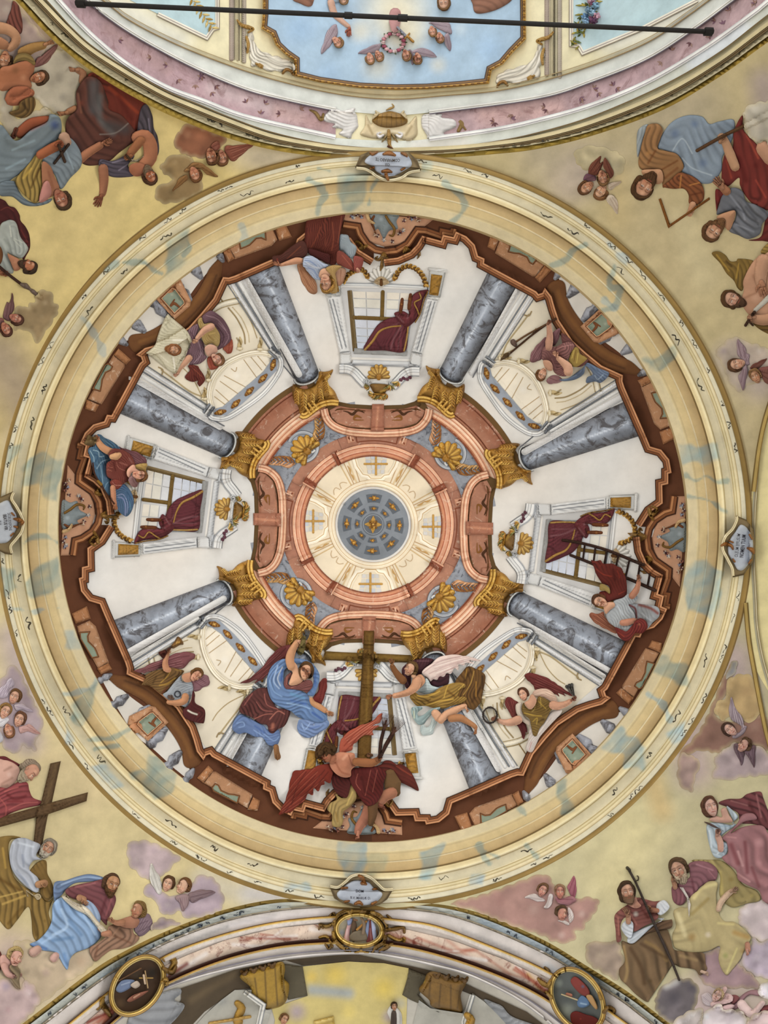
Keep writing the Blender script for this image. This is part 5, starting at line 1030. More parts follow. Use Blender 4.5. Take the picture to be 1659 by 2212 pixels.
# --- angel on the west side
V(180, 920, 160)
f = Fig('angel', 'angel in brick red tunic and billowing blue skirt leaning from the left parapet', 'angel', '850 1000')
f.wing('790,470 950,520 1180,580 1330,670 1410,760 1425,860 1380,900 1240,880 1150,890 1100,760 960,640', '75464a', '4e2a2c', '95686a', ('900,520 1200,640 1360,800', '1000,600 1280,760'))
f.cloth('sash', '1170,870 1420,840 1410,960 1390,1040 1290,1000 1180,950', 'b98f3e', '1180,900 1400,930', wl=14, amp=.35)
f.cloth('skirt', '290,210 390,195 470,260 620,330 780,450 830,560 700,800 640,1000 620,1200 640,1500 560,1560 450,1420 330,1240 230,1050 200,900 150,700 105,560 150,480 260,440', '3f6684', '200,500 420,700 440,1000 500,1400', wl=26, amp=.45, strokes=('#a9c4cf 14 .8 150,560 230,700 240,800', '#b4ccd4 12 .8 220,540 340,580 360,690 480,670', '#a4bcc8 16 .7 600,740 420,800 300,960', '#7a86a8 20 .6 480,900 520,1180', '#9fbfd0 14 .7 390,880 420,1100 440,1300', '#21405c 24 .7 240,640 320,680 280,800', '#27465e 20 .6 340,960 360,1200', '#6f8894 22 .6 420,300 600,420 700,480', '#9fbfd0 12 .7 470,1430 520,1300 600,1230'))
f.cloth('skirt_end', '620,1240 760,1400 900,1300 1010,1390 1090,1520 1130,1660 1120,1800 1060,1950 970,2030 880,1990 790,1900 740,1700 690,1500', '44688f', '720,1560 860,1500 960,1700 940,1980', wl=24, amp=.4, strokes=('#9aa0c8 24 .7 780,1600 880,1620 940,1760 940,2000', '#2a4a68 24 .7 980,1480 1080,1640', '#b4b8dc 10 .8 760,1560 900,1540 990,1740 980,1950', '#6a9aa8 20 .5 1040,1700 1060,1880'))
f.skin('330 300 42 350 380 70 430 480 78 560 560 85 700 610 85 800 630 80', 'c9936c'); f.hand(310, 290, 80, 250, 'b27a58', curl=.4)
f.cloth('tunic', '650,520 760,510 900,540 1050,640 1130,760 1150,890 980,960 960,1060 1040,1190 930,1280 820,1330 730,1250 620,1190 530,1120 510,960 530,830 620,760 560,660', '7d3226', '700,780 850,900 950,1200', wl=26, amp=.35, strokes=('#a56a5c 26 .6 820,820 980,880', '#b87868 10 .7 740,820 800,940 950,1010', '#c07a64 10 .7 540,980 640,1010', '#c07a64 9 .6 540,920 660,930', '#4a140e 26 .7 680,820 720,1000', '#a4443a 40 .5 560,880', '#9a6a60 30 .5 1020,720 1090,820'))
f.skin('640 690 60 740 680 85 800 650 60', 'cf9f74')
f.cloth('sleeve', '600,1250 720,1190 850,1250 860,1340 760,1420 640,1360', '863022', '610,1300 700,1390 850,1330', wl=20, amp=.45, strokes=('#c89080 9 .8 660,1260 720,1330 850,1330',))
f.skin('660 1380 60 670 1520 62 680 1660 58 700 1740 55', 'bd8566'); f.fist(720, 1810, 95, 85, 'a8704e')
f.flesh('980,990 1080,880 1150,880 1180,960 1250,1010 1200,1060 1080,1050 1050,1170 980,1110', 'd8a48c')
f.wing('1010,1230 1060,1130 1150,1090 1240,1200 1220,1350 1140,1370 1070,1330', '8f6a68', '6a4646', 'ad8a86', ('1090,1180 1180,1320',))
f.head(1270, 1110, 165, -5, -.5, 'd8a288', '7d5632'); f.done()
b = B(); b.limb('215 830 14 240 1020 20 300 1170 18 390 1300 30 480 1460 18 600 1620 16 690 1740 20', '4e3022', h=.03); b.limb('330 1240 30 400 1310 34', '8f6a28', h=.02)
one(b, 'whip', 'brown scourge handle held by the angel on the left parapet', 'whip')
b = B(); b.shape('110,195 200,240 300,250 290,350 240,430 110,440 20,400 60,300', '6a5636', h=.04, cap=14, k=.5, strokes=('#b8a478 20 .6 160,320', '#d8b884 10 .8 300,270 270,400')); one(b, 'jug', 'dark bronze jug tipped over the left parapet by the red-sleeved angel', 'jug')

# --- angel with the ladder
V(1230, 1180, 200)
l = thing('ladder', 'dark wooden ladder leaning across the right-hand painted window', 'ladder', '900 300')
for nm, pts in (('rail', '-120 -110 26 240 -50 27 700 80 28 1240 300 30 1330 330 28'), ('rail', '20 160 26 380 300 28 640 420 28 1100 600 30 1530 790 32')):
    b = B(); b.limb(pts, '3a2318', h=.05, k=.6, st=2); b.build(nm, 'wood_paint', l)
for p in ('275 -30 17 245 220 17', '465 20 17 435 260 17', '665 90 18 625 330 18', '875 180 18 825 400 18', '1070 270 19 1000 580 19', '1260 340 19 1215 640 19', '1440 500 19 1400 710 19'):
    b = B(); b.limb(p, '2f1a12', h=.03, k=.5); b.build('rung', 'wood_paint', l)
f = Fig('angel', 'angel in pale grey tunic with dark red cloak holding the ladder on the right', 'angel', '900 1150')
f.wing('360,1230 400,1190 520,1210 610,1180 640,1260 720,1360 830,1460 850,1560 770,1540 600,1460 460,1370 380,1290', '8d5038', '5e2e20', 'b07a5c', ('430,1240 640,1400 800,1500', '520,1230 700,1400'))
f.cloth('cloak', '385,250 470,265 560,250 610,310 770,310 860,360 930,390 970,480 1010,560 1030,720 1020,880 940,930 800,960 690,1000 640,960 560,900 540,820 660,800 720,840 710,720 600,670 540,600 470,480 440,380', '6a1a10', '440,340 640,560 820,720 860,900', wl=30, amp=.35, strokes=('#9a3a26 14 .7 480,400 600,500 760,540', '#8c3020 16 .6 860,440 900,560', '#9a3a26 12 .6 880,860 1000,800', '#3c0c08 40 .6 780,420 820,600', '#7d2a1a 40 .5 560,340'))
f.cloth('sash', '550,680 640,690 720,760 720,850 640,800 550,790', 'a08238', '560,720 700,800', wl=16, amp=.3)
f.cloth('robe', '1040,1050 1130,1030 1300,1035 1580,1090 1610,1250 1500,1360 1390,1480 1380,1340 1280,1290 1190,1290 1160,1180', '9aa0a4', '1210,1080 1300,1300 1400,1450', wl=24, amp=.2, strokes=('#6a1a10 34 .95 1060,1050 1180,1120 1200,1290', '#7d3a2c 50 .9 1250,1050 1450,1110 1580,1200', '#c3c9cf 20 .6 1300,1200 1450,1330'))
f.cloth('tunic', '660,1210 760,1100 800,980 960,920 1060,850 1210,890 1220,950 1130,1030 1060,1050 1150,1180 1180,1290 1140,1400 1040,1500 900,1490 780,1420 690,1340', 'a3a8aa', '760,1120 900,1250 960,1450', wl=26, amp=.2, strokes=('#c9d0d6 20 .7 860,1060 960,1230', '#d0d4d6 14 .7 900,1330 860,1420', '#7f878e 24 .6 1060,1150 1130,1280', '#8a9096 20 .5 720,1220 780,1350'))
f.skin('1120 890 60 1190 800 60 1230 700 45 1240 640 40', 'b07a60'); f.hand(1235, 580, 62, 275, 'b07a5c', curl=.3)
f.skin('950 1370 55 1040 1360 62 1150 1330 48', 'c48a70'); f.fist(1190, 1320, 50, -10, 'b8806a')
f.cloth('cloak_end', '820,1450 950,1500 1030,1520 1130,1410 1190,1330 1280,1290 1370,1340 1400,1460 1300,1560 1180,1560 1080,1680 1000,1700 900,1640 850,1560', '78201a', '840,1480 960,1600 1100,1560 1200,1400', wl=24, amp=.4, strokes=('#a5684a 34 .6 1250,1400', '#b04a34 10 .7 870,1540 980,1620', '#4a0c0a 30 .5 1160,1480'))
f.flesh('610,1060 700,1000 800,1010 810,1080 730,1140 650,1210', 'd0a082')
f.head(545, 985, 145, 196, -.45, 'd4a68a', '5c3a22'); f.done()

# --- angel with the veil
V(300, 650, 220)
f = Fig('angel', 'angel in plum mantle and ochre tunic holding up the white veil', 'angel', '1150 650')
f.wing('1370,760 1500,620 1530,720 1510,840 1450,865 1410,820', 'a04a34', '6e2a1c', 'c07a60', ('1480,660 1460,840',)); f.wing('1115,940 1180,900 1240,1040 1290,1070 1220,1120 1150,1110', '9c4632', '6e2a1c', 'b86a54', ('1150,960 1190,1090',))
f.cloth('mantle', '1040,240 1150,160 1250,190 1380,300 1470,450 1500,560 1500,640 1400,740 1270,800 1320,680 1300,560 1240,440 1180,360 1080,380 1030,300', '6a4650', '1080,220 1240,330 1400,520 1380,720', wl=17, amp=.5, strokes=('#a88a90 12 .6 1100,240 1280,300 1420,480', '#2e1418 20 .7 1260,400 1380,560 1360,680', '#a88a90 10 .6 1300,360 1460,560 1400,720'))
f.cloth('mantle', '790,500 950,370 980,440 960,560 1060,700 1070,860 1110,920 1000,1020 880,1040 820,1040 870,920 760,910 770,840 840,720', '7a5660', '920,420 900,640 960,900 900,1020', wl=18, amp=.5, strokes=('#b298a0 12 .7 960,640 1010,860 900,1010', '#3a1c24 20 .7 830,720 800,860', '#3a1c24 14 .6 840,500 900,600', '#b298a0 9 .6 1040,760 1030,880'))
f.cloth('tunic', '960,320 1020,270 1060,370 1180,360 1270,460 1320,560 1310,700 1260,740 1190,690 1090,720 1040,640 1020,560 1080,490 990,440', 'b08e48', '1000,330 1100,540 1250,640', wl=18, amp=.35, strokes=('#d6b872 16 .6 1150,540 1240,520', '#7a5a20 14 .7 1130,560 1220,640', '#8a6a2c 14 .6 1000,320 1010,430'))
f.cloth('cloak_end', '800,1060 860,1040 960,1060 990,1110 1070,1230 1070,1310 1000,1390 980,1390 950,1340 960,1300 880,1320 790,1290 750,1240 790,1180 830,1130', '6e2418', '840,1080 920,1200 1000,1370', wl=18, amp=.45, strokes=('#a0563e 10 .7 900,1110 1020,1230', '#3e0e0a 24 .7 900,1220 960,1280'))
f.skin('1180 420 60 1080 470 55 990 560 42 950 610 36', 'cf9f84'); f.fist(915, 660, 62, 170, 'c4967a')
f.skin('820 930 55 740 1010 55 670 1090 42 640 1150 36', 'c99a7e'); f.fist(610, 1200, 62, 150, 'c0927a')
f.flesh('1070,770 1150,710 1260,740 1280,830 1230,860 1170,900 1110,890', 'd8aa94')
f.head(1280, 950, 118, 50, .45, 'd9ab94', '7a5638'); f.done()
v = thing('veil', 'white cloth veil bearing the printed bearded face held by the plum-robed angel', 'veil', '560 700')
b = B(); b.shape('470,215 520,260 700,410 800,510 860,650 830,710 760,900 680,1040 610,1170 570,1180 460,1120 300,990 140,860 130,840 260,720 310,560 400,330', 'cfc8ae', h=.05, e=.02, cap=10, st=2.2, fold='320,520 560,560 840,650', wl=26, amp=.12, strokes=('#8f8666 18 .6 440,260 480,340 420,400', '#fbf6e6 26 .7 560,640 760,640', '#948c70 8 .7 500,330 700,470 850,640', '#a89f82 10 .5 330,560 600,580 840,660', '#fffaf0 16 .7 560,920 590,1140', '#8f8666 16 .7 160,850 300,900 450,1090', '#948c70 7 .6 520,880 580,1150', '#948c70 7 .6 640,900 610,1140', '#f6f0dc 14 .6 320,860 480,1000', '#a0987c 9 .6 260,760 400,700'))
cl = b.build('cloth', 'fresco', v)
bb, hh = B(), B(); head(bb, hh, 565, 795, 118, 10, .05, 'c99c7a', '8d5c38', beard='8d5c38', long=.3); bb.build('face_print', 'fresco', cl); hh.build('hair_print', 'fresco', cl)

# --- angel with the lance
V(1080, 660, 250)
ln = thing('lance', 'long dark lance with pointed head held by the rose-robed angel', 'lance', '400 500')
b = B(); b.limb('800 190 17 640 290 15 400 470 14 140 690 13', '4a2e1c', h=.04, k=.6); b.build('shaft', 'wood_paint', ln)
b = B(); b.limb('140 690 14 100 710 34 60 740 28 10 790 6', '57401f', h=.03, k=.6); b.build('spearhead', 'gilding', ln)
sp = thing('sponge_pole', 'thin pole tipped with a dark sponge beside the lance', 'pole', '300 480')
b = B(); b.limb('660 270 12 420 400 13 230 520 14', '6a4a30', h=.03); b.build('shaft', 'wood_paint', sp); b = B(); b.shape('150,500 200,480 230,520 245,560 230,600 190,580 155,550', '6a564c', h=.04, cap=12, k=.6); b.build('sponge', 'fresco', sp)
f = Fig('angel', 'angel in dusty rose tunic with crossed arm below the lance', 'angel', '800 700')
f.wing('660,460 600,500 520,580 450,680 430,780 470,815 560,790 610,740 640,620', '84585a', '5e383a', 'a88082', ('620,520 520,660 470,780', '630,600 560,740')); f.wing('680,1050 740,1000 830,1010 900,1070 820,1110 720,1125 670,1090', '8d6264', '66403f', 'b08a86', ('720,1040 820,1080',))
f.wing('760,390 860,330 850,440 800,560 740,560', '7a5054', '553436', '9a7276', ('840,360 770,540',))
f.cloth('sash', '850,1060 980,1040 1100,960 1200,880 1230,820 1290,830 1420,900 1560,960 1530,1040 1440,1110 1360,1090 1240,1110 1250,1030 1330,980 1230,870 1200,980 1080,1060 920,1085', '5f7290', '900,1070 1140,980 1240,850 1400,960 1480,1060', wl=22, amp=.35, strokes=('#9fb2c8 10 .7 920,1060 1100,1000', '#a9bac8 10 .7 1360,1000 1400,1060 1480,990', '#3a4c66 20 .5 1300,880 1400,940'))
f.cloth('robe', '880,400 960,440 1080,560 1200,740 1270,780 1180,870 1060,880 1000,830 1000,700 900,560', '6e3a36', '900,440 1000,640 1100,860', wl=20, amp=.35)
f.cloth('girdle', '1060,600 1120,610 1150,690 1230,740 1240,780 1100,880 1010,850 985,790 1010,700', 'a5822e', '1080,620 1060,740 1080,870', wl=13, amp=.5, strokes=('#e0c46a 8 .8 1060,640 1030,760', '#e0c46a 8 .8 1120,680 1100,820', '#5e3a14 10 .8 1090,640 1060,800'))
f.cloth('tunic', '620,600 700,580 800,590 900,540 1000,520 1070,580 1010,680 980,760 920,820 1000,930 960,1010 860,1010 780,960 750,880 720,800 610,780 600,700', '8a5450', '640,620 780,660 900,600', wl=17, amp=.4, strokes=('#b88680 11 .7 640,630 780,640 900,590 1040,560', '#4e2422 16 .7 790,640 820,560', '#b88680 9 .6 740,760 800,900', '#4e2422 12 .6 880,900 940,960', '#a87672 10 .6 820,650 940,760'))
f.skin('700 260 34 705 330 38 715 430 46 705 520 56 700 600 50', 'bf917a'); f.fist(700, 240, 52, -60, '7d5440')
f.skin('980 950 66 970 880 66 900 810 48 840 760 36', 'd2a488'); f.hand(805, 715, 58, 232, 'd0a084')
f.flesh('620,790 700,790 750,850 750,930 690,930 640,880', 'd0a287')
f.head(600, 985, 96, 112, -.4, 'd8aa8c', '6e4a2c'); f.done()

# --- angel with the bell
V(270, 1360, 200)
f = Fig('angel', 'angel in ochre mantle and grey tunic raising a bronze bell', 'angel', '900 900')
f.wing('165,740 300,690 440,620 620,550 800,470 940,420 1100,400 1240,430 1250,500 1180,560 1100,640 1020,700 900,700 800,680 640,690 520,730 380,770 260,825 330,780 250,770', '80484a', '542a2c', 'a87a7a', ('300,740 600,640 900,520 1150,470', '420,700 700,630 1000,580', '900,620 1050,620'))
f.wing('1190,910 1290,900 1380,800 1480,830 1520,930 1490,1000 1400,1040 1340,1090 1240,1100 1210,1000', '855a60', '603a42', 'a07a80', ('1260,940 1380,1020', '1350,880 1450,960'))
f.cloth('mantle', '300,990 370,880 370,820 520,740 660,710 820,680 940,700 1060,740 1000,820 900,920 830,1000 740,1100 660,1160 520,1060 420,1000', '765020', '420,960 640,880 860,740', wl=26, amp=.5, strokes=('#c9a04a 12 .8 640,950 740,860 820,740', '#bd9440 26 .6 620,1000 760,970 900,870', '#3a2408 30 .6 560,840 500,960', '#3a2408 24 .6 740,780 700,880', '#5a1e14 30 .7 660,1140 760,1040', '#a8823a 14 .6 900,720 1000,740'))
f.cloth('tunic', '1000,820 1010,880 1040,930 1180,930 1220,1030 1215,1120 1170,1260 1110,1380 1020,1370 900,1300 770,1250 680,1165 760,1100 880,950', '9aa2aa', '760,1160 950,1010 1180,1000', wl=22, amp=.2, strokes=('#c0c6cc 12 .7 960,960 1180,1000', '#c0c6cc 10 .6 900,1040 1100,1060', '#747c86 30 .6 1150,1080 1160,1240', '#7f8890 16 .6 700,1160 860,1150'))
f.skin('760 440 38 730 540 44 720 620 54 740 700 62 780 720 50', 'c08a68'); f.hand(770, 400, 62, -70, 'b27a58')
f.skin('1080 1200 66 1060 1270 66 960 1310 60 840 1310 45 780 1300 40', 'c08a64'); f.hand(835, 1225, 66, 200, '6e5648')
f.cloth('cloak', '1215,1100 1255,1160 1260,1310 1400,1400 1440,1490 1420,1660 1370,1680 1260,1660 1120,1610 1050,1550 1040,1440 1110,1380 1180,1280', '5a1a1a', '1220,1180 1200,1340 1380,1500 1300,1640', wl=26, amp=.4, strokes=('#f0ead8 24 .95 1130,1450 1200,1490 1290,1520', '#86403c 12 .6 1290,1560 1330,1480', '#7a3432 24 .6 1240,1220'))
f.flesh('1020,830 1060,790 1140,770 1200,760 1230,880 1160,940 1080,940 1040,900', 'c99474')
f.head(1280, 810, 125, -28, .75, 'cf9c80', '6a4824'); f.done()
bl = thing('bell', 'bronze handbell lifted by the ochre-mantled angel', 'bell', '930 240')
b = B(); b.shape('830,280 880,220 940,125 990,145 1030,200 1050,265 980,280 870,340 825,320', '7a5420', h=.06, cap=16, k=.5, strokes=('#e8b860 26 .8 930,240 970,220', '#3e2408 24 .7 1010,240 1030,270', '#3e2408 20 .6 850,300')); b.build('body', 'gilding', bl)
b = B(); b.shape('600,410 680,370 720,360 760,400 720,480 690,520 640,480', '4a2016', h=.04, cap=12, k=.5, strokes=('#8a4a38 14 .6 700,400',)); b.limb('760 370 20 830 315 16', '4a2a18', h=.03); b.build('handle', 'fresco', bl)
b = B(); b.mold([(945 + 52 * math.cos(t), 1155 + 52 * math.sin(t)) for t in np.linspace(0, 6.0, 20)], [(-1.1, .01, '2a2c34'), (0, .03, '4a4e58'), (1.1, .01, '2a2c34')], closed=True, st=3)
one(b, 'ring', 'dark iron ring resting in the hand of the angel with the bell', 'ring')

# --- angel with the crown of thorns and the nails
V(1030, 1440, 230)
f = Fig('angel', 'angel in olive gold tunic with outspread arms holding thorn crown and nails', 'angel', '900 650')
f.wing('745,150 800,95 920,110 1080,170 1200,240 1330,330 1490,440 1440,450 1340,405 1380,460 1260,405 1285,465 1220,430 1100,370 980,350 900,355 880,290 800,220', '6e2a26', '43120f', '94544c', ('820,160 1050,260 1400,420', '900,250 1100,310 1260,420'))
f.wing('440,560 470,480 530,475 580,520 650,570 640,660 620,760 560,800 520,730 460,640', '6a2824', '43120f', '8f4e46', ('500,520 560,700',)); f.wing('630,910 690,860 750,890 780,970 790,1040 760,1010 750,1080 740,1130 710,1110 690,1020', '5e2424', '3e100e', '804040', ('690,900 730,1080',))
f.cloth('drapery', '1150,710 1310,670 1310,730 1200,850 1080,980 980,1100 930,1200 870,1320 810,1330 760,1270 800,1120 830,930 900,1000 1000,900', 'cfc0b4', '1240,720 1040,940 880,1140 830,1300', wl=22, amp=.18, strokes=('#a89a94 12 .6 1160,800 980,1040', '#b88a84 18 .7 850,1180 820,1290', '#e8dcd0 16 .6 1100,850 960,1040'))
f.cloth('shawl', '860,460 900,370 1050,340 1160,380 1240,480 1250,560 1160,540 1050,490 960,470', 'd2a78c', '880,440 1050,390 1220,500', wl=18, amp=.25, strokes=('#f0d4bc 12 .7 880,450 1060,400 1180,440', '#a87a64 12 .6 1000,440 1180,510')); f.cloth('shawl', '610,590 700,560 700,680 760,800 830,860 810,910 720,860 650,780 610,700', 'd0bda6', '650,600 690,740 790,880', wl=18, amp=.2)
f.cloth('tunic', '730,560 700,640 720,730 820,820 840,900 860,1000 880,1070 930,1080 980,960 1060,860 1130,720 1180,640 1150,560 1050,490 970,460 930,520 900,620 830,670 760,620', '7d5c1e', '720,640 860,720 1000,700 1120,600', wl=18, amp=.5, strokes=('#c9a848 12 .8 740,720 880,760 1010,770', '#c9a848 10 .7 960,540 1080,660', '#e0c878 8 .7 860,700 900,660 920,560', '#3a2408 26 .7 960,860 1040,820', '#c9a848 10 .7 870,860 940,800 930,900', '#3a2408 20 .6 1110,680', '#d0b058 9 .7 990,490 1000,620'))
f.skin('1190 600 70 1270 610 62 1380 580 46 1450 540 38', 'c9987c'); f.hand(1500, 505, 56, -40, '8f5c48', curl=.5)
f.skin('640 830 70 590 850 66 500 870 56 400 860 40 350 840 34', 'cf9f84'); f.hand(290, 820, 62, 190, '9a6a52', curl=.6)
f.flesh('740,560 800,520 840,440 880,440 930,520 900,610 830,665 770,620', 'cc9c80')
f.head(720, 430, 105, -112, -.42, 'd6a68a', '5a3824'); f.done()
w = B()
for k in range(3):
    hx = ('2c2a2c', '3e3634', '4a3e38')[k]; w.mold([(205 + (108 + 11 * math.sin(7 * t + 2 * k)) * math.cos(t), 757 + (122 + 11 * math.cos(6 * t + 2 * k)) * math.sin(t)) for t in np.linspace(0, 6.18, 48)], [(-.9, .012, hx), (0, .03, hx), (.9, .012, hx)], closed=True, st=2)
for t in np.linspace(0, 6.1, 18): w.limb([(205 + 108 * math.cos(t), 757 + 122 * math.sin(t), 4), (205 + 132 * math.cos(t + .16), 757 + 146 * math.sin(t + .16), 1.5)], '2c2624', h=.012, st=1.2)
one(w, 'thorn_crown', 'dark woven crown of thorns dangling from the outstretched left hand', 'crown')
for i, (p, lab) in enumerate((('1400 310 14 1440 380 12 1500 450 8', 'leftmost'), ('1440 290 16 1470 370 12 1510 450 8', 'middle'), ('1480 280 18 1500 360 13 1520 450 8', 'rightmost'))):
    b = B(); b.limb(p, ('77716c', '55524e', '3e3c3a')[i], h=.02); b.limb(' '.join(p.split()[:2]) + ' 26 ' + '%d %d 20' % (int(p.split()[0]) + 6, int(p.split()[1]) + 16), '4a4846', h=.02); one(b, 'nail', 'iron nail held up by the gold-tunic angel, %s of three' % lab, 'nail')

# --- the great cross and its three bearing angels
V(480, 1340, 600)
c = thing('cross', 'great brown wooden cross raised by three angels at the bottom of the dome', 'cross', '870 300')
b = B(); b.shape('614,184 720,190 845,195 845,244 760,244 680,240 597,238', '6e5320', h=.04, e=.02, sm=0, cap=5, k=.4, fold=2, wl=7, amp=.15, strokes=('#8a6c30 14 .6 640,205 830,212', '#4a3410 8 .7 605,236 845,242')); b.build('crossbar', 'wood_paint', c)
b = B(); b.shape('905,197 1010,202 1130,208 1128,252 1000,250 905,246', '6e5320', h=.04, e=.02, sm=0, cap=5, k=.4, fold=2, wl=7, amp=.15, strokes=('#8a6c30 14 .6 920,215 1110,225', '#4a3410 8 .7 905,244 1128,250')); b.build('crossbar', 'wood_paint', c)
b = B(); b.shape('846,62 908,62 902,400 895,640 886,836 806,832 815,560 828,380 840,200', '66491c', h=.06, e=.02, sm=0, cap=6, k=.4, fold=92, wl=8, amp=.18, strokes=('#83652c 12 .6 880,90 870,400 860,600', '#3e2a0e 10 .7 842,200 826,420 810,820', '#5a4018 60 .5 850,750')); b.build('upright', 'wood_paint', c)
V(490, 1360, 240)
f = Fig('angel', 'flying angel in swirling sky-blue mantle and maroon robe left of the cross', 'angel', '900 900')
f.wing('200,800 330,730 470,620 560,520 660,390 740,310 850,240 950,235 960,300 910,420 840,460 760,520 660,620 560,720 420,800 460,740 330,790', '6a2e2e', '3f1414', '8a5450', ('300,770 600,560 880,280', '460,760 700,520 860,420'))
f.wing('1380,800 1430,735 1490,740 1495,850 1470,960 1420,1090 1390,1110 1290,1060 1310,980 1370,900', '7a2822', '4e1410', '9a5048', ('1450,780 1380,1060',))
f.cloth('lower_drapery', '80,1440 130,1320 210,1260 330,1320 460,1390 560,1440 620,1500 760,1490 800,1570 790,1650 740,1730 620,1720 530,1610 420,1600 280,1540 180,1560 100,1510', '5a77ae', '110,1420 280,1380 480,1480 620,1620 760,1600', wl=24, amp=.3, strokes=('#93aed6 14 .7 150,1400 240,1380 260,1440 180,1460', '#93aed6 14 .6 560,1560 700,1660 780,1600', '#3a5590 24 .6 420,1440 560,1540', '#9ab4da 10 .6 400,1500 560,1600'))
f.cloth('robe', '190,1170 260,1040 400,920 500,870 620,890 680,1060 760,1170 940,1200 920,1330 860,1440 760,1490 690,1550 630,1520 600,1430 500,1400 400,1330 280,1270 200,1240', '5e2a26', '540,900 560,1060 700,1180 640,1400', wl=26, amp=.5, strokes=('#a8625a 12 .7 380,960 260,1130', '#a8645a 12 .8 560,960 600,1120 760,1190', '#a8645a 10 .7 440,1080 540,1200 680,1220', '#b87464 14 .8 640,1340 760,1220 860,1260', '#b8745e 46 .6 690,1420 680,1480', '#381210 30 .6 330,1080 340,1220', '#b87060 10 .8 400,1340 560,1270 680,1260', '#46181a 16 .7 640,1500 720,1480'))
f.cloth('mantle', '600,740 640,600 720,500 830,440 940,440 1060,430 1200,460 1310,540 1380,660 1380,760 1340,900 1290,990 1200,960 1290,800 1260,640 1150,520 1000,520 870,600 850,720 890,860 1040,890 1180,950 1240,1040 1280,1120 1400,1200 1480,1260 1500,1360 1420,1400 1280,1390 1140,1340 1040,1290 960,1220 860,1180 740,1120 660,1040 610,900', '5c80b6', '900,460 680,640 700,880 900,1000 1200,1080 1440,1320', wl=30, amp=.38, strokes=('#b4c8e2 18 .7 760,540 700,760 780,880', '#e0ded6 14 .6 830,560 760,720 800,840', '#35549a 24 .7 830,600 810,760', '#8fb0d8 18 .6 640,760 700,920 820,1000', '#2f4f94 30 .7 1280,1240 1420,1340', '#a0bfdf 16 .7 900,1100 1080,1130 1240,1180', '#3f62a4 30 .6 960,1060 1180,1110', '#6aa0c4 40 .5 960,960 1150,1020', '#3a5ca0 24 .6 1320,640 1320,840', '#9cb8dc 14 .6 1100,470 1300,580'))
f.cloth('mantle_end', '1060,1390 1090,1340 1200,1350 1330,1390 1420,1390 1500,1350 1530,1410 1480,1480 1380,1540 1290,1600 1180,1615 1090,1560 1050,1480', '6a86ba', '1100,1400 1180,1500 1320,1520 1440,1420', wl=24, amp=.3, strokes=('#a8bee0 14 .7 1120,1400 1160,1500 1240,1400', '#43609e 20 .6 1240,1480 1380,1440', '#c9cfd6 16 .5 1300,1420'))
f.cloth('collar', '880,700 960,640 970,700 920,760 930,830 1040,830 1150,760 1260,760 1280,850 1200,940 1120,910 960,890 880,880 850,800', '80423c', '890,720 900,840 1100,860 1260,800', wl=16, amp=.4, strokes=('#b87868 8 .8 900,700 890,820', '#b87868 9 .8 960,870 1140,790'))
f.flesh('900,470 980,470 1040,520 1080,620 1150,700 1120,780 1020,830 930,820 960,700 980,640 930,570', 'd2a07e')
f.skin('1050 190 44 1010 250 50 960 350 62 940 450 66 960 550 62', 'c8946e'); f.hand(1110, 180, 74, 8, 'cf9c7c', curl=.5)
f.skin('1260 1040 30 1290 1100 40 1380 1150 44 1470 1210 38', 'bf8c64'); f.hand(1530, 1240, 62, 25, 'c08c66')
f.skin('735 1750 40 745 1830 42 760 1900 48', '8a623e'); f.foot(762, 1900, 50, 78, '8a623e')
f.head(1180, 620, 135, -82, -.12, 'd8a684', '5e4226', long=.4); f.done()
b = B(); hand(b, 1195, 90, 80, -82, '5c5a58', thumb=-1); b.limb('1150 120 30 1130 250 46 1100 330 50', '6e6238', h=.02); one(b, 'glove', 'dark empty glove floating above the raised hand left of the cross', 'glove')

V(820, 1380, 240)
f = Fig('angel', 'flying angel with white wing and golden brown skirt right of the cross', 'angel', '900 800')
f.cloth('veil', '330,470 380,390 470,330 620,295 720,285 810,320 700,430 640,510 560,560 480,540 470,640 460,740 400,740 360,640', '4a1e26', '480,340 380,480 420,700', wl=20, amp=.45, strokes=('#8a6068 10 .7 420,380 370,500 430,690', '#8a6068 9 .6 560,330 740,330'))
f.cloth('veil', '720,620 900,560 1030,520 1040,600 1010,680 820,715 760,680', '3e1620', '760,660 900,620 1030,560', wl=22, amp=.35)
f.cloth('skirt_back', '1130,640 1230,500 1320,410 1440,450 1570,530 1575,640 1550,760 1530,860 1500,960 1400,1060 1290,1010 1160,960 1160,800', '6a4214', '1320,440 1380,640 1330,860 1400,1020', wl=28, amp=.5, strokes=('#b88a3c 16 .7 1300,460 1280,600', '#c9a050 10 .8 1410,480 1360,660 1250,840', '#2e1806 34 .7 1340,500 1260,640', '#2e1806 40 .6 1500,740 1380,940', '#c08c3c 14 .6 1440,640 1440,860', '#24120a 36 .7 1540,560 1540,740'))
f.wing('630,500 760,380 900,270 1060,235 1200,245 1350,270 1500,320 1460,330 1330,320 1410,370 1290,355 1260,400 1180,385 1170,470 1120,440 1060,520 1010,510 960,560 900,560 860,610 800,600 760,640 720,580', 'e0c8bc', 'b08c88', 'fbf2ea', ('660,500 900,340 1200,270', '740,520 960,420 1250,330', '780,600 960,500 1150,400', '860,590 980,510'))
f.cloth('bodice', '690,590 730,620 770,690 850,720 900,740 800,800 700,830 600,800 530,780 560,760 640,700', 'b4c4c4', '560,780 680,740 820,740', wl=18, amp=.2, strokes=('#e3ecea 12 .6 700,640 720,760', '#7f989c 12 .6 600,790 760,770'))
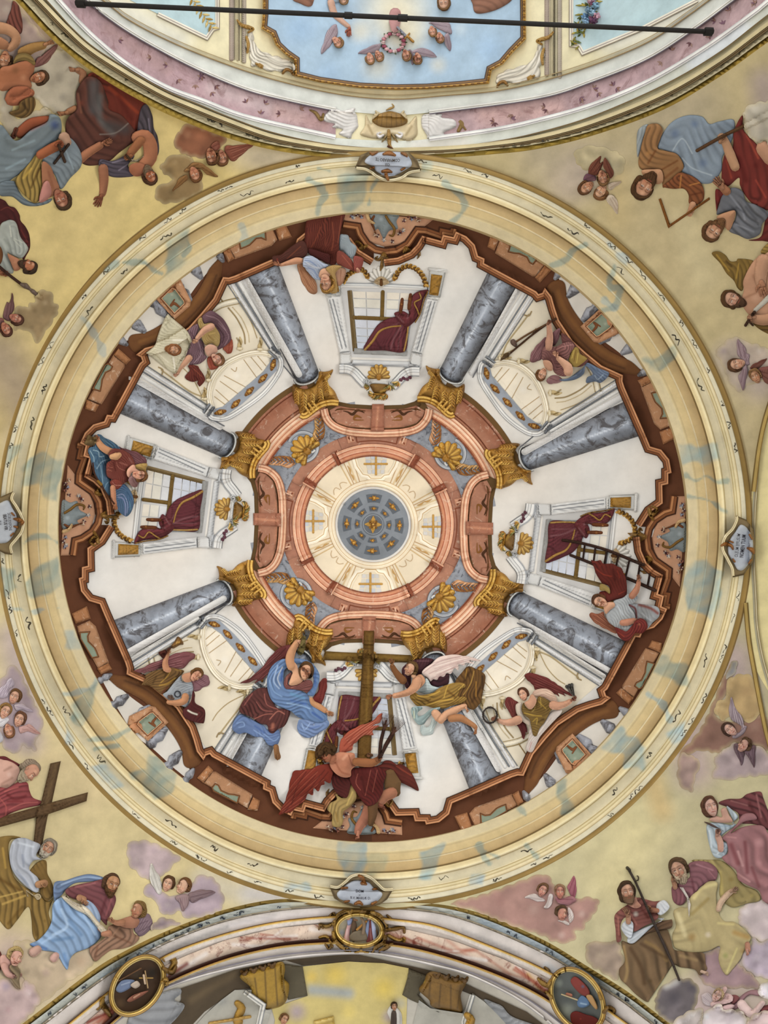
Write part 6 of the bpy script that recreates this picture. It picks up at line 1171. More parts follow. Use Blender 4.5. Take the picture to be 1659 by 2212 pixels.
f.cloth('skirt', '450,860 520,800 600,840 700,830 800,800 900,730 1020,680 1160,650 1270,670 1280,720 1200,760 1180,860 1260,860 1300,900 1220,960 1080,1000 960,1040 800,1030 680,1000 560,1000 490,930', '9a7020', '480,880 660,920 860,860 1180,720', wl=22, amp=.5, strokes=('#dcb252 14 .8 560,850 720,860 900,780', '#4a2c08 14 .8 480,900 680,930 760,900', '#dcb252 16 .7 680,1000 900,930 1100,900', '#5a380c 18 .7 720,960 920,890', '#d8b050 10 .8 960,880 1020,700 1100,660', '#5a380c 30 .7 1020,780 1120,860', '#e0ba60 8 .8 1180,760 1260,680', '#4a2c08 14 .6 1000,1000 1180,940'))
f.cloth('ribbon', '490,1020 620,1010 640,1040 570,1100 580,1150 660,1130 760,1050 900,1020 880,1060 800,1110 720,1190 660,1270 580,1280 510,1200 470,1100', '8fa9a8', '520,1040 560,1200 700,1130 860,1040', wl=20, amp=.35, strokes=('#d8d4a4 16 .6 510,1080 520,1180', '#5a8092 14 .7 560,1030 600,1020', '#c8dcd8 12 .6 640,1240 740,1140')); f.cloth('ribbon', '800,1130 840,1170 860,1240 820,1330 790,1420 700,1440 640,1440 605,1380 610,1300 660,1280 690,1320 740,1300 780,1200', 'aebcb8', '820,1160 800,1320 650,1400', wl=18, amp=.25, strokes=('#dfe8e2 12 .6 800,1200 760,1380', '#7f959a 10 .6 640,1300 620,1380'))
f.skin('830 1110 60 890 1180 70 920 1220 50', 'd0a080'); f.skin('910 1215 50 1000 1130 60 1120 1070 58 1220 1020 40 1270 1005 38', 'cf9e7c'); f.foot(1300, 1050, 52, 60, 'cc9a78')
f.skin('1070 1190 56 1200 1180 58 1300 1230 44 1400 1290 36 1430 1320 34', 'a87650'); f.foot(1435, 1370, 60, 98, 'a06c48')
f.skin('350 620 60 290 560 54 230 480 44 190 410 38', '7d5230'); f.hand(180, 360, 60, -110, '9a6c48', curl=.2)
f.flesh('540,560 610,530 660,570 680,640 620,720 540,780 480,800 470,740 510,640', 'cc9672')
f.skin('560 620 72 530 710 72 440 790 54 320 830 44 220 850 38', 'cc9876'); f.fist(140, 865, 62, 150, 'b57c5c')
f.flesh('480,520 520,500 540,560 500,590 470,560', 'd8a886')
f.head(465, 445, 110, -78, -.95, 'dcae90', '6a4e2c', long=.2); f.done()

V(590, 1520, 330)
f = Fig('angel', 'muscular angel with fiery red wings and crimson loincloth bearing the foot of the cross', 'angel', '850 800')
f.cloth('sash', '680,980 760,1020 830,870 860,860 900,960 900,1040 830,1120 760,1180 760,1280 720,1340 640,1320 640,1210 590,1150 620,1080 690,1040', 'a58440', '850,880 860,1040 700,1120 690,1310', wl=20, amp=.35, strokes=('#d0b468 14 .6 860,960 800,1100', '#7a5a22 16 .6 680,1180 700,1280')); f.cloth('loincloth_back', '640,740 720,780 840,800 830,940 800,1020 740,1010 680,960 640,880', '561410', '700,780 720,900 790,1000', wl=16, amp=.4)
f.wing('60,1200 120,1080 160,960 190,820 220,740 290,720 400,710 500,670 610,650 650,700 640,780 620,860 560,840 560,880 520,890 490,950 440,920 430,990 380,980 350,1040 280,1100 200,1170 120,1190', '7a281a', '45120c', 'a85a44', ('200,1100 260,900 360,740', '120,1180 300,960 460,780', '280,1100 420,900 560,720', '420,980 520,840 600,740'))
f.wing('720,540 730,420 750,370 840,290 960,230 1060,200 1150,120 1190,110 1160,200 1080,240 1160,240 1080,290 1090,340 1000,340 940,380 900,420 870,440 860,500 800,520', 'a84c36', '6e2416', 'd08a70', ('770,460 900,320 1120,160', '840,460 960,330 1080,270', '780,520 900,390'))
f.cloth('cloak', '1080,700 1170,660 1210,620 1280,620 1340,660 1400,660 1480,720 1540,820 1580,945 1480,900 1390,860 1330,870 1260,800 1180,760', '641c12', '1140,680 1320,720 1540,900', wl=24, amp=.4, strokes=('#8f3e2a 12 .6 1340,680 1500,780', '#3a0c08 24 .6 1260,720 1340,820'))
f.skin('1270 770 60 1300 880 95 1330 960 55', '6a4e30'); f.skin('1290 970 62 1220 1000 62 1180 1050 52 1150 1090 40', 'a87258'); f.foot(1170, 1110, 60, 35, '7d4a38')
f.skin('1060 1080 60 1040 1170 72 1000 1250 62 940 1330 50 920 1390 40', 'a06a54'); f.skin('1080 1060 60 1080 1200 50 1060 1300 34', '5e4228'); f.foot(920, 1420, 56, 95, 'b07860')
f.cloth('loincloth', '850,710 1000,690 1100,680 1170,700 1230,760 1200,860 1190,960 1120,1080 1020,1110 960,1050 900,960 850,880 830,800', '60140f', '900,720 960,880 1040,1080', wl=20, amp=.4, strokes=('#a0584a 6 .8 920,760 900,860 950,940', '#a0584a 6 .8 1060,720 1000,1000', '#a0584a 6 .7 1130,720 1080,960', '#380a08 26 .6 960,800 1000,960'))
f.flesh('620,600 700,530 800,530 880,540 900,600 990,600 1000,650 900,680 850,720 840,790 760,800 680,760 620,680', 'bd8064', strokes=('#8a4c34 18 .6 680,640 740,740 830,770', '#e0aa8c 26 .6 760,600 800,560', '#7d442e 12 .7 820,560 860,680', '#d89c7c 20 .5 690,600', '#7d442e 14 .6 680,560 670,640'))
f.skin('900 630 44 1000 640 48 1080 640 44 1140 610 36', '94603c'); f.fist(1150, 590, 52, -60, '8d5a3c'); f.fist(1050, 560, 44, 180, '7a5438')
f.skin('640 600 50 600 590 40', 'a86c50')
f.head(570, 530, 105, -120, -.9, '9a6448', '4a3218'); f.hair.shape('455,530 480,455 560,415 640,430 690,490 660,560 610,540 575,575 555,540 510,590 470,600', '4a3218', h=.02, st=1.3, cap=5, k=.5, amp=.4, wl=14, fold='470,560 560,440 680,500'); f.done()
for i, (p, lab) in enumerate((('1155 580 16 1170 420 20 1200 290 18 1230 180 8', 'left'), ('1170 580 14 1220 460 22 1290 340 24 1330 260 8', 'right'))):
    b = B(); b.limb(p, '3a2218', h=.04, k=.5)
    q = np.array(p.split(), float).reshape(-1, 3); e = q[-1, :2]; d = (q[-1, :2] - q[-2, :2]); d /= np.hypot(*d); n = np.array([-d[1], d[0]])
    for t in np.linspace(-1, 1, 9): s_ = q[-2, :2]; b.limb([(*s_, 4), (*(s_ + d * 90 + n * t * 40), 3), (*(s_ + d * 190 + n * t * 70), 1.2)], ('4a2c20', '6a4a3a')[abs(int(t * 4)) % 2], h=.012, st=1.4)
    one(b, 'birch_rod', 'bundled birch switch in the fist of the red-winged angel, %s one of two' % lab, 'rod')
# ================================================================ pendentives: saints, cherubs and clouds
crn = random.Random(3)
def cloud(label, outline, col, strokes=(), **kw):
    b = B(); kw.setdefault('h', .012); kw.setdefault('e', .004); q = raw(outline); lo, hi = q.min(0), q.max(0); c = np.array([int(col[i:i + 2], 16) for i in (0, 2, 4)]); st = []; w = 1 / VW[2]
    for k in range(14):
        x, y = crn.uniform(lo[0], hi[0]), crn.uniform(lo[1], hi[1]); m = (1.13, .86)[k % 2]
        st.append('#%02x%02x%02x %f .6 %f %f %f %f' % (*[int(min(255, t * m)) for t in c], crn.uniform(9, 20) * w, x, y, x + 14 * w * crn.uniform(-1, 1), y + 6 * w))
    b.shape(outline, col, 'P', st=3.0, cap=14, k=.1, mott=.1, puff=4, soft='c4b58c', strokes=st + list(strokes), **kw); return one(b, 'cloud', label, 'cloud')
def cherub(label, x, y, s, up, t, hc='5a3c24', skin='c08a6c', wings=(), beard=None, surf='P', fh=0, group=None):
    f = Fig('cherub', label, 'cherub', '%g %g' % (x, y), surf, group)
    for o, c, d, l_, q in wings: f.wing(o, c, d, l_, q, st=1.3)
    f.head(x, y, s, up, t, skin, hc); f.done()
PS_ = 'P'
# ---------------- north-west
V(0, 0, 560)
cloud('pale grey cloud bank under the putti in the upper left corner', '230,400 330,330 430,330 520,420 545,470 500,560 480,660 470,720 380,730 300,690 240,640 200,590 210,500', 'b0a692', ('#8a8478 40 .6 400,620', '#c9c2b2 40 .5 300,480', '#c9c2b2 20 .6 240,620 300,680'))
cloud('grey cloud at the left edge above the blue-mantled saint', '0,580 60,590 100,640 70,720 130,760 210,720 300,690 320,730 220,770 130,830 60,860 0,760', 'a59a86', ('#c6bfae 30 .5 20,700', '#847c6c 30 .5 200,740'))
cloud('mauve-brown cloud in the top left corner', '-30,-30 70,0 150,90 290,270 230,420 120,420 0,300', '9d8a80', ('#84726e 40 .6 200,200', '#b5a99a 40 .6 40,60'))
cloud('russet cloud behind the two winged heads left of the top arch', '1150,840 1200,795 1290,810 1380,850 1450,880 1400,960 1300,1010 1220,1000 1150,970 1110,900', '8a5a42', ('#a37458 40 .6 1200,860', '#6e4434 30 .5 1300,960'))
cloud('olive brown cloud under the single winged head left of the top arch', '1030,1060 1110,990 1200,1000 1260,1060 1300,1180 1260,1250 1150,1290 1040,1300 990,1250 1020,1190 1110,1150 1050,1110', '8d7550', ('#6b5838 30 .6 1100,1230', '#a58d66 30 .6 1120,1040'))
f = Fig('person', 'bearded saint in dark red robes head down with curved knife, upper left', 'person', '750 800', 'P')
f.skin('530 520 26 530 470 24 500 450 20', '95684c'); f.foot(480, 448, 40, 185, '95684c')
f.skin('480 700 26 440 715 22', '9a6a4a'); f.foot(410, 725, 42, 170, '9a6a4a')
f.cloth('under_robe', '560,500 600,465 700,520 820,590 940,670 930,760 870,850 820,900 730,880 640,800 620,640', '70200f', '640,520 800,700 800,880', wl=24, amp=.3, strokes=('#8f3a20 20 .6 700,560 880,720', '#4c120a 30 .6 760,620 840,760'))
f.cloth('robe', '500,560 560,490 640,520 690,640 700,700 780,740 860,830 900,880 840,920 760,980 700,1030 600,1060 520,1040 450,930 420,840 430,760 490,700 485,620', '5a2c20', '560,520 620,760 760,880', wl=28, amp=.35, strokes=('#4d4c4c 60 .8 600,540 600,700', '#5a5a58 40 .7 640,620 640,760 720,850', '#3e3c3c 60 .7 700,800 800,830', '#8a5a44 12 .5 500,600 520,720', '#8a8078 8 .5 640,860 740,850 820,790', '#2e1c1c 40 .6 480,900 560,1010', '#6e3626 30 .6 520,660'))
f.cloth('mantle', '900,700 940,670 975,740 985,820 1010,880 1015,980 960,1060 940,1050 980,940 930,880 880,850', '443a42', '960,700 960,850 1000,1000', wl=16, amp=.4, strokes=('#7f7684 8 .6 950,760 960,860',))
f.cloth('tunic', '640,1020 720,1030 800,990 830,940 860,1000 820,1060 860,1120 800,1135 710,1130 640,1080', '4c4350', '660,1040 740,1060 840,1060', wl=14, amp=.4, strokes=('#8b8290 8 .7 720,1040 800,1020', '#8b8290 7 .7 760,1090 820,1050'))
f.skin('880 880 40 930 870 40 960 930 46 960 1010 44 920 1060 40', 'a26a4c'); f.skin('900 900 30 850 960 28 830 990 24', '95603f'); f.fist(820, 1005, 36, 160, '95603f')
f.skin('660 1080 32 665 1150 30 660 1220 24 655 1240 22', '96644a'); f.hand(640, 1275, 44, 115, '7d4c36', spread=.5)
f.skin('500 1030 30 560 980 28 640 930 24', '9a664a'); f.hand(675, 910, 36, -20, '9a664a')
f.flesh('830,1060 880,1040 930,1060 930,1110 870,1130 830,1100', '9a6248')
f.head(960, 1125, 58, 62, -.5, 'a0603f', '4a3020', beard='6e5c48', bald=0, old=1); f.done()
b = B(); b.shape('830,1015 870,1025 925,995 880,1035 835,1035', 'b4a88e', 'P', sm=0, st=1.5, h=.01); b.limb('810 995 8 835 1025 8', '3e2a1a', 'P', h=.02); one(b, 'knife', 'small curved knife held by the dark-robed saint upper left', 'knife')
f = Fig('person', 'upside-down saint in ochre vest and slate blue mantle holding a small cross, upper left', 'person', '240 1000', 'P')
f.skin('130 850 34 200 790 34 300 770 30', '8a4a30'); f.foot(95, 850, 46, 110, '5e3424')
f.cloth('mantle', '0,800 100,900 200,830 300,780 320,730 380,750 395,820 370,890 300,940 270,1000 200,1060 100,1130 0,1180 -30,1000', '6c7c82', '60,900 200,930 360,800', wl=28, amp=.22, strokes=('#37497a 50 .8 350,800', '#8c3a24 30 .7 200,820 280,780', '#8fa2aa 14 .6 80,960 220,900', '#8fa2aa 14 .6 40,1080 160,1020'))
f.cloth('mantle', '0,1170 90,1160 120,1220 160,1270 230,1300 330,1270 310,1300 230,1320 150,1310 80,1260 0,1250', '64727c', '0,1200 120,1250 300,1300', wl=14, amp=.3); f.cloth('sleeve', '440,880 510,960 520,1060 450,1140 390,1210 350,1120 280,1040 270,1000 380,960', '738088', '300,1000 420,1020 480,1100', wl=18, amp=.25, strokes=('#9fb0b8 10 .6 420,960 470,1080',)); f.skin('410 880 36 430 910 28', 'b08c74')
f.cloth('vest', '190,1040 240,980 290,990 260,1050 275,1150 270,1240 230,1300 180,1270 130,1220 100,1150', '94752a', '240,1000 180,1130 220,1280', wl=20, amp=.45, strokes=('#4a3010 14 .7 250,1080 200,1200', '#c9a850 14 .6 150,1140 200,1080'))
f.skin('260 990 30 330 950 32 380 925 30', '9a5a3a'); f.fist(378, 925, 36, -20, '8a4e34')
f.flesh('270,1040 320,1060 350,1130 380,1210 330,1260 280,1270 270,1180', '9c6a4e', strokes=('#7d4c38 16 .6 310,1100 340,1200',))
f.flesh('275,1180 310,1160 330,1230 300,1280 250,1290', 'b07a70')
f.head(395, 1275, 70, 66, .35, '94604a', '43301e', beard=None); f.done()
c = thing('hand_cross', 'small dark wooden cross in the hand of the ochre-vested saint', 'cross', '390 990', 'P')
b = B(); b.limb('348 1045 9 440 925 9', '35241a', 'P', h=.03); b.build('bar', 'wood_paint', c); b = B(); b.limb('375 930 10 415 1035 10', '3e2a1c', 'P', h=.03); b.build('bar', 'wood_paint', c)
cherub('winged cherub head with rust wing, right of a pair by the top arch', 1420, 1010, 52, 75, -.3, '6e4a2c', 'b07c62', (('1440,940 1520,930 1625,920 1560,980 1500,1030 1460,1010', '8a4a38', '5e2a20', 'ad7a64', ('1450,960 1600,930', '1480,1000 1560,960')),))
cherub('winged cherub head with curly hair, left of a pair by the top arch', 1355, 1000, 56, 80, .4, '5e3e24', 'a87458', (('1350,930 1390,905 1410,940 1370,970', '8a4a38', '5e2a20', 'ad7a64', ('1360,940 1400,920',)),))
cherub('single winged cherub head with brown wings below the russet cloud', 1248, 1115, 52, 70, .2, '6a4626', 'b67e60', (('1180,1090 1240,1040 1300,1050 1340,1080 1395,1130 1330,1120 1280,1080 1200,1100', '8d6438', '5e3c1c', 'b8905c', ('1200,1080 1270,1050', '1290,1070 1370,1120')), ('1190,1120 1150,1140 1120,1190 1105,1225 1150,1190 1200,1150', '8a6034', '5e3c1c', 'b8905c', ('1190,1130 1120,1200',))))
V(0, 0, 160, 726)
f = Fig('putto', 'upper putto with red drape in the top left corner', 'putto', '80 400', 'P')
f.cloth('drape', '130,10 180,50 200,110 222,240 205,330 120,320 60,260 80,170 110,90', '78382a', '120,60 140,200 180,300', wl=24, amp=.4); f.skin('-20 270 60 80 290 52 150 350 46 150 420 46 100 470 40', 'b98a68'); f.skin('-10 420 60 40 440 50', 'a87656'); f.head(50, 590, 92, 100, .4, 'b07e5e', '5a3e26'); f.done()
f = Fig('putto', 'brown-skinned putto with olive sash lying on the clouds, upper left', 'putto', '200 720', 'P')
f.wing('340,660 360,580 430,530 500,470 570,435 540,500 480,590 430,630', '80504a', '54302a', 'a07a6c', ('360,630 550,450', '420,620 500,540')); f.skin('230 520 60 320 470 50 420 445 40', '95703f'); f.foot(470, 425, 60, -20, 'a07250')
f.flesh('0,680 100,640 220,600 330,600 335,690 300,780 310,850 250,900 120,880 0,880', 'a3694a', strokes=('#6e4a2e 60 .6 150,690', '#c08a68 50 .5 230,760'))
f.cloth('sash', '130,620 160,540 240,520 310,550 345,610 335,640 260,595 180,600', '85682c', '150,600 240,560 330,600', wl=22, amp=.3)
f.skin('250 890 46 150 900 50 100 950 46 100 990 44 200 985 40 300 910 40', '9a5c40'); f.cloth('cloth_end', '190,1010 260,960 330,950 350,1020 320,1100 260,1150 190,1155 100,1120 100,1095 180,1070', '6a4a1c', '300,970 260,1080 150,1120', wl=22, amp=.45, strokes=('#30200c 24 .7 220,1010 270,1080',)); f.head(385, 760, 90, -20, -.4, '9c6848', '4a331e'); f.done()
V(0, 420, 240, 1475)
f = Fig('person', 'bearded saint in white shirt and dark red cloak gripping a spear at the left edge', 'person', '150 700', 'P')
f.cloth('cloak', '-40,80 60,80 120,150 200,180 260,270 275,350 340,430 390,540 400,700 350,810 300,850 200,500 100,400 0,420', '4e1414', '60,120 220,260 350,560', wl=40, amp=.3, strokes=('#7a3a30 10 .6 10,210 100,170 180,220', '#6e2c26 12 .6 280,470 370,640'))
f.cloth('shirt', '0,420 80,350 160,340 220,390 270,560 360,680 370,740 300,840 240,840 150,800 100,790 180,1010 130,1050 0,980 -30,700', '9aa096', '140,480 150,600 240,760', wl=34, amp=.2, strokes=('#c9cabc 14 .7 130,420 150,560', '#c9cabc 10 .6 180,580 300,640', '#c9cabc 10 .6 180,600 280,700', '#7f857c 30 .5 60,600 160,720'))
f.cloth('bag', '-30,690 10,700 40,790 20,900 -30,930', '6e3c14', '0,700 20,900', wl=30); f.flesh('100,790 200,830 260,870 280,940 260,1000 190,1010 140,900', 'a87458', strokes=('#c08c6a 30 .5 200,900',)); f.skin('-30 1010 50 40 1040 44', '9a664a'); f.fist(60, 1045, 70, 10, '8d5a40')
f.head(380, 950, 115, 8, -.75, 'a86c4c', '35261a', beard='3e2c1e', bald=0); f.done()
p = thing('spear', 'iron-tipped spear of the white-shirted saint at the left edge', 'spear', '300 1190', 'P')
b = B(); b.limb('-30 940 20 110 1060 20 300 1205 20', '3a2018', 'P', h=.04, k=.5); b.build('shaft', 'wood_paint', p); b = B(); b.limb('285 1195 24 340 1215 40 400 1260 18 440 1290 30 500 1340 22 550 1375 4', '6a5a52', 'P', h=.04, k=.6); b.build('spearhead', 'iron', p)
cloud('brown cloud touching the spear tip left of the dome ring', '190,1560 240,1490 320,1480 380,1500 400,1440 470,1420 480,1340 540,1280 620,1275 690,1320 710,1420 770,1480 770,1560 720,1650 640,1780 560,1900 490,1970 440,1900 380,1820 290,1790 200,1800 180,1700', '8c7858', ('#6e5c40 60 .6 460,1540', '#a89474 60 .6 600,1440', '#74644a 50 .5 420,1760', '#a3906e 50 .5 560,1620'))
cherub('cherub head with raised mauve wing, higher of two at the left edge', 215, 1650, 100, 20, -.4, '4e3024', 'a06a58', (('40,1640 60,1530 90,1430 130,1440 160,1310 185,1420 185,1530 150,1600 120,1680', '6e4a4a', '4a2c2c', '93706c', ('80,1620 110,1460', '130,1620 160,1360')),))
cherub('cherub head lower of two at the left edge beside the brown cloud', 80, 1790, 100, 60, -.2, '4e2e22', 'a8705a', (('-40,1700 10,1640 60,1680 20,1760 -30,1800', '7d4a44', '4a2c2c', '93706c', ('-20,1760 30,1680',)),))

# ---------------- north-east
V(1220, 220, 439)
cloud('pale cloud behind the three cherub heads right of the top arch', '80,420 150,370 260,360 360,390 440,420 490,490 470,570 400,610 300,560 180,560 100,500', 'b5a988', ('#a39a80 40 .6 420,520', '#c9bf9a 40 .5 180,460'))
f = Fig('person', 'upside-down bearded saint in burnt orange tunic holding a wooden square, upper right', 'person', '780 480', 'P')
f.cloth('mantle', '800,260 880,160 1000,110 1120,120 1180,180 1260,160 1380,150 1370,300 1290,450 1280,560 1200,660 1090,660 1000,600 950,560 970,520 920,440 800,390 760,370', '7d8ea0', '860,240 1000,200 1080,400 1200,600', wl=34, amp=.28, strokes=('#56698a 60 .6 900,260', '#56698a 60 .6 1130,500', '#b4c0c8 10 .6 880,400 960,300 1040,420', '#b4c0c8 10 .6 960,460 1040,540 1200,600', '#5c7090 50 .6 1060,180', '#a9b4b0 40 .5 1240,300')); f.cloth('mantle', '590,440 590,260 630,200 680,190 640,300 610,420', '95a0a4', '600,420 650,220', wl=20, amp=.2)
f.cloth('tunic', '680,190 760,180 800,230 780,300 760,380 830,400 920,430 970,520 940,580 850,660 800,700 790,580 720,550 630,555 600,500 620,380 650,270', '9a6634', '700,220 680,400 850,500', wl=26, amp=.38, strokes=('#6a3a18 16 .7 740,400 680,500', '#6a3a18 14 .7 920,480 780,560', '#c08a50 30 .5 680,420', '#6e3a1a 20 .6 820,620 920,540'))
f.cloth('sleeve', '930,580 1000,590 1080,630 1130,700 1135,790 1080,840 1015,830 1010,760 970,710 880,710 800,690 860,640', '86421a', '940,620 1060,680 1090,820', wl=20, amp=.5, strokes=('#c98848 10 .7 950,600 940,700', '#c98848 8 .7 1020,680 1100,660', '#4e200c 14 .6 1030,760 1120,740'))
f.skin('1045 840 28 1030 890 26', 'c09070'); f.fist(1025, 905, 44, 120, 'c09274')
f.flesh('630,560 720,550 790,560 800,650 740,670 650,610', 'b98c6a')
f.head(650, 690, 112, 122, -.3, 'b8886a', '4a3018', beard='4a3018'); f.done()
s_ = thing('square', 'carpenter square of two joined brown laths held by the orange-robed saint', 'square', '900 950', 'P')
b = B(); b.shape('765,795 785,787 862,1010 848,1034 840,1020', '7d4e1c', 'P', sm=0, h=.03, st=2, k=.5); b.build('lath', 'wood_paint', s_); b = B(); b.shape('845,1032 1185,798 1180,778 850,1005', '7a4a1c', 'P', sm=0, h=.03, st=2, k=.5); b.build('lath', 'wood_paint', s_)
f = Fig('person', 'upside-down saint in slate tunic and scarlet mantle grasping a long staff, upper right', 'person', '1430 700', 'P')
f.cloth('mantle', '1450,110 1460,230 1560,340 1620,400 1640,480 1700,520 1700,840 1620,880 1530,830 1470,760 1430,680 1420,620 1330,690 1280,650 1300,440 1370,380 1380,240', '7a2018', '1440,160 1500,420 1560,760', wl=34, amp=.35, strokes=('#a84c38 16 .6 1480,260 1580,460', '#4c0e0c 40 .6 1420,460 1480,640', '#a04434 14 .6 1560,640 1640,780', '#55100e 40 .6 1560,520', '#98402e 14 .6 1320,480 1360,620')); f.cloth('mantle', '1230,720 1290,740 1310,760 1260,830 1240,900', '7a1c18', '1250,740 1250,880', wl=20); f.cloth('mantle', '1500,1130 1600,1100 1640,960 1700,900 1700,1120 1600,1135', '6e1a16', '1520,1130 1680,1000', wl=24)
f.cloth('tunic', '1290,760 1370,700 1450,730 1480,810 1560,840 1660,900 1650,950 1610,1000 1590,1080 1500,1120 1420,1090 1340,1050 1390,960 1390,890 1310,900 1240,920 1260,840', '62656e', '1320,760 1420,900 1560,1000', wl=28, amp=.35, strokes=('#8d9099 16 .6 1330,740 1440,880 1470,960', '#3e4048 24 .6 1480,860 1560,960', '#8a8d96 14 .6 1400,1000 1540,1060', '#42444c 16 .6 1400,860 1460,900'))
f.skin('1280 290 36 1310 330 34 1350 430 40 1390 530 38', 'b58c6c'); f.fist(1280, 310, 44, -60, 'a87e60')
f.skin('1320 730 36 1290 700 32', '9a6a4c'); f.hand(1265, 680, 60, 232, 'a4765a', spread=.4)
f.flesh('1240,940 1320,900 1390,890 1380,970 1340,1050 1290,1000', 'b58868')
f.skin('1620 380 60 1680 460 60', 'b88c70')
f.head(1215, 1050, 98, 128, -.35, 'b88e70', '5a3c22', beard='6a4a2e'); f.done()
b = B(); b.limb('1080 398 14 1300 275 15 1500 180 16 1700 75 16', '5a3c22', 'P', h=.05, k=.5); one(b, 'staff', 'long plain wooden staff crossing the red mantle upper right', 'staff', 'wood_paint')
f = Fig('person', 'bare-chested bearded saint with mustard cloak and toothed saw at the right edge', 'person', '1550 1500', 'P')
f.cloth('cloak', '1200,1240 1250,1220 1310,1250 1350,1300 1400,1300 1420,1280 1540,1300 1510,1380 1470,1430 1450,1540 1410,1520 1380,1460 1320,1400 1270,1320', '7d5c1a', '1220,1240 1360,1340 1430,1500', wl=24, amp=.5, strokes=('#b89440 12 .6 1240,1250 1340,1380', '#3e2a08 18 .7 1320,1300 1360,1340', '#b89440 10 .6 1420,1320 1400,1440')); f.cloth('cloak', '1600,1220 1680,1150 1720,1300 1640,1260', '967428', '1620,1200 1690,1260', wl=20, amp=.4); f.cloth('cloak', '1500,1760 1600,1810 1700,1790 1700,1900 1580,1850', '6a4a14', '1540,1780 1680,1850', wl=20, amp=.4); f.cloth('cloak', '1610,1700 1680,1650 1720,1700 1620,1760', '8d6c24', '1620,1720 1700,1680', wl=20, amp=.4)
f.flesh('1540,1300 1620,1250 1700,1260 1700,1750 1600,1760 1510,1740 1460,1680 1440,1620 1460,1540 1460,1450', 'b58a6e', strokes=('#d0a68c 60 .5 1560,1600', '#8d6248 24 .5 1540,1420 1570,1480', '#8d6248 18 .5 1470,1600 1560,1560', '#946a50 20 .5 1640,1400 1650,1600'))
f.skin('1620 1300 60 1600 1400 52 1600 1470 44', 'b88e72'); f.hand(1610, 1510, 70, 80, 'a8785c', curl=.2)
f.skin('1720 1760 50 1620 1780 46 1540 1770 36', 'b58a6c'); f.fist(1525, 1765, 48, 170, 'b08468')
f.head(1370, 1615, 92, 205, .25, 'b8907a', '55391f', beard='4a3220'); f.done()
s_ = thing('saw', 'white toothed saw blade with dark handle held at the right edge', 'saw', '1600 1640', 'P')
q = [(1548, 1728), (1538, 1705)] + [(1545 + 12 * i + (4 if i % 2 else -4), 1690 - 12 * i - (6 if i % 2 else 0)) for i in range(13)] + [(1720, 1530), (1720, 1580)]
b = B(); b.shape(q, 'b8b4a8', 'P', sm=0, st=1.5, h=.02, e=.02); b.build('blade', 'fresco', s_); b = B(); b.limb('1548 1718 14 1530 1740 13', '3a2418', 'P', h=.05); b.limb('1500 1785 12 1475 1825 12', '3e261a', 'P', h=.05); b.limb('1500 1790 8 1535 1825 8', '3e261a', 'P', h=.04); b.build('handle', 'wood_paint', s_)
cherub('lowest cherub head of a pale-winged trio, facing right', 295, 735, 68, 130, .6, '7d5634', 'c69c7c', (('350,680 400,655 460,650 420,690 370,720', 'cdb9a0', '9a8470', 'e8dcc8', ('370,700 440,660',)), ('340,780 380,760 420,790 435,850 430,915 390,870 350,820', 'd2bfa8', '9a8470', 'ece0cc', ('370,790 425,890', '390,780 430,850'))))
cherub('leftmost cherub head of the trio, dark-haired', 175, 700, 68, 140, -.3, '5e3e24', 'b8896a', (('150,630 180,590 240,600 250,640 190,650', '70465a', '4a2c34', '94706c', ('170,630 230,610',)),))
cherub('topmost cherub head of the trio with two rust wings', 310, 620, 64, 80, .1, '7a5a38', 'b8896c', (('190,580 220,500 270,460 295,445 290,500 310,490 290,560 260,600', '6e3826', '43180f', '94604a', ('210,570 280,470', '240,580 300,510')), ('330,455 360,500 390,550 397,600 370,625 340,570 310,520', '74402e', '43180f', '94604a', ('335,480 380,590',))))
V(1500, 600, 159, 1256)
cloud('pale mauve cloud under the two cherubs right of the dome ring', '360,1290 420,1200 540,1080 680,1010 760,1040 900,1100 1040,1130 1160,1180 1300,1260 1300,1700 1000,1800 850,1880 760,1950 640,1850 560,1700 480,1500', 'b5a698', ('#a3949a 90 .5 500,1250', '#c9bfb4 80 .5 1100,1250', '#a5978e 90 .5 750,1850'))
cherub('cherub head with folded lilac wings right of the dome ring', 720, 1480, 150, 170, .3, '5e3e26', 'c49a80', (('730,1050 790,1100 870,1200 890,1280 940,1310 930,1400 940,1480 860,1490 780,1380 730,1280', '9a828a', '6e545c', 'c4b0b4', ('740,1100 800,1340', '830,1160 860,1360', '860,1250 890,1420')), ('870,1490 910,1560 890,1700 870,1800 830,1935 790,1820 745,1680 800,1600', '937c84', '6e545c', 'c4b0b4', ('840,1560 800,1780', '880,1560 840,1880'))))
cherub('cherub head with rust wings at the right edge', 1040, 1680, 130, 240, -.2, '8a6844', 'b88c6c', (('940,1540 1000,1480 1120,1420 1235,1375 1190,1450 1080,1550 980,1560', '7a4638', '4e261c', 'a07464', ('970,1530 1200,1400',)), ('1100,1560 1240,1510 1300,1560 1300,1800 1200,1780 1140,1680', '7d4840', '4e261c', 'a07464', ('1130,1600 1280,1640', '1150,1660 1280,1740'))))
V(1220, 220, 439)
cloud('white cloud above the red mantle in the upper right corner', '1460,80 1530,20 1620,0 1720,20 1720,420 1640,320 1560,330 1480,230', 'b9b2a2', ('#cfcabc 60 .6 1560,60', '#a59c92 60 .5 1600,220'))

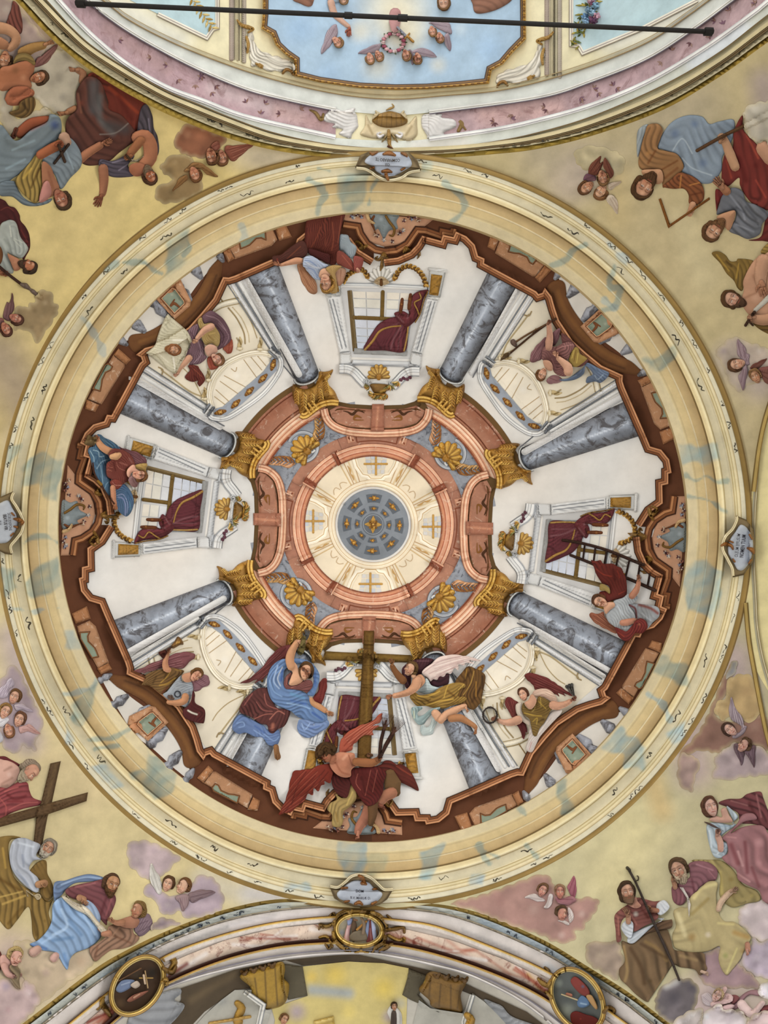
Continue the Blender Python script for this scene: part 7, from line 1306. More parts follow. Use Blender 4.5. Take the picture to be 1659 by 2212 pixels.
# ---------------- south-west
V(0, 1440, 240, 1475)
cloud('mauve cloud round the four cherub heads left of the dome ring', '130,0 230,10 330,200 440,440 560,700 560,840 480,960 480,1110 390,1090 310,1050 210,1160 130,1120 60,1080 30,980 0,900 -40,300 60,120', 'a8979c', ('#97848c 90 .6 350,420', '#b8a9aa 80 .6 260,1010', '#b3a5a8 90 .5 480,760'))
cherub('topmost cherub head with upright grey wing of the left cluster', 195, 400, 105, -70, -.4, '6a4a2c', 'c89c84', (('0,290 60,240 100,180 150,150 190,200 190,260 120,300 110,400 30,420 -40,380', 'b5a8b4', '8d7e8d', 'dcd2da', ('40,400 90,240', '90,340 150,190', '0,380 50,290')), ('200,500 280,490 360,530 450,600 380,600 300,570 220,590 190,540', 'b8a8ae', '8d7e8d', 'dcd2da', ('220,530 400,580',))))
cherub('rightmost cherub head with pink wing of the left cluster', 260, 700, 105, -70, -.3, '6e4a34', 'd0a48c', (('250,800 340,780 390,760 470,830 545,895 440,885 370,860 320,870 270,880', 'c69a92', '93665f', 'e6c6be', ('300,830 420,850 530,890', '360,790 470,860')),))
cherub('leftmost blond cherub head of the left cluster above white feathers', 70, 590, 105, -60, .3, '8d6c40', 'cca088', (('-40,680 60,670 120,700 60,780 0,800 -40,780', 'd8d4d6', 'a09ca4', 'f4f2f2', ('0,740 80,700',)),))
cherub('lowest cherub head, tilted back, of the left cluster', 120, 850, 95, 75, .1, '7d5638', 'c8957c', (('-40,820 30,900 40,970 -20,1010 -60,900', 'd0cfd6', 'a09ca4', 'f4f2f2', ('-10,860 10,980',)),))
f = Fig('person', 'bald grey-bearded saint in crimson drape behind a large cross at the left edge', 'person', '200 1600', 'P')
f.cloth('drape_back', '-40,1200 60,1190 140,1230 260,1300 200,1330 100,1260 -40,1240', '6e1f22', '0,1210 220,1310', wl=30)
f.flesh('-40,1260 60,1240 140,1260 210,1300 260,1360 240,1480 140,1600 60,1640 -40,1640', 'c49c8c', strokes=('#8d6a5a 30 .6 60,1380 150,1330', '#8d6a5a 30 .6 20,1560 160,1480', '#dcbcb0 50 .5 120,1430', '#6e5444 40 .5 -20,1600 100,1580'))
f.cloth('drape', '-40,1640 100,1610 240,1530 360,1540 390,1640 440,1740 560,1790 520,1840 300,1890 100,1970 60,2040 -40,2080', '94383a', '-20,1700 200,1640 360,1580', wl=34, amp=.4, strokes=('#5e1a1e 36 .7 100,1700 200,1760 340,1720', '#bf6a64 14 .7 60,1660 240,1600', '#bf6a64 14 .6 120,1900 300,1820 500,1800', '#6a1f22 24 .6 100,1790 300,1790', '#b86058 14 .6 0,1750 80,1860 70,2000'))
f.head(390, 1390, 150, -30, .85, 'c09078', '8a7a68', beard='a0927c', bald=1, old=1); f.done()
c = thing('wooden_cross', 'large dark wooden cross tilted against the saints at the lower left', 'cross', '600 1800', 'P')
V(0, 1440, 240, 1475)
b = B(); b.shape('670,1285 808,1255 690,1800 630,2000 540,2480 430,2480 480,2000 550,1780', '54402a', 'P', sm=0, h=.05, e=.02, cap=5, k=.4, fold=100, wl=24, amp=.15, strokes=('#6e583a 30 .5 740,1300 600,1880', '#3a2a18 30 .5 620,1700')); b.build('upright', 'wood_paint', c)
b = B(); b.shape('1168,1668 1150,1785 640,1960 480,2000 0,2130 -60,2140 -60,2040 100,1970 560,1840 690,1800', '5a442c', 'P', sm=0, h=.05, e=.02, cap=5, k=.4, fold=-17, wl=24, amp=.15, strokes=('#3a2a18 50 .5 560,1880', '#6e5a40 30 .5 760,1800 1100,1720')); b.build('crossbar', 'wood_paint', c)
V(0, 1760, 500)
f = Fig('person', 'white-bearded saint in pale blue shirt and ochre cloak leaning on the cross', 'person', '200 450', 'P')
f.cloth('cloak', '0,160 90,150 150,165 80,180 60,240 70,330 100,440 180,520 280,560 340,620 380,600 350,700 370,800 330,860 270,905 235,860 225,740 200,660 120,760 60,820 0,760 -40,700 -40,200', '8a6826', '30,180 40,360 200,560 260,880', wl=28, amp=.45, strokes=('#b8964a 14 .6 20,240 40,380', '#5a3e12 24 .7 0,460 140,540', '#4a340e 30 .7 220,700 260,860', '#c0a058 14 .7 20,640 180,580', '#5a4012 20 .6 60,780 160,660', '#6e5220 20 .6 320,760', '#c4a65e 10 .7 0,590 160,550'))
f.cloth('cloak', '215,400 270,340 330,330 340,420 370,480 385,560 340,620 290,570 290,480 240,430', '7d5a20', '260,360 320,440 350,580', wl=18, amp=.45)
f.cloth('shirt', '70,250 100,180 170,165 240,190 290,220 260,290 300,320 240,330 210,390 270,450 280,500 270,555 220,540 140,470 90,400 70,330', 'a6aebb', '90,220 130,380 260,520', wl=24, amp=.22, strokes=('#7d8698 16 .6 160,290 170,370', '#cfd6de 14 .6 130,200 240,230', '#868fa0 14 .6 120,400 200,500'))
f.skin('275 500 26 320 490 26', 'a87e5c'); f.fist(315, 500, 30, 20, 'a87e5c')
f.head(345, 240, 70, -55, -.1, 'b08a70', '8a8274', beard='b0a898', old=1); f.done()
k_ = B(); k_.limb('190 545 6 220 565 5 250 585 5', 'b8a98a', 'P', h=.02); k_.limb('250 580 6 275 570 6 290 590 6 270 605 6 255 590 6', 'c4b698', 'P', h=.02); k_.limb('190 560 5 200 585 5', 'a8987a', 'P', h=.02); one(k_, 'keys', 'pair of pale keys at the waist of the ochre-cloaked saint', 'keys')
cloud('pale cream cloud under the feet of the blue-skirted saint, lower left', '100,920 150,900 230,905 330,930 480,1000 560,980 640,950 670,1050 600,1130 480,1200 380,1290 260,1360 200,1250 150,1130 100,1000', 'bba990', ('#d8c89c 40 .7 200,940', '#a8908a 50 .5 330,1130', '#b59a80 60 .5 580,1050'))
cloud('rose-white cloud in the lower left corner', '150,1240 180,1190 230,1210 270,1270 280,1350 200,1450 100,1530 -40,1540 -40,1250 40,1170 100,1230', 'b9a3a2', ('#cfc0be 40 .6 200,1280', '#9089a0 50 .5 40,1230', '#ad8d90 40 .5 60,1400'))
f = Fig('person', 'balding brown-bearded saint in maroon shirt and sky-blue robe reading a long white scroll', 'person', '600 700', 'P')
f.cloth('cape', '390,490 470,470 560,440 640,425 720,440 755,465 640,480 540,490 480,530 430,590 390,620', '6480ac', '420,520 560,470 720,460', wl=18, amp=.3, strokes=('#a9c0dc 10 .6 440,500 600,450 720,455',))
f.cloth('shirt', '480,530 560,500 660,480 750,465 800,540 830,590 825,640 790,720 770,760 760,790 700,720 650,640 600,600 560,610 500,590 470,560', '7d3e44', '520,520 640,560 760,700', wl=24, amp=.35, strokes=('#a56a6c 12 .6 540,520 680,490', '#4c1c22 18 .6 560,600 660,620', '#4c1c22 20 .6 760,600 720,720', '#9a5c5e 12 .6 800,600 760,720'))
f.cloth('skirt', '380,640 450,590 520,640 610,680 660,740 710,800 720,880 640,950 540,990 500,1040 480,1110 420,1020 390,985 300,970 215,930 270,900 330,840 370,760', '7da0cc', '420,620 480,800 560,960', wl=34, amp=.32, strokes=('#b4cce6 18 .7 440,680 480,800 380,860', '#56789f 26 .6 500,760 580,860', '#54789f 24 .6 380,900 520,880', '#4a6fa8 18 .7 220,930 330,960', '#b0c8e2 14 .6 600,720 680,860', '#5a80b0 24 .6 460,1000 480,1080', '#a9c4e4 16 .6 300,920 460,820'))
f.cloth('lap_cloth', '620,610 680,650 720,730 700,790 640,720 590,650', '8faad0', '640,640 700,740', wl=20, amp=.3); f.skin('570 595 24 600 605 22', 'b08464'); f.hand(605, 615, 34, 60, 'b08464', curl=.3); f.skin('720 815 22 745 835 22', 'a06a58'); f.hand(740, 825, 30, 40, 'a06a58')
f.skin('240 985 34 270 965 30', 'bb988a'); f.skin('385 1030 28 400 1010 26', 'bf9a90')
f.head(800, 500, 76, -72, .55, 'b08460', '4a3220', beard='54391f', bald=1, old=1); f.done()
b = B(); b.shape('445,590 480,580 520,620 580,640 640,680 700,760 770,830 770,860 730,850 690,800 620,720 540,680 490,640', 'd0c6b0', 'P', h=.02, e=.02, st=2, cap=6, k=.3, strokes=('#8a8070 5 .6 460,600 600,700 740,840', '#eee8d8 8 .6 500,610 640,690')); one(b, 'scroll', 'unrolled white parchment across the lap of the reading saint', 'scroll')
f = Fig('angel', 'young russet angel kneeling with pointing arm beside the reading saint', 'angel', '900 850', 'P')
f.wing('960,790 1000,730 1060,710 1090,750 1085,810 1050,850 1000,870 970,840', '7d6670', '55424c', '9d8890', ('980,790 1060,760', '990,840 1070,800'))
f.cloth('robe', '780,800 850,780 940,800 960,850 1000,880 960,930 880,960 800,970 740,1010 680,1050 640,960 700,920 760,870', '94694e', '800,820 900,880 700,1000', wl=24, amp=.35, strokes=('#6a4430 14 .6 800,860 940,920', '#b58c70 12 .6 860,800 780,900', '#6e4836 14 .6 700,940 680,1040'))
f.flesh('890,740 960,725 1000,760 970,810 900,810 850,790 830,770', 'a87860'); f.skin('880 770 24 840 775 20 800 760 14', 'a8785c'); f.hand(800, 757, 26, 200, 'a8785c'); f.skin('780 850 24 740 855 18', 'a8785e')
f.head(990, 680, 62, -80, -.85, 'b08064', '7d6238', long=.5); f.done()
cloud('mauve cloud behind the paired cherubs below the dome ring, lower left', '910,230 960,190 1040,185 1120,210 1200,250 1290,310 1230,370 1190,420 1110,450 1040,460 980,410 930,360', 'b3a1a4', ('#a5939a 40 .6 1100,260', '#c0b0b0 40 .5 980,320'))
cloud('lilac cloud cradling the paired cherubs below the dome ring, lower left', '1030,540 1090,490 1170,560 1250,580 1330,560 1370,500 1420,440 1500,440 1560,490 1605,600 1580,680 1480,720 1380,740 1320,730 1290,690 1200,720 1140,680 1120,620 1060,590', 'a6969f', ('#95848d 50 .6 1480,600', '#b8a9ac 40 .6 1200,650', '#b5a6ac 30 .5 1470,480'))
cloud('small mauve cloud above the south arch beside the russet angel', '1080,830 1110,770 1170,738 1250,760 1290,780 1180,810', '9b8a90', ('#b0a0a4 30 .5 1160,760',))
cherub('cherub with white upright wing, left of the embracing pair', 1205, 495, 58, -70, -.2, '55391f', 'cda48a', (('1070,400 1085,350 1110,390 1150,460 1160,540 1140,570 1105,530 1080,480', 'cfccc4', '9a968e', 'f2f0ea', ('1090,380 1140,540', '1080,440 1120,550')),))
cherub('cherub in profile with dusky wing, right of the embracing pair', 1315, 510, 60, -75, -.85, '6e4a2a', 'd0a88e', (('1360,560 1420,540 1490,540 1545,555 1480,590 1430,610 1380,630 1350,600', '80686c', '58444a', 'a08c90', ('1370,590 1520,555', '1390,620 1450,590')), ('1260,590 1330,570 1360,600 1340,660 1310,690 1290,640', '94797a', '6a5256', 'b39c9c', ('1290,600 1320,680',))))
V(0, 1980, 120, 657)
f = Fig('putto', 'blond putto leaning from the cloud in the lower left corner', 'putto', '120 560', 'P')
f.cloth('drape', '-30,400 20,450 10,620 -30,640', '6e2c24', '0,420 0,600', wl=40); f.flesh('0,480 50,450 110,490 150,540 110,600 60,620 10,600', 'cda296'); f.skin('50 580 44 90 670 40 150 700 34', 'c89c90'); f.hand(200, 690, 50, -10, 'c29488'); f.cloth('cloth', '110,600 180,560 240,650 230,760 240,860 180,810 140,740 200,720', '86704e', '140,600 220,800', wl=40, amp=.3)
f.head(185, 470, 110, -60, .9, 'cda090', 'b09a68'); f.done()

# ---------------- south-east
V(1280, 1660, 379, 1519)
cloud('grey cloud bank left of the staff-bearing pilgrim, lower right', '0,1500 100,1510 180,1490 240,1520 250,1600 280,1680 240,1760 200,1830 80,1760 -30,1690 -60,1560', 'a08f80', ('#8a7a70 60 .6 180,1520', '#b5a590 60 .5 60,1620'))
cloud('dark slate globe of cloud at the foot of the pilgrim', '540,2010 570,1930 640,1860 740,1820 860,1830 920,1920 900,2020 860,2120 740,2200 640,2180 560,2110', '6a6468', ('#b9b8b6 60 .8 640,1880 720,1840', '#3e3c46 110 .6 700,1990', '#4a4650 70 .6 860,1900', '#86807f 50 .5 600,2080'))
cloud('large white cloud at the right edge below the rose-robed saint', '1260,1280 1290,1200 1380,1150 1480,1140 1580,1150 1580,1490 1440,1490 1370,1440 1330,1380 1270,1340', 'c9bcbe', ('#e4dadb 60 .7 1330,1240', '#b8a8ae 80 .5 1480,1380', '#e6dcd8 50 .5 1440,1460'))
cloud('lavender cloud at the right edge under the yellow mantle', '1290,1620 1360,1560 1390,1470 1450,1500 1580,1490 1580,1800 1480,1810 1380,1780 1310,1720', 'b2a6b4', ('#c4bac4 60 .6 1420,1640', '#9d90a4 60 .5 1500,1760'))
cloud('mauve-grey storm cloud between the pilgrim and the sleeping putto', '940,1640 1080,1560 1130,1640 1160,1760 1240,1680 1320,1740 1420,1820 1440,1900 1300,1900 1150,1900 1000,1880 920,1790', '9d8489', ('#8d7880 80 .6 1200,1800', '#b59a98 60 .5 980,1760'))
f = Fig('person', 'bearded saint in rose shirt and yellow mantle, head resting on hand, lower right', 'person', '950 1200', 'P')
f.cloth('mantle_back', '860,800 1000,790 1120,800 1220,880 1300,1000 1420,1060 1450,1140 1330,1170 1200,1200 1100,1100 1090,900', '9d8a4c', '1000,810 1180,920 1300,1100', wl=34, amp=.3, strokes=('#c4b26e 30 .6 1100,900 1120,1080', '#7d6a3a 40 .6 1200,960', '#b0a060 30 .5 1380,1100', '#8d6c38 50 .6 1200,1080'))
f.cloth('shirt', '830,830 920,800 1020,820 1080,880 1070,960 1010,980 930,1030 850,1120 760,1060 740,990 840,940', '86505a', '860,850 960,880 1040,960', wl=26, amp=.3, strokes=('#b0828a 14 .6 900,830 1040,880', '#5a2a34 20 .6 860,960 880,1060', '#a8747c 12 .6 1000,880 1060,950')); f.cloth('sleeve', '690,1020 750,1030 810,1090 800,1160 750,1185 700,1150 685,1080', '864a54', '700,1040 720,1160', wl=22, amp=.35)
f.cloth('mantle', '700,1240 760,1200 820,1200 850,1110 920,1050 1000,980 1080,990 1070,1100 1090,1240 1140,1320 1230,1330 1330,1410 1370,1470 1320,1560 1280,1650 1210,1740 1160,1790 1110,1720 1090,1640 1100,1540 1000,1580 860,1600 740,1570 700,1530 690,1440 720,1360', 'b5a268', '760,1240 960,1200 1100,1400 1200,1600', wl=40, amp=.25, strokes=('#d8cb92 30 .7 880,1120 940,1040 1060,1000', '#d8cca0 36 .6 740,1260 800,1440', '#94703a 60 .6 860,1460', '#e0d4c0 40 .6 1000,1440', '#8d7840 30 .6 1000,1130 860,1260', '#a8803e 40 .6 1230,1420 1340,1460', '#7f8a4c 40 .6 1150,1620', '#d0c688 16 .7 1160,1770 1250,1560', '#d4c68a 20 .6 1090,1340 1220,1350', '#96743c 40 .5 1300,1580'))
f.skin('1090 1220 22 1110 1160 26 1170 1090 26 1210 1060 22', 'c4a890'); f.hand(1215, 1055, 40, -30, 'a88a74'); f.skin('1340 1520 22 1345 1570 24', 'b0806a'); f.foot(1340, 1585, 34, 80, 'b8887a')
f.skin('715 1030 20 705 970 24', 'a07860'); f.fist(700, 950, 42, -70, 'a07a62')
f.head(745, 880, 105, -115, -.3, 'b08c78', '55402c', beard='a0907a', old=1); f.done()
b = B(); b.shape('755,1030 785,1030 830,1110 850,1180 835,1290 815,1120', 'cfcac4', 'P', sm=0, h=.03, e=.02, st=2, strokes=('#8a8684 6 .6 770,1040 830,1180',)); one(b, 'blade', 'white blade standing under the elbow of the rose-shirted saint', 'blade')
f = Fig('person', 'long-haired pilgrim saint in red tunic and brown robe looking up, lower right', 'person', '450 1350', 'P')
f.cloth('robe', '250,1500 330,1510 420,1450 540,1390 640,1390 680,1480 700,1560 760,1580 860,1590 960,1600 980,1690 990,1740 930,1790 880,1740 760,1720 700,1700 640,1780 560,1900 500,1990 470,2020 380,1960 300,1880 240,1820 230,1740 280,1660', '755838', '300,1540 380,1700 460,1980', wl=44, amp=.38, strokes=('#a58a5c 24 .6 270,1540 300,1740 280,1840', '#4a3420 34 .7 330,1560 420,1720 450,1860', '#94784c 30 .6 460,1500 560,1560 640,1660', '#4e3824 26 .6 420,1520 640,1640', '#a08860 26 .5 760,1620 900,1660', '#54401f 30 .5 500,1840', '#8d7448 30 .6 620,1820 560,1920', '#3e2c1c 26 .6 880,1600 960,1680'))
f.cloth('robe_end', '420,1440 540,1340 660,1310 690,1315 680,1380 580,1400 500,1420', '6a4a30', '440,1430 680,1330', wl=24, amp=.4)
f.cloth('shirt', '300,1480 330,1430 420,1390 520,1350 600,1320 560,1300 620,1300 540,1350 440,1440 360,1510 310,1510', 'bcc4cc', '320,1490 560,1340', wl=18, amp=.2); f.cloth('tunic', '190,1280 240,1220 300,1180 380,1120 450,1130 530,1150 600,1150 560,1220 570,1280 540,1320 440,1370 360,1410 340,1330 280,1290 240,1360 250,1480 210,1500 200,1400', '8d4c44', '260,1220 380,1260 520,1220', wl=26, amp=.35, strokes=('#b87c70 14 .6 300,1210 380,1350', '#5a241e 24 .6 400,1180 480,1290', '#b87a6c 12 .6 220,1290 230,1440', '#5e2a22 20 .6 260,1330 240,1460', '#c9c4b8 34 .8 375,1260'))
f.cloth('cuff', '560,1170 620,1140 665,1190 650,1230 590,1270 555,1240', 'c9d0d8', '580,1160 640,1220', wl=16, amp=.25, strokes=('#8f9aa8 6 .6 590,1170 630,1230',)); f.cloth('cuff', '260,1340 310,1310 350,1340 350,1410 330,1470 290,1450 250,1390', 'c0c8d2', '270,1350 330,1430', wl=16, amp=.25)
f.skin('310 1330 22 310 1280 22', 'a8806a'); f.hand(295, 1250, 46, -110, 'a07860', curl=.4); f.skin('560 1230 20 510 1225 22', 'a07058'); f.fist(490, 1210, 40, 200, '9a6c54'); f.foot(965, 1765, 44, 20, 'c0a490')
f.flesh('290,1130 370,1110 390,1150 420,1190 370,1210 310,1180', 'bd8c78')
f.head(300, 1070, 92, -100, .3, 'b08a74', '43301f', beard='6e5440', long=.7); f.done()
st_ = thing('pilgrim_staff', 'dark pilgrim staff with hook held slanting by the red-tunic pilgrim', 'staff', '480 1250', 'P')
b = B(); b.limb('310 870 12 380 1000 10 460 1180 11 560 1400 13 680 1660 12 750 1830 10', '3e3430', 'P', h=.06, k=.5); b.build('shaft', 'wood_paint', st_); b = B(); b.limb('365 975 6 395 965 6 395 935 5 385 930 4', '3e3430', 'P', h=.05); b.limb('300 860 14 320 880 14', '2e2622', 'P', h=.05); b.build('hook', 'iron', st_)
f = Fig('person', 'young saint in pale blue shirt and rose mantle holding a quill, right edge', 'person', '1250 600', 'P')
f.cloth('mantle_back', '1090,300 1170,265 1280,260 1340,220 1450,200 1480,260 1520,360 1580,420 1580,560 1460,500 1380,480 1280,470 1260,390 1180,340', '6e3236', '1120,300 1300,320 1500,460', wl=30, amp=.4, strokes=('#a06a6a 14 .6 1200,280 1340,320', '#a06a6a 14 .6 1420,230 1460,420', '#431618 30 .6 1360,300 1420,440'))
f.cloth('shirt', '985,510 1020,470 1100,470 1220,480 1160,330 1210,360 1260,420 1210,470 1240,490 1130,570 1110,620 1170,650 1160,740 1110,775 1050,760 1010,660', 'a9bcc8', '1010,520 1040,660 1120,740', wl=24, amp=.22, strokes=('#dce8f0 14 .7 1010,540 1030,680', '#8aa4b8 16 .6 1060,500 1200,500', '#dbe6ee 12 .6 1080,740 1150,680'))
f.cloth('mantle', '1240,490 1300,400 1390,390 1420,440 1320,460 1240,520 1200,560 1290,510 1400,490 1480,500 1520,560 1580,640 1580,1140 1480,1150 1440,1060 1340,1010 1260,960 1240,880 1160,820 1120,770 1170,730 1160,640 1120,600', '9d6468', '1220,540 1300,700 1400,900 1500,1000', wl=40, amp=.35, strokes=('#c09294 60 .6 1440,640', '#6a3036 40 .7 1200,660 1260,820', '#6a3238 30 .7 1320,640 1340,900', '#c49a9a 20 .6 1260,720 1300,840', '#b88a8c 40 .6 1440,820', '#6e363c 26 .6 1380,860 1440,1020', '#c09494 16 .6 1240,900 1360,980', '#5e282e 30 .6 1310,480 1230,540', '#b88888 14 .6 1160,590 1240,600'))
f.flesh('1010,440 1060,410 1120,420 1110,360 1150,340 1180,400 1210,460 1120,470 1040,460', 'c49c8c'); f.skin('1110 700 26 1105 640 28 1085 590 26', 'bf9888'); f.fist(1082, 555, 44, -80, 'b08878')
f.head(1020, 330, 88, -105, .45, 'c4a094', '5a3c2c', long=.7); f.done()
b = B(); b.shape('965,462 1010,470 1060,495 1100,520 1138,542 1090,520 1050,510 1000,485', '55423e', 'P', h=.02, e=.02, st=1.5); one(b, 'quill', 'dark quill pen in the fist of the blue-shirted saint', 'quill')
f = Fig('putto', 'sleeping fair putto with rose drape on the clouds, lower right corner', 'putto', '1150 1980', 'P')
f.wing('940,1960 1000,1940 1060,2000 1060,2040 1010,2060 960,2030', 'bfb0b2', '988a90', 'dad0d2', ('960,1980 1040,2040',)); f.cloth('drape', '1200,2050 1260,1990 1340,1930 1420,1915 1470,1950 1440,1970 1360,1960 1310,2000 1280,2060 1220,2090 1160,2090', 'a3747a', '1220,2060 1340,1950 1440,1940', wl=26, amp=.35); f.cloth('drape', '1180,1970 1240,1960 1270,1990 1220,2040 1180,2010', '8a4648', '1200,1980 1250,2010', wl=22); f.cloth('drape', '1440,2080 1500,2050 1580,2040 1580,2110 1480,2110', '7d3436', '1450,2090 1560,2060', wl=22)
f.flesh('1110,2060 1200,2040 1230,2060 1180,2100 1120,2090', 'cdaeae'); f.skin('1040 2040 22 1110 2020 26 1190 1995 28 1170 1970 24 1110 1970 22', 'd2b4b2'); f.skin('1290 2040 40 1330 2090 40 1390 2125 36 1430 2080 26 1470 2030 24', 'd4bab6'); f.skin('1130 1940 16 1145 1905 20', 'd0b0ae')
f.head(1080, 1965, 62, -60, -.3, 'd4b6b0', 'b09a78'); f.done()
cloud('white billowing cloud in front of the sleeping putto', '950,2150 1000,2090 1060,2050 1110,2045 1150,2090 1220,2090 1310,2120 1330,2190 1320,2260 940,2260', 'cfc6ca', ('#e6e0e4 40 .7 1090,2070', '#e2eaf0 50 .6 980,2150', '#b5a8b0 60 .5 1180,2170')); cloud('white cloud puff at the lower right corner', '1440,1900 1500,1850 1580,1830 1580,2000 1500,2000 1450,1970', 'd6d2da', ('#e8e8ee 40 .6 1500,1880',)); cloud('pink-white cloud at the bottom right edge', '1330,2230 1370,2150 1450,2110 1580,2100 1580,2260 1330,2260', 'cdb9b9', ('#dfd2d0 50 .6 1450,2140',))
cloud('soft white mist at the lower edge beneath the dark cloud', '700,2200 780,2130 900,2080 960,2090 950,2150 930,2260 690,2260', 'b8b0ae', ('#cdc8c4 50 .6 860,2140',))
V(1479, 1380, 180, 762)
cloud('brown-mauve cloud right of the dome ring', '380,300 480,200 420,380 400,480 330,560 280,650 340,750 560,740 700,690 780,800 780,1010 640,970 440,960 300,1040 160,1020 0,1060 -40,1040 160,800', '88685c', ('#74564c 80 .6 250,900', '#94786c 80 .5 640,800', '#a8948c 60 .5 330,640'))
cloud('golden scalloped cloud right of the dome ring', '380,400 480,330 600,340 660,480 690,680 600,760 540,740 430,700 360,750 310,710 270,650 300,580 360,550 390,490', 'b59b70', ('#c9b184 60 .6 340,640', '#a88c66 80 .5 560,480'))
cloud('pale lilac cloud under the folded-wing cherub right of the dome ring', '270,1080 360,1020 450,955 560,980 660,980 760,1040 800,1200 700,1250 560,1260 400,1290 260,1270 280,1160', 'aa9a9c', ('#bdb0b0 60 .6 400,1020', '#948488 80 .5 500,1180')); cloud('grey-mauve cloud at the right-hand foot of the dome ring', '-40,1060 60,1070 120,1100 130,1180 90,1280 60,1400 -60,1300', '9d8680', ('#b09a90 50 .5 30,1150',)); cloud('blue-grey cloud scrap between ring and right arch', '430,210 470,200 475,270 440,330 380,370 400,290', '84868f', h=.006)
cherub('dark-haired cherub with arched pale wing right of the dome ring', 410, 830, 74, -140, .3, '4a342a', 'bf9c90', (('405,690 410,600 425,535 450,590 480,660 530,720 540,790 570,800 540,860 480,905 440,910 440,880 500,850 520,800 440,750', '9a8a92', '6a5a66', 'cbbfc6', ('430,560 440,720', '460,640 530,780', '460,890 550,810')),))
cherub('cherub in profile wrapped in folded brown wings right of the dome ring', 545, 970, 70, -70, -.8, '58402c', 'c0988a', (('450,1000 455,960 490,960 540,1030 545,1080 520,1155 500,1110 470,1060', '6a5258', '43303a', '94808a', ('470,980 515,1120', '500,1000 530,1080')), ('545,1030 600,980 645,980 645,1060 635,1175 600,1110 570,1070', '634a50', '43303a', '94808a', ('620,1000 630,1130', '580,1040 610,1100'))))
V(960, 1820, 400)
cloud('wide rose-brown cloud wedge above the south arch, lower right', '60,545 300,480 560,390 840,290 930,300 980,380 1000,420 1150,500 1290,490 1385,530 1340,640 1270,720 1240,780 1170,800 1170,870 1080,900 960,880 900,840 600,740 300,620', 'a5827a', ('#94706a 80 .6 500,520', '#b59a90 80 .5 800,600', '#c4a9a0 50 .6 1230,640', '#8d6a64 60 .5 820,360', '#c0a8a0 50 .6 1050,830'))
cherub('cherub with spread white wings, leftmost of three above the south arch', 880, 425, 62, -60, .4, '6e5038', 'c08e80', (('720,490 800,460 850,480 900,520 840,530 790,510', 'd2c6c2', 'a39490', 'ece4e0', ('740,490 870,510',)), ('940,460 970,470 965,540 930,585 890,580 920,530', 'd4cac8', 'a39490', 'ece4e0', ('950,480 920,570',))))
cherub('ruddy cherub with raised crimson wing, right of three above the south arch', 1035, 440, 64, -90, .1, '94745a', 'b07a6c', (('1100,400 1130,350 1160,295 1180,370 1180,440 1160,500 1120,450', 'a0586a', '6e3440', 'c08a94', ('1120,430 1160,320', '1150,480 1170,380')), ('990,490 1060,500 1140,480 1180,520 1100,560 1020,540', '9d6a70', '6e3a44', 'b88a90', ('1020,510 1150,510',))))
cherub('dark-haired cherub in profile hugging a white wing, lowest of three above the south arch', 1050, 630, 66, -70, .85, '55402c', 'b98676', (('1110,580 1150,620 1155,680 1130,720 1090,700 1060,690 1010,700 1060,720 1120,740 1110,660', 'cfc4c0', 'a09088', 'e8e0da', ('1120,600 1140,700',)),))
# moulded fillets of the east arch against the pendentives
VW[:] = [0, 0, 1]
b = B(); b.mold('1628,1062 1634,1010 1642,955 1656,895 1685,810', [(-6, .02, '7d683c'), (-3, .05, 'b09658'), (3, .05, '8d7440'), (5, .01, '6a5630')], 'P', sm=1); b.mold('1611,1302 1618,1380 1630,1450 1645,1530 1662,1605 1700,1720', [(-5, .02, '7d683c'), (-2, .05, 'b09658'), (4, .05, '8d7440'), (6, .01, '6a5630')], 'P', sm=1); o = b.build('trim_5', 'plaster'); o['kind'] = 'structure'
# ================================================================ nave vault, chancel vault, medallions, cartouches, tie rod
def lettering(par, lines, cx, cy, ang, size, col, surf, gap=1.25, squeeze=1.0, bend=0.0):
    "words cut flat on a plaque: centred lines, ang = reading direction in degrees (picture)"
    a = math.radians(ang); u = np.array([math.cos(a), math.sin(a)]); v = np.array([-u[1], u[0]]); c0_ = P([(cx, cy)])[0]; sz = size * VW[2]
    b = B(); lc = lin(col)
    for i, (tx, s_, dx) in enumerate(lines):
        cu = bpy.data.curves.new('letters', 'FONT'); cu.body = tx; cu.size = 1.0; cu.align_x = 'CENTER'; cu.resolution_u = 2; cu.offset = .012
        ob = bpy.data.objects.new('letters', cu); COL.objects.link(ob); bpy.context.view_layer.update()
        me = ob.evaluated_get(bpy.context.evaluated_depsgraph_get()).to_mesh()
        q = np.array([(w.co.x, w.co.y) for w in me.vertices]); fs = [tuple(p.vertices) for p in me.polygons]
        ob.evaluated_get(bpy.context.evaluated_depsgraph_get()).to_mesh_clear(); bpy.data.objects.remove(ob); bpy.data.curves.remove(cu)
        if not len(q): continue
        k = sz * s_; yy = -q[:, 1] * k + (i - (len(lines) - 1) / 2 + .3) * sz * gap + bend * (q[:, 0] * k * squeeze) ** 2
        p = c0_ + np.outer(q[:, 0] * k * squeeze + dx * VW[2], u) + np.outer(yy, v)
        b.add(pt(p, surf, under(p, surf, 2).max() + .012), fs, np.tile(lc, (len(q), 1)))
    return b.build('lettering', 'fresco', par)
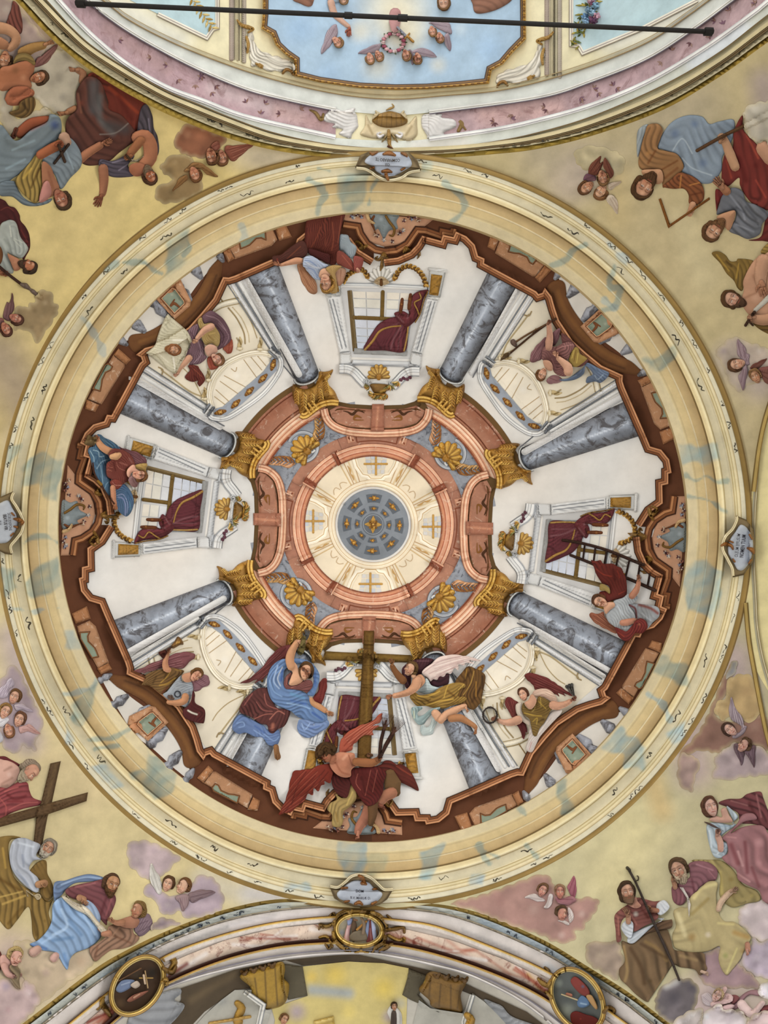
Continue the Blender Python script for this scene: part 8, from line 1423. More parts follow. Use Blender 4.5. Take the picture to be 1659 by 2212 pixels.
# --- painted heaven panel of the nave
V(440, 0, 800); N_ = 'N'
PAN = '275,-500 272,60 266,125 310,150 330,200 372,240 412,268 413,335 520,362 700,388 860,396 1000,393 1150,381 1272,368 1284,310 1335,283 1380,230 1437,172 1436,60 1432,-500'
sk = thing('ceiling_painting', 'pale blue painted heaven in a shaped gold frame over the nave', 'painting', '860 250', 'N')
b = B(); b.shape(PAN, 'abc3d6', 'N', h=0, e=.01, sm=0, st=5, k=0, strokes=('#efe4c4 230 .9 860,40', '#eadfbe 150 .8 900,150', '#dfdac4 110 .6 780,300', '#e6dcc0 80 .6 700,140', '#9dbbd8 120 .7 430,130', '#a3c0dc 110 .7 1280,220', '#9fbbd6 90 .6 560,330', '#c9d6dc 50 .6 1150,130', '#e3d9be 60 .5 1050,290')); b.build('sky', 'fresco', sk)
b = B(); b.mold(PAN, [(-9, .02, '4a2c12'), (-7, .05, '8d6224'), (-4, .08, '3c2410'), (-2.5, .085, 'b5873a'), (1, .09, '7d551e'), (2.5, .07, 'd9b469'), (4, .03, '5e3c16')], 'N', st=4, flip=1)
p_ = resample(P(PAN), False, 7)
for i, q in enumerate(p_): b.limb([(q[0] - 1.8, q[1], 1.4), (q[0] + 1.8, q[1], 1.4)], ('c9983e', '8a5c20')[i % 2], 'N', view=False, h=.02)
b.build('gilt_frame', 'gilding', sk)
w = thing('wreath', 'rose garland wreath floating in the painted heaven', 'wreath', '850 190', 'N')
b = B()
for i in range(34):
    a = i * 6.283 / 34; r = 48 + 5 * math.sin(i * 2.4); x, y = 850 + r * math.cos(a), 190 + r * .86 * math.sin(a)
    b.limb([(x, y, 3), (x + 8 * math.cos(i * 1.7), y + 8 * math.sin(i * 1.7), 4), (x + 14 * math.cos(i * 1.7), y + 14 * math.sin(i * 1.7), 1)], ('5a6a4a', '46583e', '6e7c58')[i % 3], 'N', h=.012)
b.build('leaves', 'fresco', w); b = B()
for i in range(15):
    a = i * 6.283 / 15 + .2; x, y = 850 + 46 * math.cos(a), 190 + 40 * math.sin(a)
    b.limb([(x - 3, y, 8), (x + 3, y, 8)], ('c98a92', 'dcb4b4', 'a8586a', 'e8d0cc')[i % 4], 'N', h=.02, k=.6)
b.build('roses', 'fresco', w)
f = Fig('putto', 'bare plump limb of a putto with a dagger above the wreath', 'putto', '860 110', 'N'); f.skin('858 60 26 856 100 26 856 128 18', 'b98a86'); f.done()
d_ = thing('dagger', 'gold-hilted dagger slanting beside the wreath', 'dagger', '915 170', 'N'); b = B(); b.limb('868 122 5 905 160 6', '8d8f98', 'N', h=.02); b.build('blade', 'iron', d_); b = B(); b.limb('902 172 4 922 150 4', 'b5822e', 'N', h=.03); b.limb('912 162 6 938 186 6', 'b5822e', 'N', h=.03); b.build('hilt', 'gilding', d_)
f = Fig('angel', 'blue-sleeved angel whose arm reaches below the iron rod', 'angel', '600 60', 'N'); f.cloth('sleeve', '540,-60 640,-60 640,0 600,12 560,8', '8aa0b4', '550,-40 600,10', wl=20); f.skin('570 10 16 585 60 15 620 95 12 648 118 10', 'cda48e'); f.hand(652, 138, 22, 95, 'a8604a', curl=.2); f.head(625, -4, 26, 70, .2, 'c9a088', '8a6a48'); f.done()
f = Fig('angel', 'angel face looking down at the top edge of the painted heaven', 'angel', '1075 10', 'N'); f.head(1075, 8, 38, 85, .1, 'c39a80', '6e4e2e'); f.done()
for lab, o in (('brown swirling drapery at the top edge, right part of the heaven', '1200,-40 1380,-40 1380,0 1320,40 1250,60 1215,55 1205,20'), ('brown swirling drapery at the top edge, left part of the heaven', '390,-40 490,-40 490,15 470,30 430,15 400,0')):
    b = B(); b.shape(o, '8d6450', 'N', fold=o.split()[0] + ' ' + o.split()[3], wl=18, amp=.4, h=.03, st=2); one(b, 'drapery', lab, 'drapery')
W_ = lambda o, *q: (o, 'a08c92', '75616a', 'cdc0c4', q)
for lab, x, y, s_, up, t, ws in (('lone winged cherub head left of the wreath', 600, 188, 28, 60, .5, (W_('525,240 540,180 560,130 595,110 598,160 575,190 560,215', '535,225 585,130'),)), ('cherub head below the wreath, outer of the left pair', 745, 262, 27, 75, -.2, (W_('690,240 730,215 790,195 780,230 740,240', '700,240 780,205'),)), ('cherub head below the wreath, inner of the left pair', 785, 250, 26, 70, .3, ()),
                                ('cherub head below the wreath, inner of the right pair', 908, 247, 27, 75, .2, (W_('915,225 925,255 935,290 945,260 930,225', '920,230 935,280'),)), ('cherub head below the wreath, outer of the right pair', 958, 262, 27, 80, -.2, (W_('935,230 990,215 1045,253 1000,255 960,245', '950,232 1030,250'),)), ('upper cherub head right of the wreath', 1025, 140, 25, 80, .2, (W_('1010,100 1060,95 1100,105 1110,150 1070,140 1030,115', '1020,105 1090,120'),)), ('lower cherub head right of the wreath', 1058, 168, 25, 75, -.2, (W_('1075,165 1095,150 1108,190 1105,230 1085,205', '1085,165 1100,215'),))):
    cherub(lab, x, y, s_, up, t, '8a6844', 'c9957c', ws, surf='N')
# side panels, pilasters, scrolls
for lab, o, ca in (('left', '-300,-500 60,-500 60,123 14,168 -205,62 -330,0', '60,-500 60,123 40,130 14,168 -205,62'), ('right', '1648,-500 1648,199 1698,236 1968,124 2300,-60 2300,-500', '2210,0 1968,124 1698,236 1680,205 1648,199 1648,-500')):
    t_ = thing('side_panel', 'pale turquoise painted panel on the nave vault, %s of the golden frame' % lab, 'panel', o.split()[2], 'N')
    b = B(); b.shape(o, 'b7ced2', 'N', h=0, e=.008, sm=0, st=7, k=0, strokes=('#d2e2e6 120 .6 %s' % o.split()[1], '#a5c0c6 90 .5 %s' % o.split()[3])); b.build('field', 'fresco', t_)
    b = B(); b.mold(ca, [(-6, .008, '9a8e80'), (-4, .02, 'e3dcc8'), (-1, .02, 'a59a94'), (1, .02, 'e6dfcc'), (4, .008, '8d8378')], 'N', st=5); b.build('edge', 'plaster', t_)
for lab, x0, x1, y0, y1 in (('left of the golden frame', 118, 175, 262, 275), ('right of the golden frame', 1530, 1588, 330, 335)):
    t_ = thing('pilaster_strip', 'painted grey pilaster strip on the nave vault ' + lab, 'pilaster', '%d 150' % x0, 'N')
    b = B()
    for x, r, c_ in ((x0 + 8, 11, 'a8988a'), (x0 + 34, 4, 'cbbf9e'), (x0 + 42, 2, '5e5040'), (x0 + 52, 3, 'd9cfae'), (x1 + 8, 9, 'b0a494'), (x0 + 24, 1.5, '8d7f6a')): b.limb([(x, -500, r), (x - 1, y0 - abs(x - x0) * .0 + (x - x0) * .22, r)], c_, 'N', h=.02)
    b.build('strips', 'plaster', t_)
for lab, m in (('left', 0), ('right', 1)):
    XF[0] = (lambda p: np.column_stack([2 * 853.5 - p[:, 0] + 0, p[:, 1] + 26])) if m else None
    s_ = thing('acanthus_scroll', 'white and ochre acanthus scroll at the lower %s corner of the golden frame' % lab, 'ornament', '260 240', 'N')
    b = B(); b.shape('205,135 225,170 240,215 300,245 370,265 405,295 400,320 360,318 300,320 250,300 215,295 205,240 190,200', 'cfc8b8', 'N', h=.03, cap=6, st=1.8, k=.5, puff=3.5, fold='210,150 260,260 390,310', wl=9, amp=.5, strokes=('#8d8272 4 .7 215,160 240,250 380,310', '#8d8272 4 .6 230,190 300,270 390,300', '#f4efe4 4 .6 210,200 250,290 330,315')); b.build('leaf', 'plaster', s_)
    b = B(); b.limb('150 90 4 170 112 8 200 122 10 222 130 6 200 145 5', 'a07a38', 'N', h=.03); b.limb('355 328 6 370 312 8 390 318 7 400 335 5', '8d642a', 'N', h=.03); b.limb('192 165 6 200 200 8 196 235 5', 'b08a48', 'N', h=.02); b.limb('235 285 5 262 300 9 250 288 6', 'a07a38', 'N', h=.03); b.build('gilt_tips', 'gilding', s_)
    XF[0] = None
g = thing('flower_garland', 'hanging garland of roses and blue blossoms in the right-hand turquoise panel', 'garland', '1700 40', 'N'); V(1160, 0, 499)
b = B(); rn = random.Random(9)
for i in range(60):
    t = rn.random(); x = 400 - 130 * t + rn.uniform(-60, 60) * (1 - t * .7); y = -60 + 420 * t; a = rn.uniform(0, 6.28); L_ = rn.uniform(30, 60) * (1 - .4 * t)
    b.limb([(x, y, 4), (x + L_ * .5 * math.cos(a), y + L_ * .5 * math.sin(a), 8), (x + L_ * math.cos(a), y + L_ * math.sin(a), 2)], ('8d8438', '6e7a3c', 'b5a04c', '55602c')[i % 4], 'N', h=.012)
b.build('leaves', 'fresco', g); b = B()
for x, y, c_ in ((390, 10, 'b57a96'), (420, 40, '8fb4c9'), (370, 70, '7d9cb4'), (400, 90, '9fc0d4'), (345, 120, '6e94b8'), (390, 140, 'b0708e'), (430, 115, 'c99aa8'), (350, 150, '8fb0cc'), (380, -10, 'd0a8b4'), (410, 150, '5e3a56')):
    for k in range(5): b.limb([(x, y, 6), (x + 18 * math.cos(k * 1.256 + x), y + 18 * math.sin(k * 1.256 + x), 11)], c_, 'N', h=.012, k=.5)
b.build('blossoms', 'fresco', g)
V(0, 0, 560)
g = thing('leaf_spray', 'ochre leaf spray in the left-hand turquoise panel', 'garland', '1310 90', 'N'); b = B(); leaf_spray.__globals__['SF'] = 'N'
for i in range(15):
    t = i / 15; x, y = 1220 + 150 * t, -20 + 210 * t; s2 = 1 if i % 2 else -1; a = 1.0 + s2 * .9; b.limb([(x, y, 4), (x + 22 * math.cos(a), y + 22 * math.sin(a), 8), (x + 42 * math.cos(a), y + 42 * math.sin(a), 2)], ('c9a85e', 'a8863c', 'd9c07e')[i % 3], 'N', h=.012)
b.build('leaves', 'fresco', g)
# shell crest at the crown of the north arch
V(660, 210, 400)
c = thing('shell_crest', 'ochre shell crest with scrolls painted at the crown of the north arch', 'crest', '755 230', 'N')
b = B(); b.shape('490,330 530,260 540,160 590,240 600,180 640,130 700,150 760,130 830,150 880,130 915,190 920,240 990,170 1000,250 1000,340 940,390 860,380 790,350 720,360 640,375 550,360', 'cdbb96', 'N', h=.04, cap=10, st=2, k=.5, strokes=('#8d764e 20 .6 560,250 600,330', '#8d764e 20 .6 950,260 900,340', '#efe4c8 20 .6 640,320 760,300 880,320')); b.build('shield', 'fresco', c)
b = B(); b.shape('595,210 640,160 700,135 760,125 830,140 890,170 915,215 880,250 800,270 720,272 650,255', '8a672c', 'N', h=.04, cap=14, st=2, k=.5, strokes=tuple('#4a3210 6 .7 %d,150 %d,265' % (x, x + (x - 760) * .15) for x in (650, 690, 730, 770, 810, 850))); b.build('shell', 'gilding', c)
b = B(); b.limb('725 115 5 760 100 12 790 85 8 775 60 4', 'b08f58', 'N', h=.03)
for s2 in (-1, 1): b.limb([(755 + s2 * x, y, r) for x, y, r in ((60, 340, 10), (90, 355, 16), (110, 330, 10), (80, 315, 6))], 'e6e2e0', 'N', h=.03, k=.6); b.limb([(755 + s2 * x, y, r) for x, y, r in ((20, 330, 8), (45, 370, 12), (70, 400, 5))], 'a08a60', 'N', h=.03); b.limb([(755 + s2 * x, y, r) for x, y, r in ((150, 190, 6), (110, 150, 10), (125, 125, 8))], 'cdbb96', 'N', h=.03, k=.6)
b.limb('745 300 14 750 380 20 755 430 14 780 460 6', 'a88650', 'N', h=.04, k=.6); b.limb('740 440 10 785 462 6', '5a3218', 'N', h=.03); b.build('scrolls', 'fresco', c)
for lab, pts, fl in (('left', '160,180 240,100 330,120 440,95 440,130 460,160 470,230 470,270 420,330 400,370 300,330 330,290 240,270 260,240 180,220', 0), ('right', '1040,180 1080,150 1220,150 1220,180 1330,200 1350,260 1300,290 1240,320 1270,370 1180,360 1090,370 1090,350 1060,300 1040,260', 1)):
    t_ = thing('acanthus_plume', 'white acanthus plume closing the pink band %s of the shell crest' % lab, 'ornament', pts.split()[3], 'N'); b = B(); b.shape(pts, 'd3cfca', 'N', h=.035, cap=8, st=2, k=.5, fold=('180,150 300,230 450,240' if not fl else '1330,230 1200,250 1060,220'), wl=16, amp=.25); b.build('leaf', 'plaster', t_)
    b = B(); b.limb('40 115 8 90 140 16 140 200 18 160 150 10' if not fl else '1370 300 16 1400 240 20 1380 215 12 1440 300 8', '8d7244', 'N', h=.03, k=.6); b.build('stem', 'fresco', t_)
# iron tie rod across the nave arch
r_ = thing('tie_rod', 'black iron tie rod spanning the nave arch at the top', 'rod', (840, 38), 'N', view=False)
e0, e1 = pt(np.array([(163., 7.), (1541., 69.)]), 'N', np.array([.09, .09]))
def tube(p0, p1, rr, n=10):
    d = (p1 - p0) / np.linalg.norm(p1 - p0); x = np.cross(d, (0, 0, 1.)); x /= np.linalg.norm(x); y = np.cross(d, x)
    b = B(); v = [p + rr * (x * math.cos(2 * math.pi * k / n) + y * math.sin(2 * math.pi * k / n)) for p in (p0, p1) for k in range(n)]
    b.add(v, [(k, (k + 1) % n, n + (k + 1) % n, n + k) for k in range(n)] + [tuple(range(n))[::-1], tuple(range(n, 2 * n))], np.tile(lin('17130f'), (2 * n, 1))); return b
tube(e0, e1, .028).build('bar', 'iron', r_)
for t, L_, rr in ((.42, .10, .04), (.505, .12, .042), (.0, .10, .05), (1.0, .10, .05)):
    m_ = e0 + (e1 - e0) * np.clip(t, .008, .992); dd = (e1 - e0) / np.linalg.norm(e1 - e0); tube(m_ - dd * L_ / 2, m_ + dd * L_ / 2, rr, 8).build('collar', 'iron', r_)
# --- medallions of the south arch
def medallion(label, cx, cy, rx, ry, rot, ground, scene):
    t_ = thing('medallion', label, 'medallion', '%g %g' % (cx, cy), 'S'); a = math.radians(rot); u = np.array([math.cos(a), math.sin(a)]); v = np.array([-u[1], u[0]])
    E = lambda k, n=36: [tuple(np.array([cx, cy]) + u * rx * k * math.cos(q) + v * ry * k * math.sin(q)) for q in np.linspace(0, 2 * math.pi, n, endpoint=False)]
    b = B(); b.shape(E(1.02), ground, 'S', h=0, e=.12, sb=True, sm=1, st=2, k=0, strokes=scene[0]); pc = b.build('picture', 'fresco', t_)
    b = B()
    for o, c_, f_ in scene[1]: b.shape(o, c_, 'S', sb=True, h=.015, st=1.3, cap=4, k=.4, strokes=f_)
    for l, c_ in scene[2]: b.limb(l, c_, 'S', sb=True, h=.012, st=1.2)
    if b.n: b.build('painted_figures', 'fresco', pc)
    b = B(); w_ = VW[2]; b.mold(E(1.12), [(-6.5, .02, '5e4418'), (-5, .08, 'b08a3e'), (-2, .11, '6b4c1c'), (-1, .12, 'd9b964'), (2, .11, '8d6a2c'), (3.5, .09, 'e6cf8a'), (5.5, .04, '5a3f16')], 'S', closed=True, sm=1, st=3); fr = b.build('gilt_frame', 'gilding', t_)
    return t_
def scrolls(t_, items, col=('a07c34', '7d5c22')):
    for i, l in enumerate(items): b = B(); b.limb(l, col[i % 2], 'S', h=.06, k=.7); b.build('scroll', 'gilding', t_)
V(600, 1780, 360)
m = medallion('gilt oval medallion with robed figures and a cross, at the crown of the south arch', 810, 1055, 205, 140, 4, 'a8a290', (('#c8c4b4 60 .7 760,960', '#7d8aa4 50 .7 640,1080', '#b09a70 60 .6 800,1180', '#4a4a55 50 .6 980,1100'),
    (('650,1190 670,1080 700,980 725,940 745,980 720,1060 715,1190', 'c9a0a0', ('#e6d0d0 12 .6 690,1050 680,1170',)), ('690,960 720,930 745,950 735,990 700,1010', '8a94b4', ()), ('740,1100 735,1000 760,950 785,1000 780,1110 760,1180 745,1180', '5a4634', ()), ('885,1180 890,1050 900,960 930,960 960,1060 960,1185', '8a4a4a', ('#c89090 10 .6 920,1040 930,1160',)), ('870,1080 885,980 910,960 905,1060 890,1140', '8a98b8', ()), ('930,960 970,1010 985,1100 975,1180 950,1150', 'a0a8c4', ()), ('710,1120 760,1070 860,1060 890,1150 800,1170 730,1160', '6e6250', ())),
    (('790 1050 12 880 970 12', 'a8783c'), ('830 930 14 860 1000 16 850 1090 16', '7d6a55'), ('760 950 12 790 960 8', '7d5a40'), ('700 945 14 712 940 12', 'b8907a'), ('905 945 12 912 950 10', 'a87860'), ('985 1060 10 1000 1130 8', '55402f'))))
scrolls(m, ('560 1010 14 570 940 20 620 890 20 690 860 22 720 890 16', '500 960 12 520 920 18 560 890 18 545 925 10', '730 870 14 780 855 20 830 870 14', '830 870 14 890 860 22 950 870 18', '940 880 20 1010 910 22 1070 970 20 1090 1030 14', '1090 910 12 1130 950 18 1150 990 14 1110 985 10', '420 1000 16 480 1020 22 540 1000 20', '410 1050 10 430 1010 16 450 1035 12', '420 1130 16 480 1120 20 520 1160 20 540 1220 16', '470 1190 14 510 1240 16 530 1210 10', '550 1080 18 570 1160 22 640 1230 22 720 1270 20 690 1240 12', '1080 1060 18 1180 1040 24 1250 1030 18 1260 1080 14', '1100 1110 18 1200 1160 22 1260 1140 16 1250 1190 14', '1070 1120 20 1060 1180 22 980 1230 22 940 1280 16', '770 1280 16 830 1270 18 900 1280 14', '1010 1270 14 1080 1230 24 1140 1190 18'))
V(0, 1760, 500)
m = medallion('gilt oval medallion with a dark crucifixion scene, lower left on the south arch', 985, 1225, 205, 140, -53, '3e2c1e', (('#26221c 70 .8 1090,1130', '#5a4630 50 .6 860,1350', '#3c3428 60 .6 980,1150'),
    (('830,1250 870,1190 940,1180 970,1200 920,1250 860,1275', '6a7894', ('#aab6c8 8 .6 870,1220 930,1200',)), ('935,1220 980,1190 1005,1220 970,1245', 'b8a898', ()), ('910,1330 960,1290 1060,1260 1030,1290 940,1340', '8d5a48', ())), (('1040 1120 5 1060 1240 5', 'b89a70'), ('1000 1170 5 1095 1170 5', 'a8884c'), ('850 1190 5 1010 1100 5', '6a4c34'), ('1030 1150 8 1040 1210 7', 'c9b094'), ('960 1310 8 1000 1285 6', 'b88a70'))))
scrolls(m, ('1180 1040 16 1220 1020 26 1250 1060 24 1220 1110 18', '1170 1100 16 1230 1130 20 1260 1090 12', '1160 1200 14 1190 1180 18 1200 1220 12', '720 1320 18 740 1370 26 770 1400 22', '700 1390 14 740 1330 18 760 1290 12', '790 1440 14 760 1400 20'))
V(960, 1820, 400)
m = medallion('gilt oval medallion with blue and crimson draped figures, lower right on the south arch', 1190, 1410, 265, 185, 58, '5a5e5c', (('#8d968e 60 .7 1020,1260', '#9aa092 90 .5 1100,1500', '#3a4048 70 .7 1230,1210', '#26282c 50 .6 1360,1420'),
    (('1140,1620 1130,1540 1180,1510 1270,1540 1340,1560 1380,1600 1360,1700 1180,1720', '5e1f1a', ('#8a3a30 14 .6 1220,1580',)), ('1190,1420 1230,1370 1280,1400 1300,1450 1250,1480 1200,1470', '5a7494', ('#a9c0d2 12 .6 1220,1440 1270,1450',)), ('1130,1240 1170,1200 1230,1240 1290,1310 1300,1370 1240,1370 1170,1310', '7d3a34', ('#4a6078 24 .7 1240,1290',)), ('1270,1380 1320,1370 1370,1470 1350,1490', 'b08a5c', ())), (('1100 1360 16 1130 1370 18', 'a8705a'), ('1050 1360 6 1190 1410 6', 'c9b890'))))
scrolls(m, ('840 1220 14 880 1260 24 930 1280 24 950 1240 18', '900 1120 12 930 1150 20 920 1190 16 870 1180 10', '910 1340 14 960 1390 18', '1430 1520 18 1470 1480 24 1520 1510 20 1480 1560 18', '1380 1350 10 1400 1400 16'))
# --- chancel vault
V(160, 1860, 600); T_ = 'T'
b = B(); b.shape('640,760 760,720 960,650 1200,600 1640,555 1700,560 2200,670 2700,900 2900,1050 2700,1050 2450,830 2180,720 1700,600 1640,600 1370,625 1250,590 1000,690 1060,760 960,770 880,830 780,900 640,1050 500,1050 640,830', '4e4232', 'T', sm=0, h=.0, e=.02, k=0, st=6, strokes=('#6a5a42 40 .6 700,830 950,680', '#3a3228 30 .6 1300,620 1640,575', '#35302a 60 .6 2250,730 2500,900')); one(b, 'vault_rib', 'dark brown painted rib arching over the chancel opening', 'rib')
b = B(); b.shape('1366,630 1640,600 1700,604 1850,610 1998,640 1990,800 1980,1080 1180,1080 1200,950 1180,880 1395,805', 'c9b878', 'T', sm=0, h=0, e=.01, k=0, st=5, strokes=('#dcc05e 110 .8 1560,680', '#e0c45a 110 .7 1850,760', '#9aa4ac 60 .8 1420,770 1640,790', '#a090a0 90 .8 1330,900', '#94869a 70 .7 1880,930', '#e3cc74 70 .6 1640,900', '#b5b4aa 60 .6 1950,850', '#d9b850 60 .6 1420,690')); one(b, 'painted_sky', 'yellow and lilac painted sky inside the chancel arch at the bottom edge', 'painting')
for lab, q in (('left', '1240,610 1366,630 1395,805 1280,830 1250,760'), ('right', '2000,645 2120,690 2060,800 2130,880 2180,905 2010,830 1960,800 1990,700')):
    b = B(); b.shape(q, '57503f', 'T', sm=0, h=.03, e=.03, k=.3, cap=5, st=4, strokes=('#3a352c 24 .6 %s' % q.split()[2],)); one(b, 'pier_block', 'dark grey block behind the gilded corbel on the %s of the chancel sky' % lab, 'block')
for lab, q, lv in (('left', '990,690 1060,650 1160,625 1240,600 1260,640 1255,700 1285,740 1270,830 1230,870 1150,885 1125,850 1080,850 1055,790 1050,750', ((1080, 700, 1100, 850), (1140, 660, 1150, 870), (1200, 640, 1215, 860), (1250, 700, 1260, 830))),
                  ('right', '2110,670 2160,660 2250,700 2340,720 2310,800 2320,900 2260,910 2140,870 2120,830 2060,770 2090,720', ((2130, 700, 2120, 810), (2190, 740, 2180, 870), (2250, 740, 2250, 890), (2310, 740, 2290, 880)))):
    c = thing('corbel', 'gilded leafy corbel under the south arch, %s of the yellow sky' % lab, 'corbel', q.split()[3], 'T')
    b = B(); b.shape(q, 'a07e2c' if lab == 'left' else '7d5c26', 'T', h=.14, e=.06, cap=18, st=2.2, k=.45, strokes=tuple('#4a3410 9 .75 %d,%d %d,%d' % l_ for l_ in lv) + ('#d2b04e 18 .5 %s' % q.split()[10],)); b.build('acanthus', 'gilding', c)
    b = B(); x0, y0 = (1000, 660) if lab == 'left' else (2150, 680)
    for k in range(4): b.limb([(x0 + 55 * k, y0 - (14 if lab == 'left' else -8) * k, 10), (x0 + 20 + 55 * k, y0 + 12 - (14 if lab == 'left' else -8) * k, 15), (x0 + 34 + 55 * k, y0 - 8 - (14 if lab == 'left' else -8) * k, 8)], '6a4a1a', 'T', h=.05, k=.6)
    b.build('curls', 'gilding', c)
for lab, q, fr in (('left', '880,830 960,770 1060,770 1060,800 1150,890 1180,890 1120,1080 640,1080 780,920', '1020,780 1130,860 1080,1080'), ('right', '2060,830 2130,880 2320,910 2380,790 2450,840 2600,980 2700,1080 2000,1080', '2380,800 2330,960 2340,1080')):
    t_ = thing('painted_facade', 'pale grey painted facade with gold capitals, %s side of the chancel vault' % lab, 'facade', q.split()[0], 'T'); b = B(); b.shape(q, 'aaa79c', 'T', sm=0, h=0, e=.015, k=0, st=6, strokes=('#8a8c8a 60 .6 %s' % q.split()[0], '#c4c2b8 60 .6 %s' % q.split()[4])); b.build('wall', 'plaster', t_)
    b = B(); b.mold(fr, [(-6, .01, '8d9094'), (-4, .03, 'dedbd2'), (0, .035, '9a9a96'), (3, .03, 'e0ddd4'), (6, .01, '77787a')], 'T', st=5); b.build('cornice', 'plaster', t_)
    b = B(); x, y = (990, 900) if lab == 'left' else (2360, 970)
    b.limb([(x - 14, y - 50, 20), (x + 10, y - 20, 26), (x - 10, y + 30, 24), (x - 10, y + 60, 30)], 'ab8332', 'T', h=.05, k=.6); b.limb([(x - 180 if lab == 'left' else x - 60, y + 70, 10), (x + 60, y + 30 if lab == 'left' else y + 80, 10)], 'b5904a', 'T', h=.03); b.build('gilt_capital', 'gilding', t_)
cherub('small painted head peering up at the bottom edge beside the left corbel', 1255, 945, 34, -60, .6, '7d5a38', 'b58a6c', (), surf='T')
f = Fig('person', 'tiny standing figure in white with dark sleeve near the right corbel', 'person', '1900 880', 'T'); f.cloth('dress', '1880,1080 1890,960 1870,900 1900,860 1950,900 1960,960 1950,1080', 'c9c4b8', '1890,880 1920,1060', wl=20); f.cloth('sleeve', '1895,910 1925,910 1920,1080 1890,1080', '4a3a30', '1900,920 1905,1060', wl=20); f.head(1912, 868, 26, -90, .2, 'a87e60', '3e2c1e'); f.done()
b = B(); b.shape('1430,955 1550,925 1560,1000 1545,1080 1445,1080', 'c0a454', 'T', sm=0, h=.04, e=.02, cap=5, st=4, k=.4, strokes=('#e6d08a 14 .7 1430,965 1550,935', '#8d7430 12 .6 1440,985 1550,955')); one(b, 'gold_pedestal', 'small golden pedestal at the bottom edge under the lilac cloud', 'pedestal', 'gilding')
for lab, q in (('left', '400,830 480,800 620,760 640,790 600,830 660,860 620,930 540,1010 480,1080 340,1080 320,960'), ('right', '2450,830 2520,850 2560,870 2620,930 2800,1000 2850,1080 2680,1080 2560,950')):
    b = B(); b.shape(q, '8d8f92', 'T', sm=1, h=.03, e=.02, cap=12, st=4, k=.4, fold=' '.join(q.split()[:3]), wl=22, amp=.25); one(b, 'stucco_scroll', 'grey stucco scrollwork %s of the chancel rib' % lab, 'ornament', 'plaster')
# --- inscribed cartouches at the four points of the ring
def cartouche(label, outer, inner, moul, tips, txt, surf='Q', ends=()):
    t_ = thing('cartouche', label, 'cartouche', outer.split()[0], surf)
    b = B(); b.shape(outer, '7d6c4e', surf, sm=0, h=.05, e=.06, cap=5, k=.5, st=2.5, strokes=tuple('#3e301c 26 .7 ' + e for e in ends)); b.build('back', 'plaster', t_)
    b = B(); b.shape(inner, 'aab0ba', surf, sm=1, h=.03, e=.02, cap=8, k=.3, st=1.8, strokes=('#c6ccd6 60 .6 ' + inner.split()[0], '#8a93a4 40 .6 ' + inner.split()[4], '#cfd4da 50 .5 ' + inner.split()[6])); b.build('field', 'fresco', t_)
    b = B(); b.mold(moul, [(-3, .02, '8d7c58'), (-2, .06, 'e0d6b4'), (0, .07, '9d8c66'), (1, .08, 'e6dcbc'), (3.5, .05, 'a5946e'), (4.5, .01, '6a5a3c')], surf, sm=1, st=3, flip=1); b.build('moulding', 'plaster', t_)
    for l in tips: b = B(); b.limb(l, '8d5a26', surf, h=.04, k=.6); b.build('leaf_tip', 'gilding', t_)
    for tx in txt: lettering(t_, *tx)
V(660, 210, 400)
cartouche('inscribed cartouche reading CUI COMPARABO TE at the top of the ring', '445,630 490,520 560,490 740,478 920,490 1000,560 1035,655 920,670 850,720 740,740 650,710 590,660', '530,580 580,520 700,490 860,495 930,540 950,610 880,660 800,700 720,705 640,670 600,620', '455,632 530,640 590,668 650,712 740,742 850,722 930,672 1025,655',
    ('580 495 10 600 510 16 640 490 10', '700 510 12 750 500 24 800 520 12', '860 500 10 890 510 18 910 530 8', '690 665 14 735 660 22 770 670 10', '720 690 16 740 740 12', '580 640 8 610 630 12', '860 650 12 890 635 8'),
    (([('CUI', .8, 0), ('COMPARABO·TE', .9, 0)], 735, 585, 183, 44, '3a3228', 'Q', .95, .74, .0018),), ends=('450,630 560,495', '1030,650 940,500'))
V(600, 1780, 360)
cartouche('inscribed cartouche beginning DOM at the bottom of the ring', '515,620 600,630 680,570 740,520 830,505 920,530 1000,600 1060,650 1150,650 1090,750 1020,800 900,830 760,825 650,790 560,740', '590,690 640,640 700,590 780,560 900,580 960,640 1040,690 1000,760 900,805 780,805 680,770 610,740', '1150,652 1060,655 1000,605 920,535 830,508 740,522 680,575 600,632 520,622',
    ('810 515 16 840 540 24 870 590 14', '840 590 20 880 600 12', '640 640 14 690 635 12', '950 650 12 980 645 14', '770 795 14 810 780 22 840 800 12', '670 775 14 710 765 10', '940 795 16 980 775 12'),
    (([('DOM', .95, 0), ('SS', .5, 0), ('B.V. MARIÆ D.', .9, 10)], 815, 705, 2, 40, '2c2a33', 'Q', .85, .9, -.0012),), ends=('520,625 600,770', '1145,650 1060,780'))
V(1359, 960, 300)
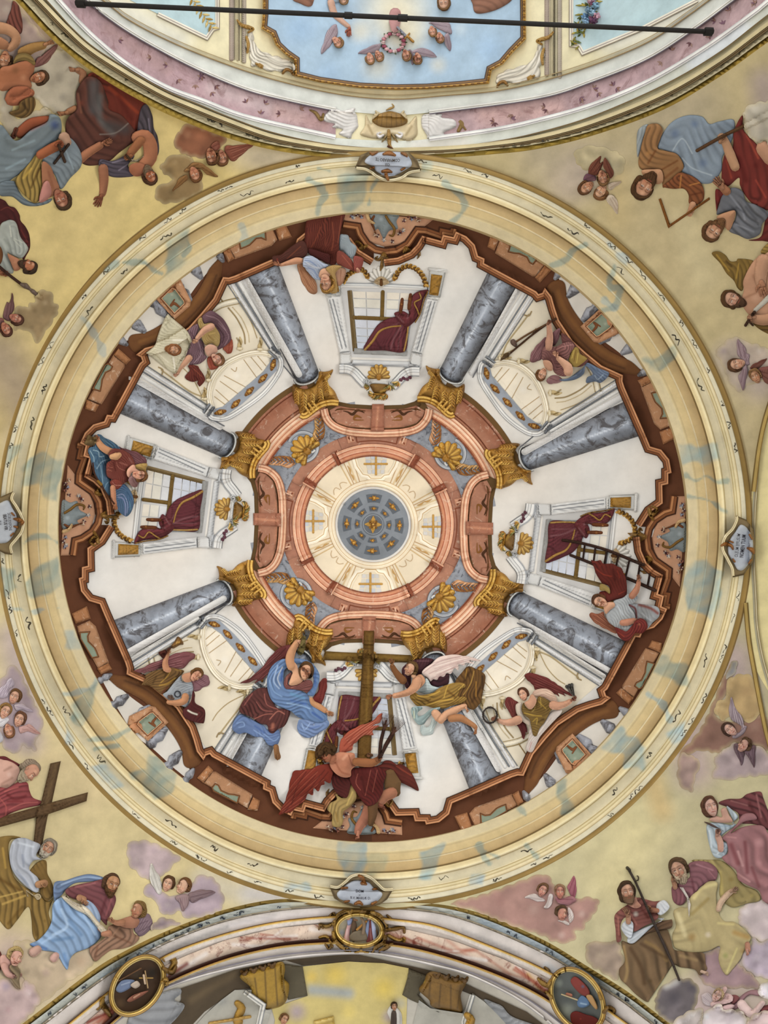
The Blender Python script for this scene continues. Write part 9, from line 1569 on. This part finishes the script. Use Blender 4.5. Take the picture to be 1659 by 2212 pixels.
cartouche('inscribed cartouche reading OLEUM EFFUSUM NOMEN TUUM at the right of the ring', '1280,850 1400,900 1480,1010 1510,1200 1480,1400 1370,1560 1240,1590 1230,1500 1180,1380 1120,1250 1150,1120 1240,1010', '1330,960 1410,1000 1470,1120 1480,1250 1440,1400 1360,1500 1290,1490 1240,1400 1180,1290 1200,1150 1270,1040', '1285,860 1290,900 1240,1010 1150,1110 1120,1240 1180,1370 1235,1480 1245,1570',
    ('1100 1210 12 1150 1190 24 1220 1210 20 1240 1250 12', '1420 1240 16 1470 1260 30 1490 1300 14', '1190 1150 10 1240 1170 12', '1430 1420 12 1460 1380 14', '1440 1080 14 1470 1130 10', '1240 1370 10 1260 1400 14'),
    (([('OLEUM EFFUSUM', .9, 0), ('NOMEN TUUM', 1.0, 0), ('CANT. I. 2', .55, 40)], 1362, 1215, 277, 66, '33313a', 'Q', 1.0, .62, -.0006),), ends=('1285,855 1400,900', '1245,1585 1370,1550'))
V(0, 960, 300)
cartouche('inscribed cartouche reading BEATUS VIR at the left edge of the ring', '160,560 120,650 190,730 270,860 290,950 260,1040 200,1120 130,1210 145,1320 60,1310 -60,1240 -80,700 20,620', '20,690 100,670 150,760 200,850 210,960 170,1060 110,1150 40,1180 -30,1150 -60,900 -30,740', '140,1300 125,1215 190,1130 255,1040 275,940 250,850 190,740 135,650 160,575',
    ('170 890 14 220 900 26 270 930 24 250 960 12', '170 980 12 210 990 16', '140 820 12 170 850 10', '130 1090 12 160 1060 10'),
    (([('SICIEUDISPONE', .85, 0), ('BEATUS VIR', 1.0, 0), ('PS. III', .6, 0)], 62, 930, 84, 58, '2c2830', 'Q', .95, .62, .0005),), ends=('155,565 20,620', '140,1315 0,1280'))
# --- gilded scroll on the yellow east arch
g = thing('gilt_scrollwork', 'gilt scroll ornament on the yellow arch at the right edge', 'ornament', '1620 1220', 'P')
for l in ('1660 960 14 1620 1060 16 1590 1140 20 1600 1180 12', '1660 1180 20 1610 1190 22 1570 1220 20 1550 1270 16 1590 1260 10', '1580 1290 14 1600 1320 18 1660 1300 16', '1600 1330 16 1620 1420 18 1650 1480 14', '1630 1560 18 1660 1540 14 1650 1500 10', '1610 1690 10 1640 1720 16 1660 1800 14', '1650 780 14 1655 850 14'): b = B(); b.limb(l, 'a5894a', 'P', h=.05, k=.7); b.build('scroll', 'gilding', g)
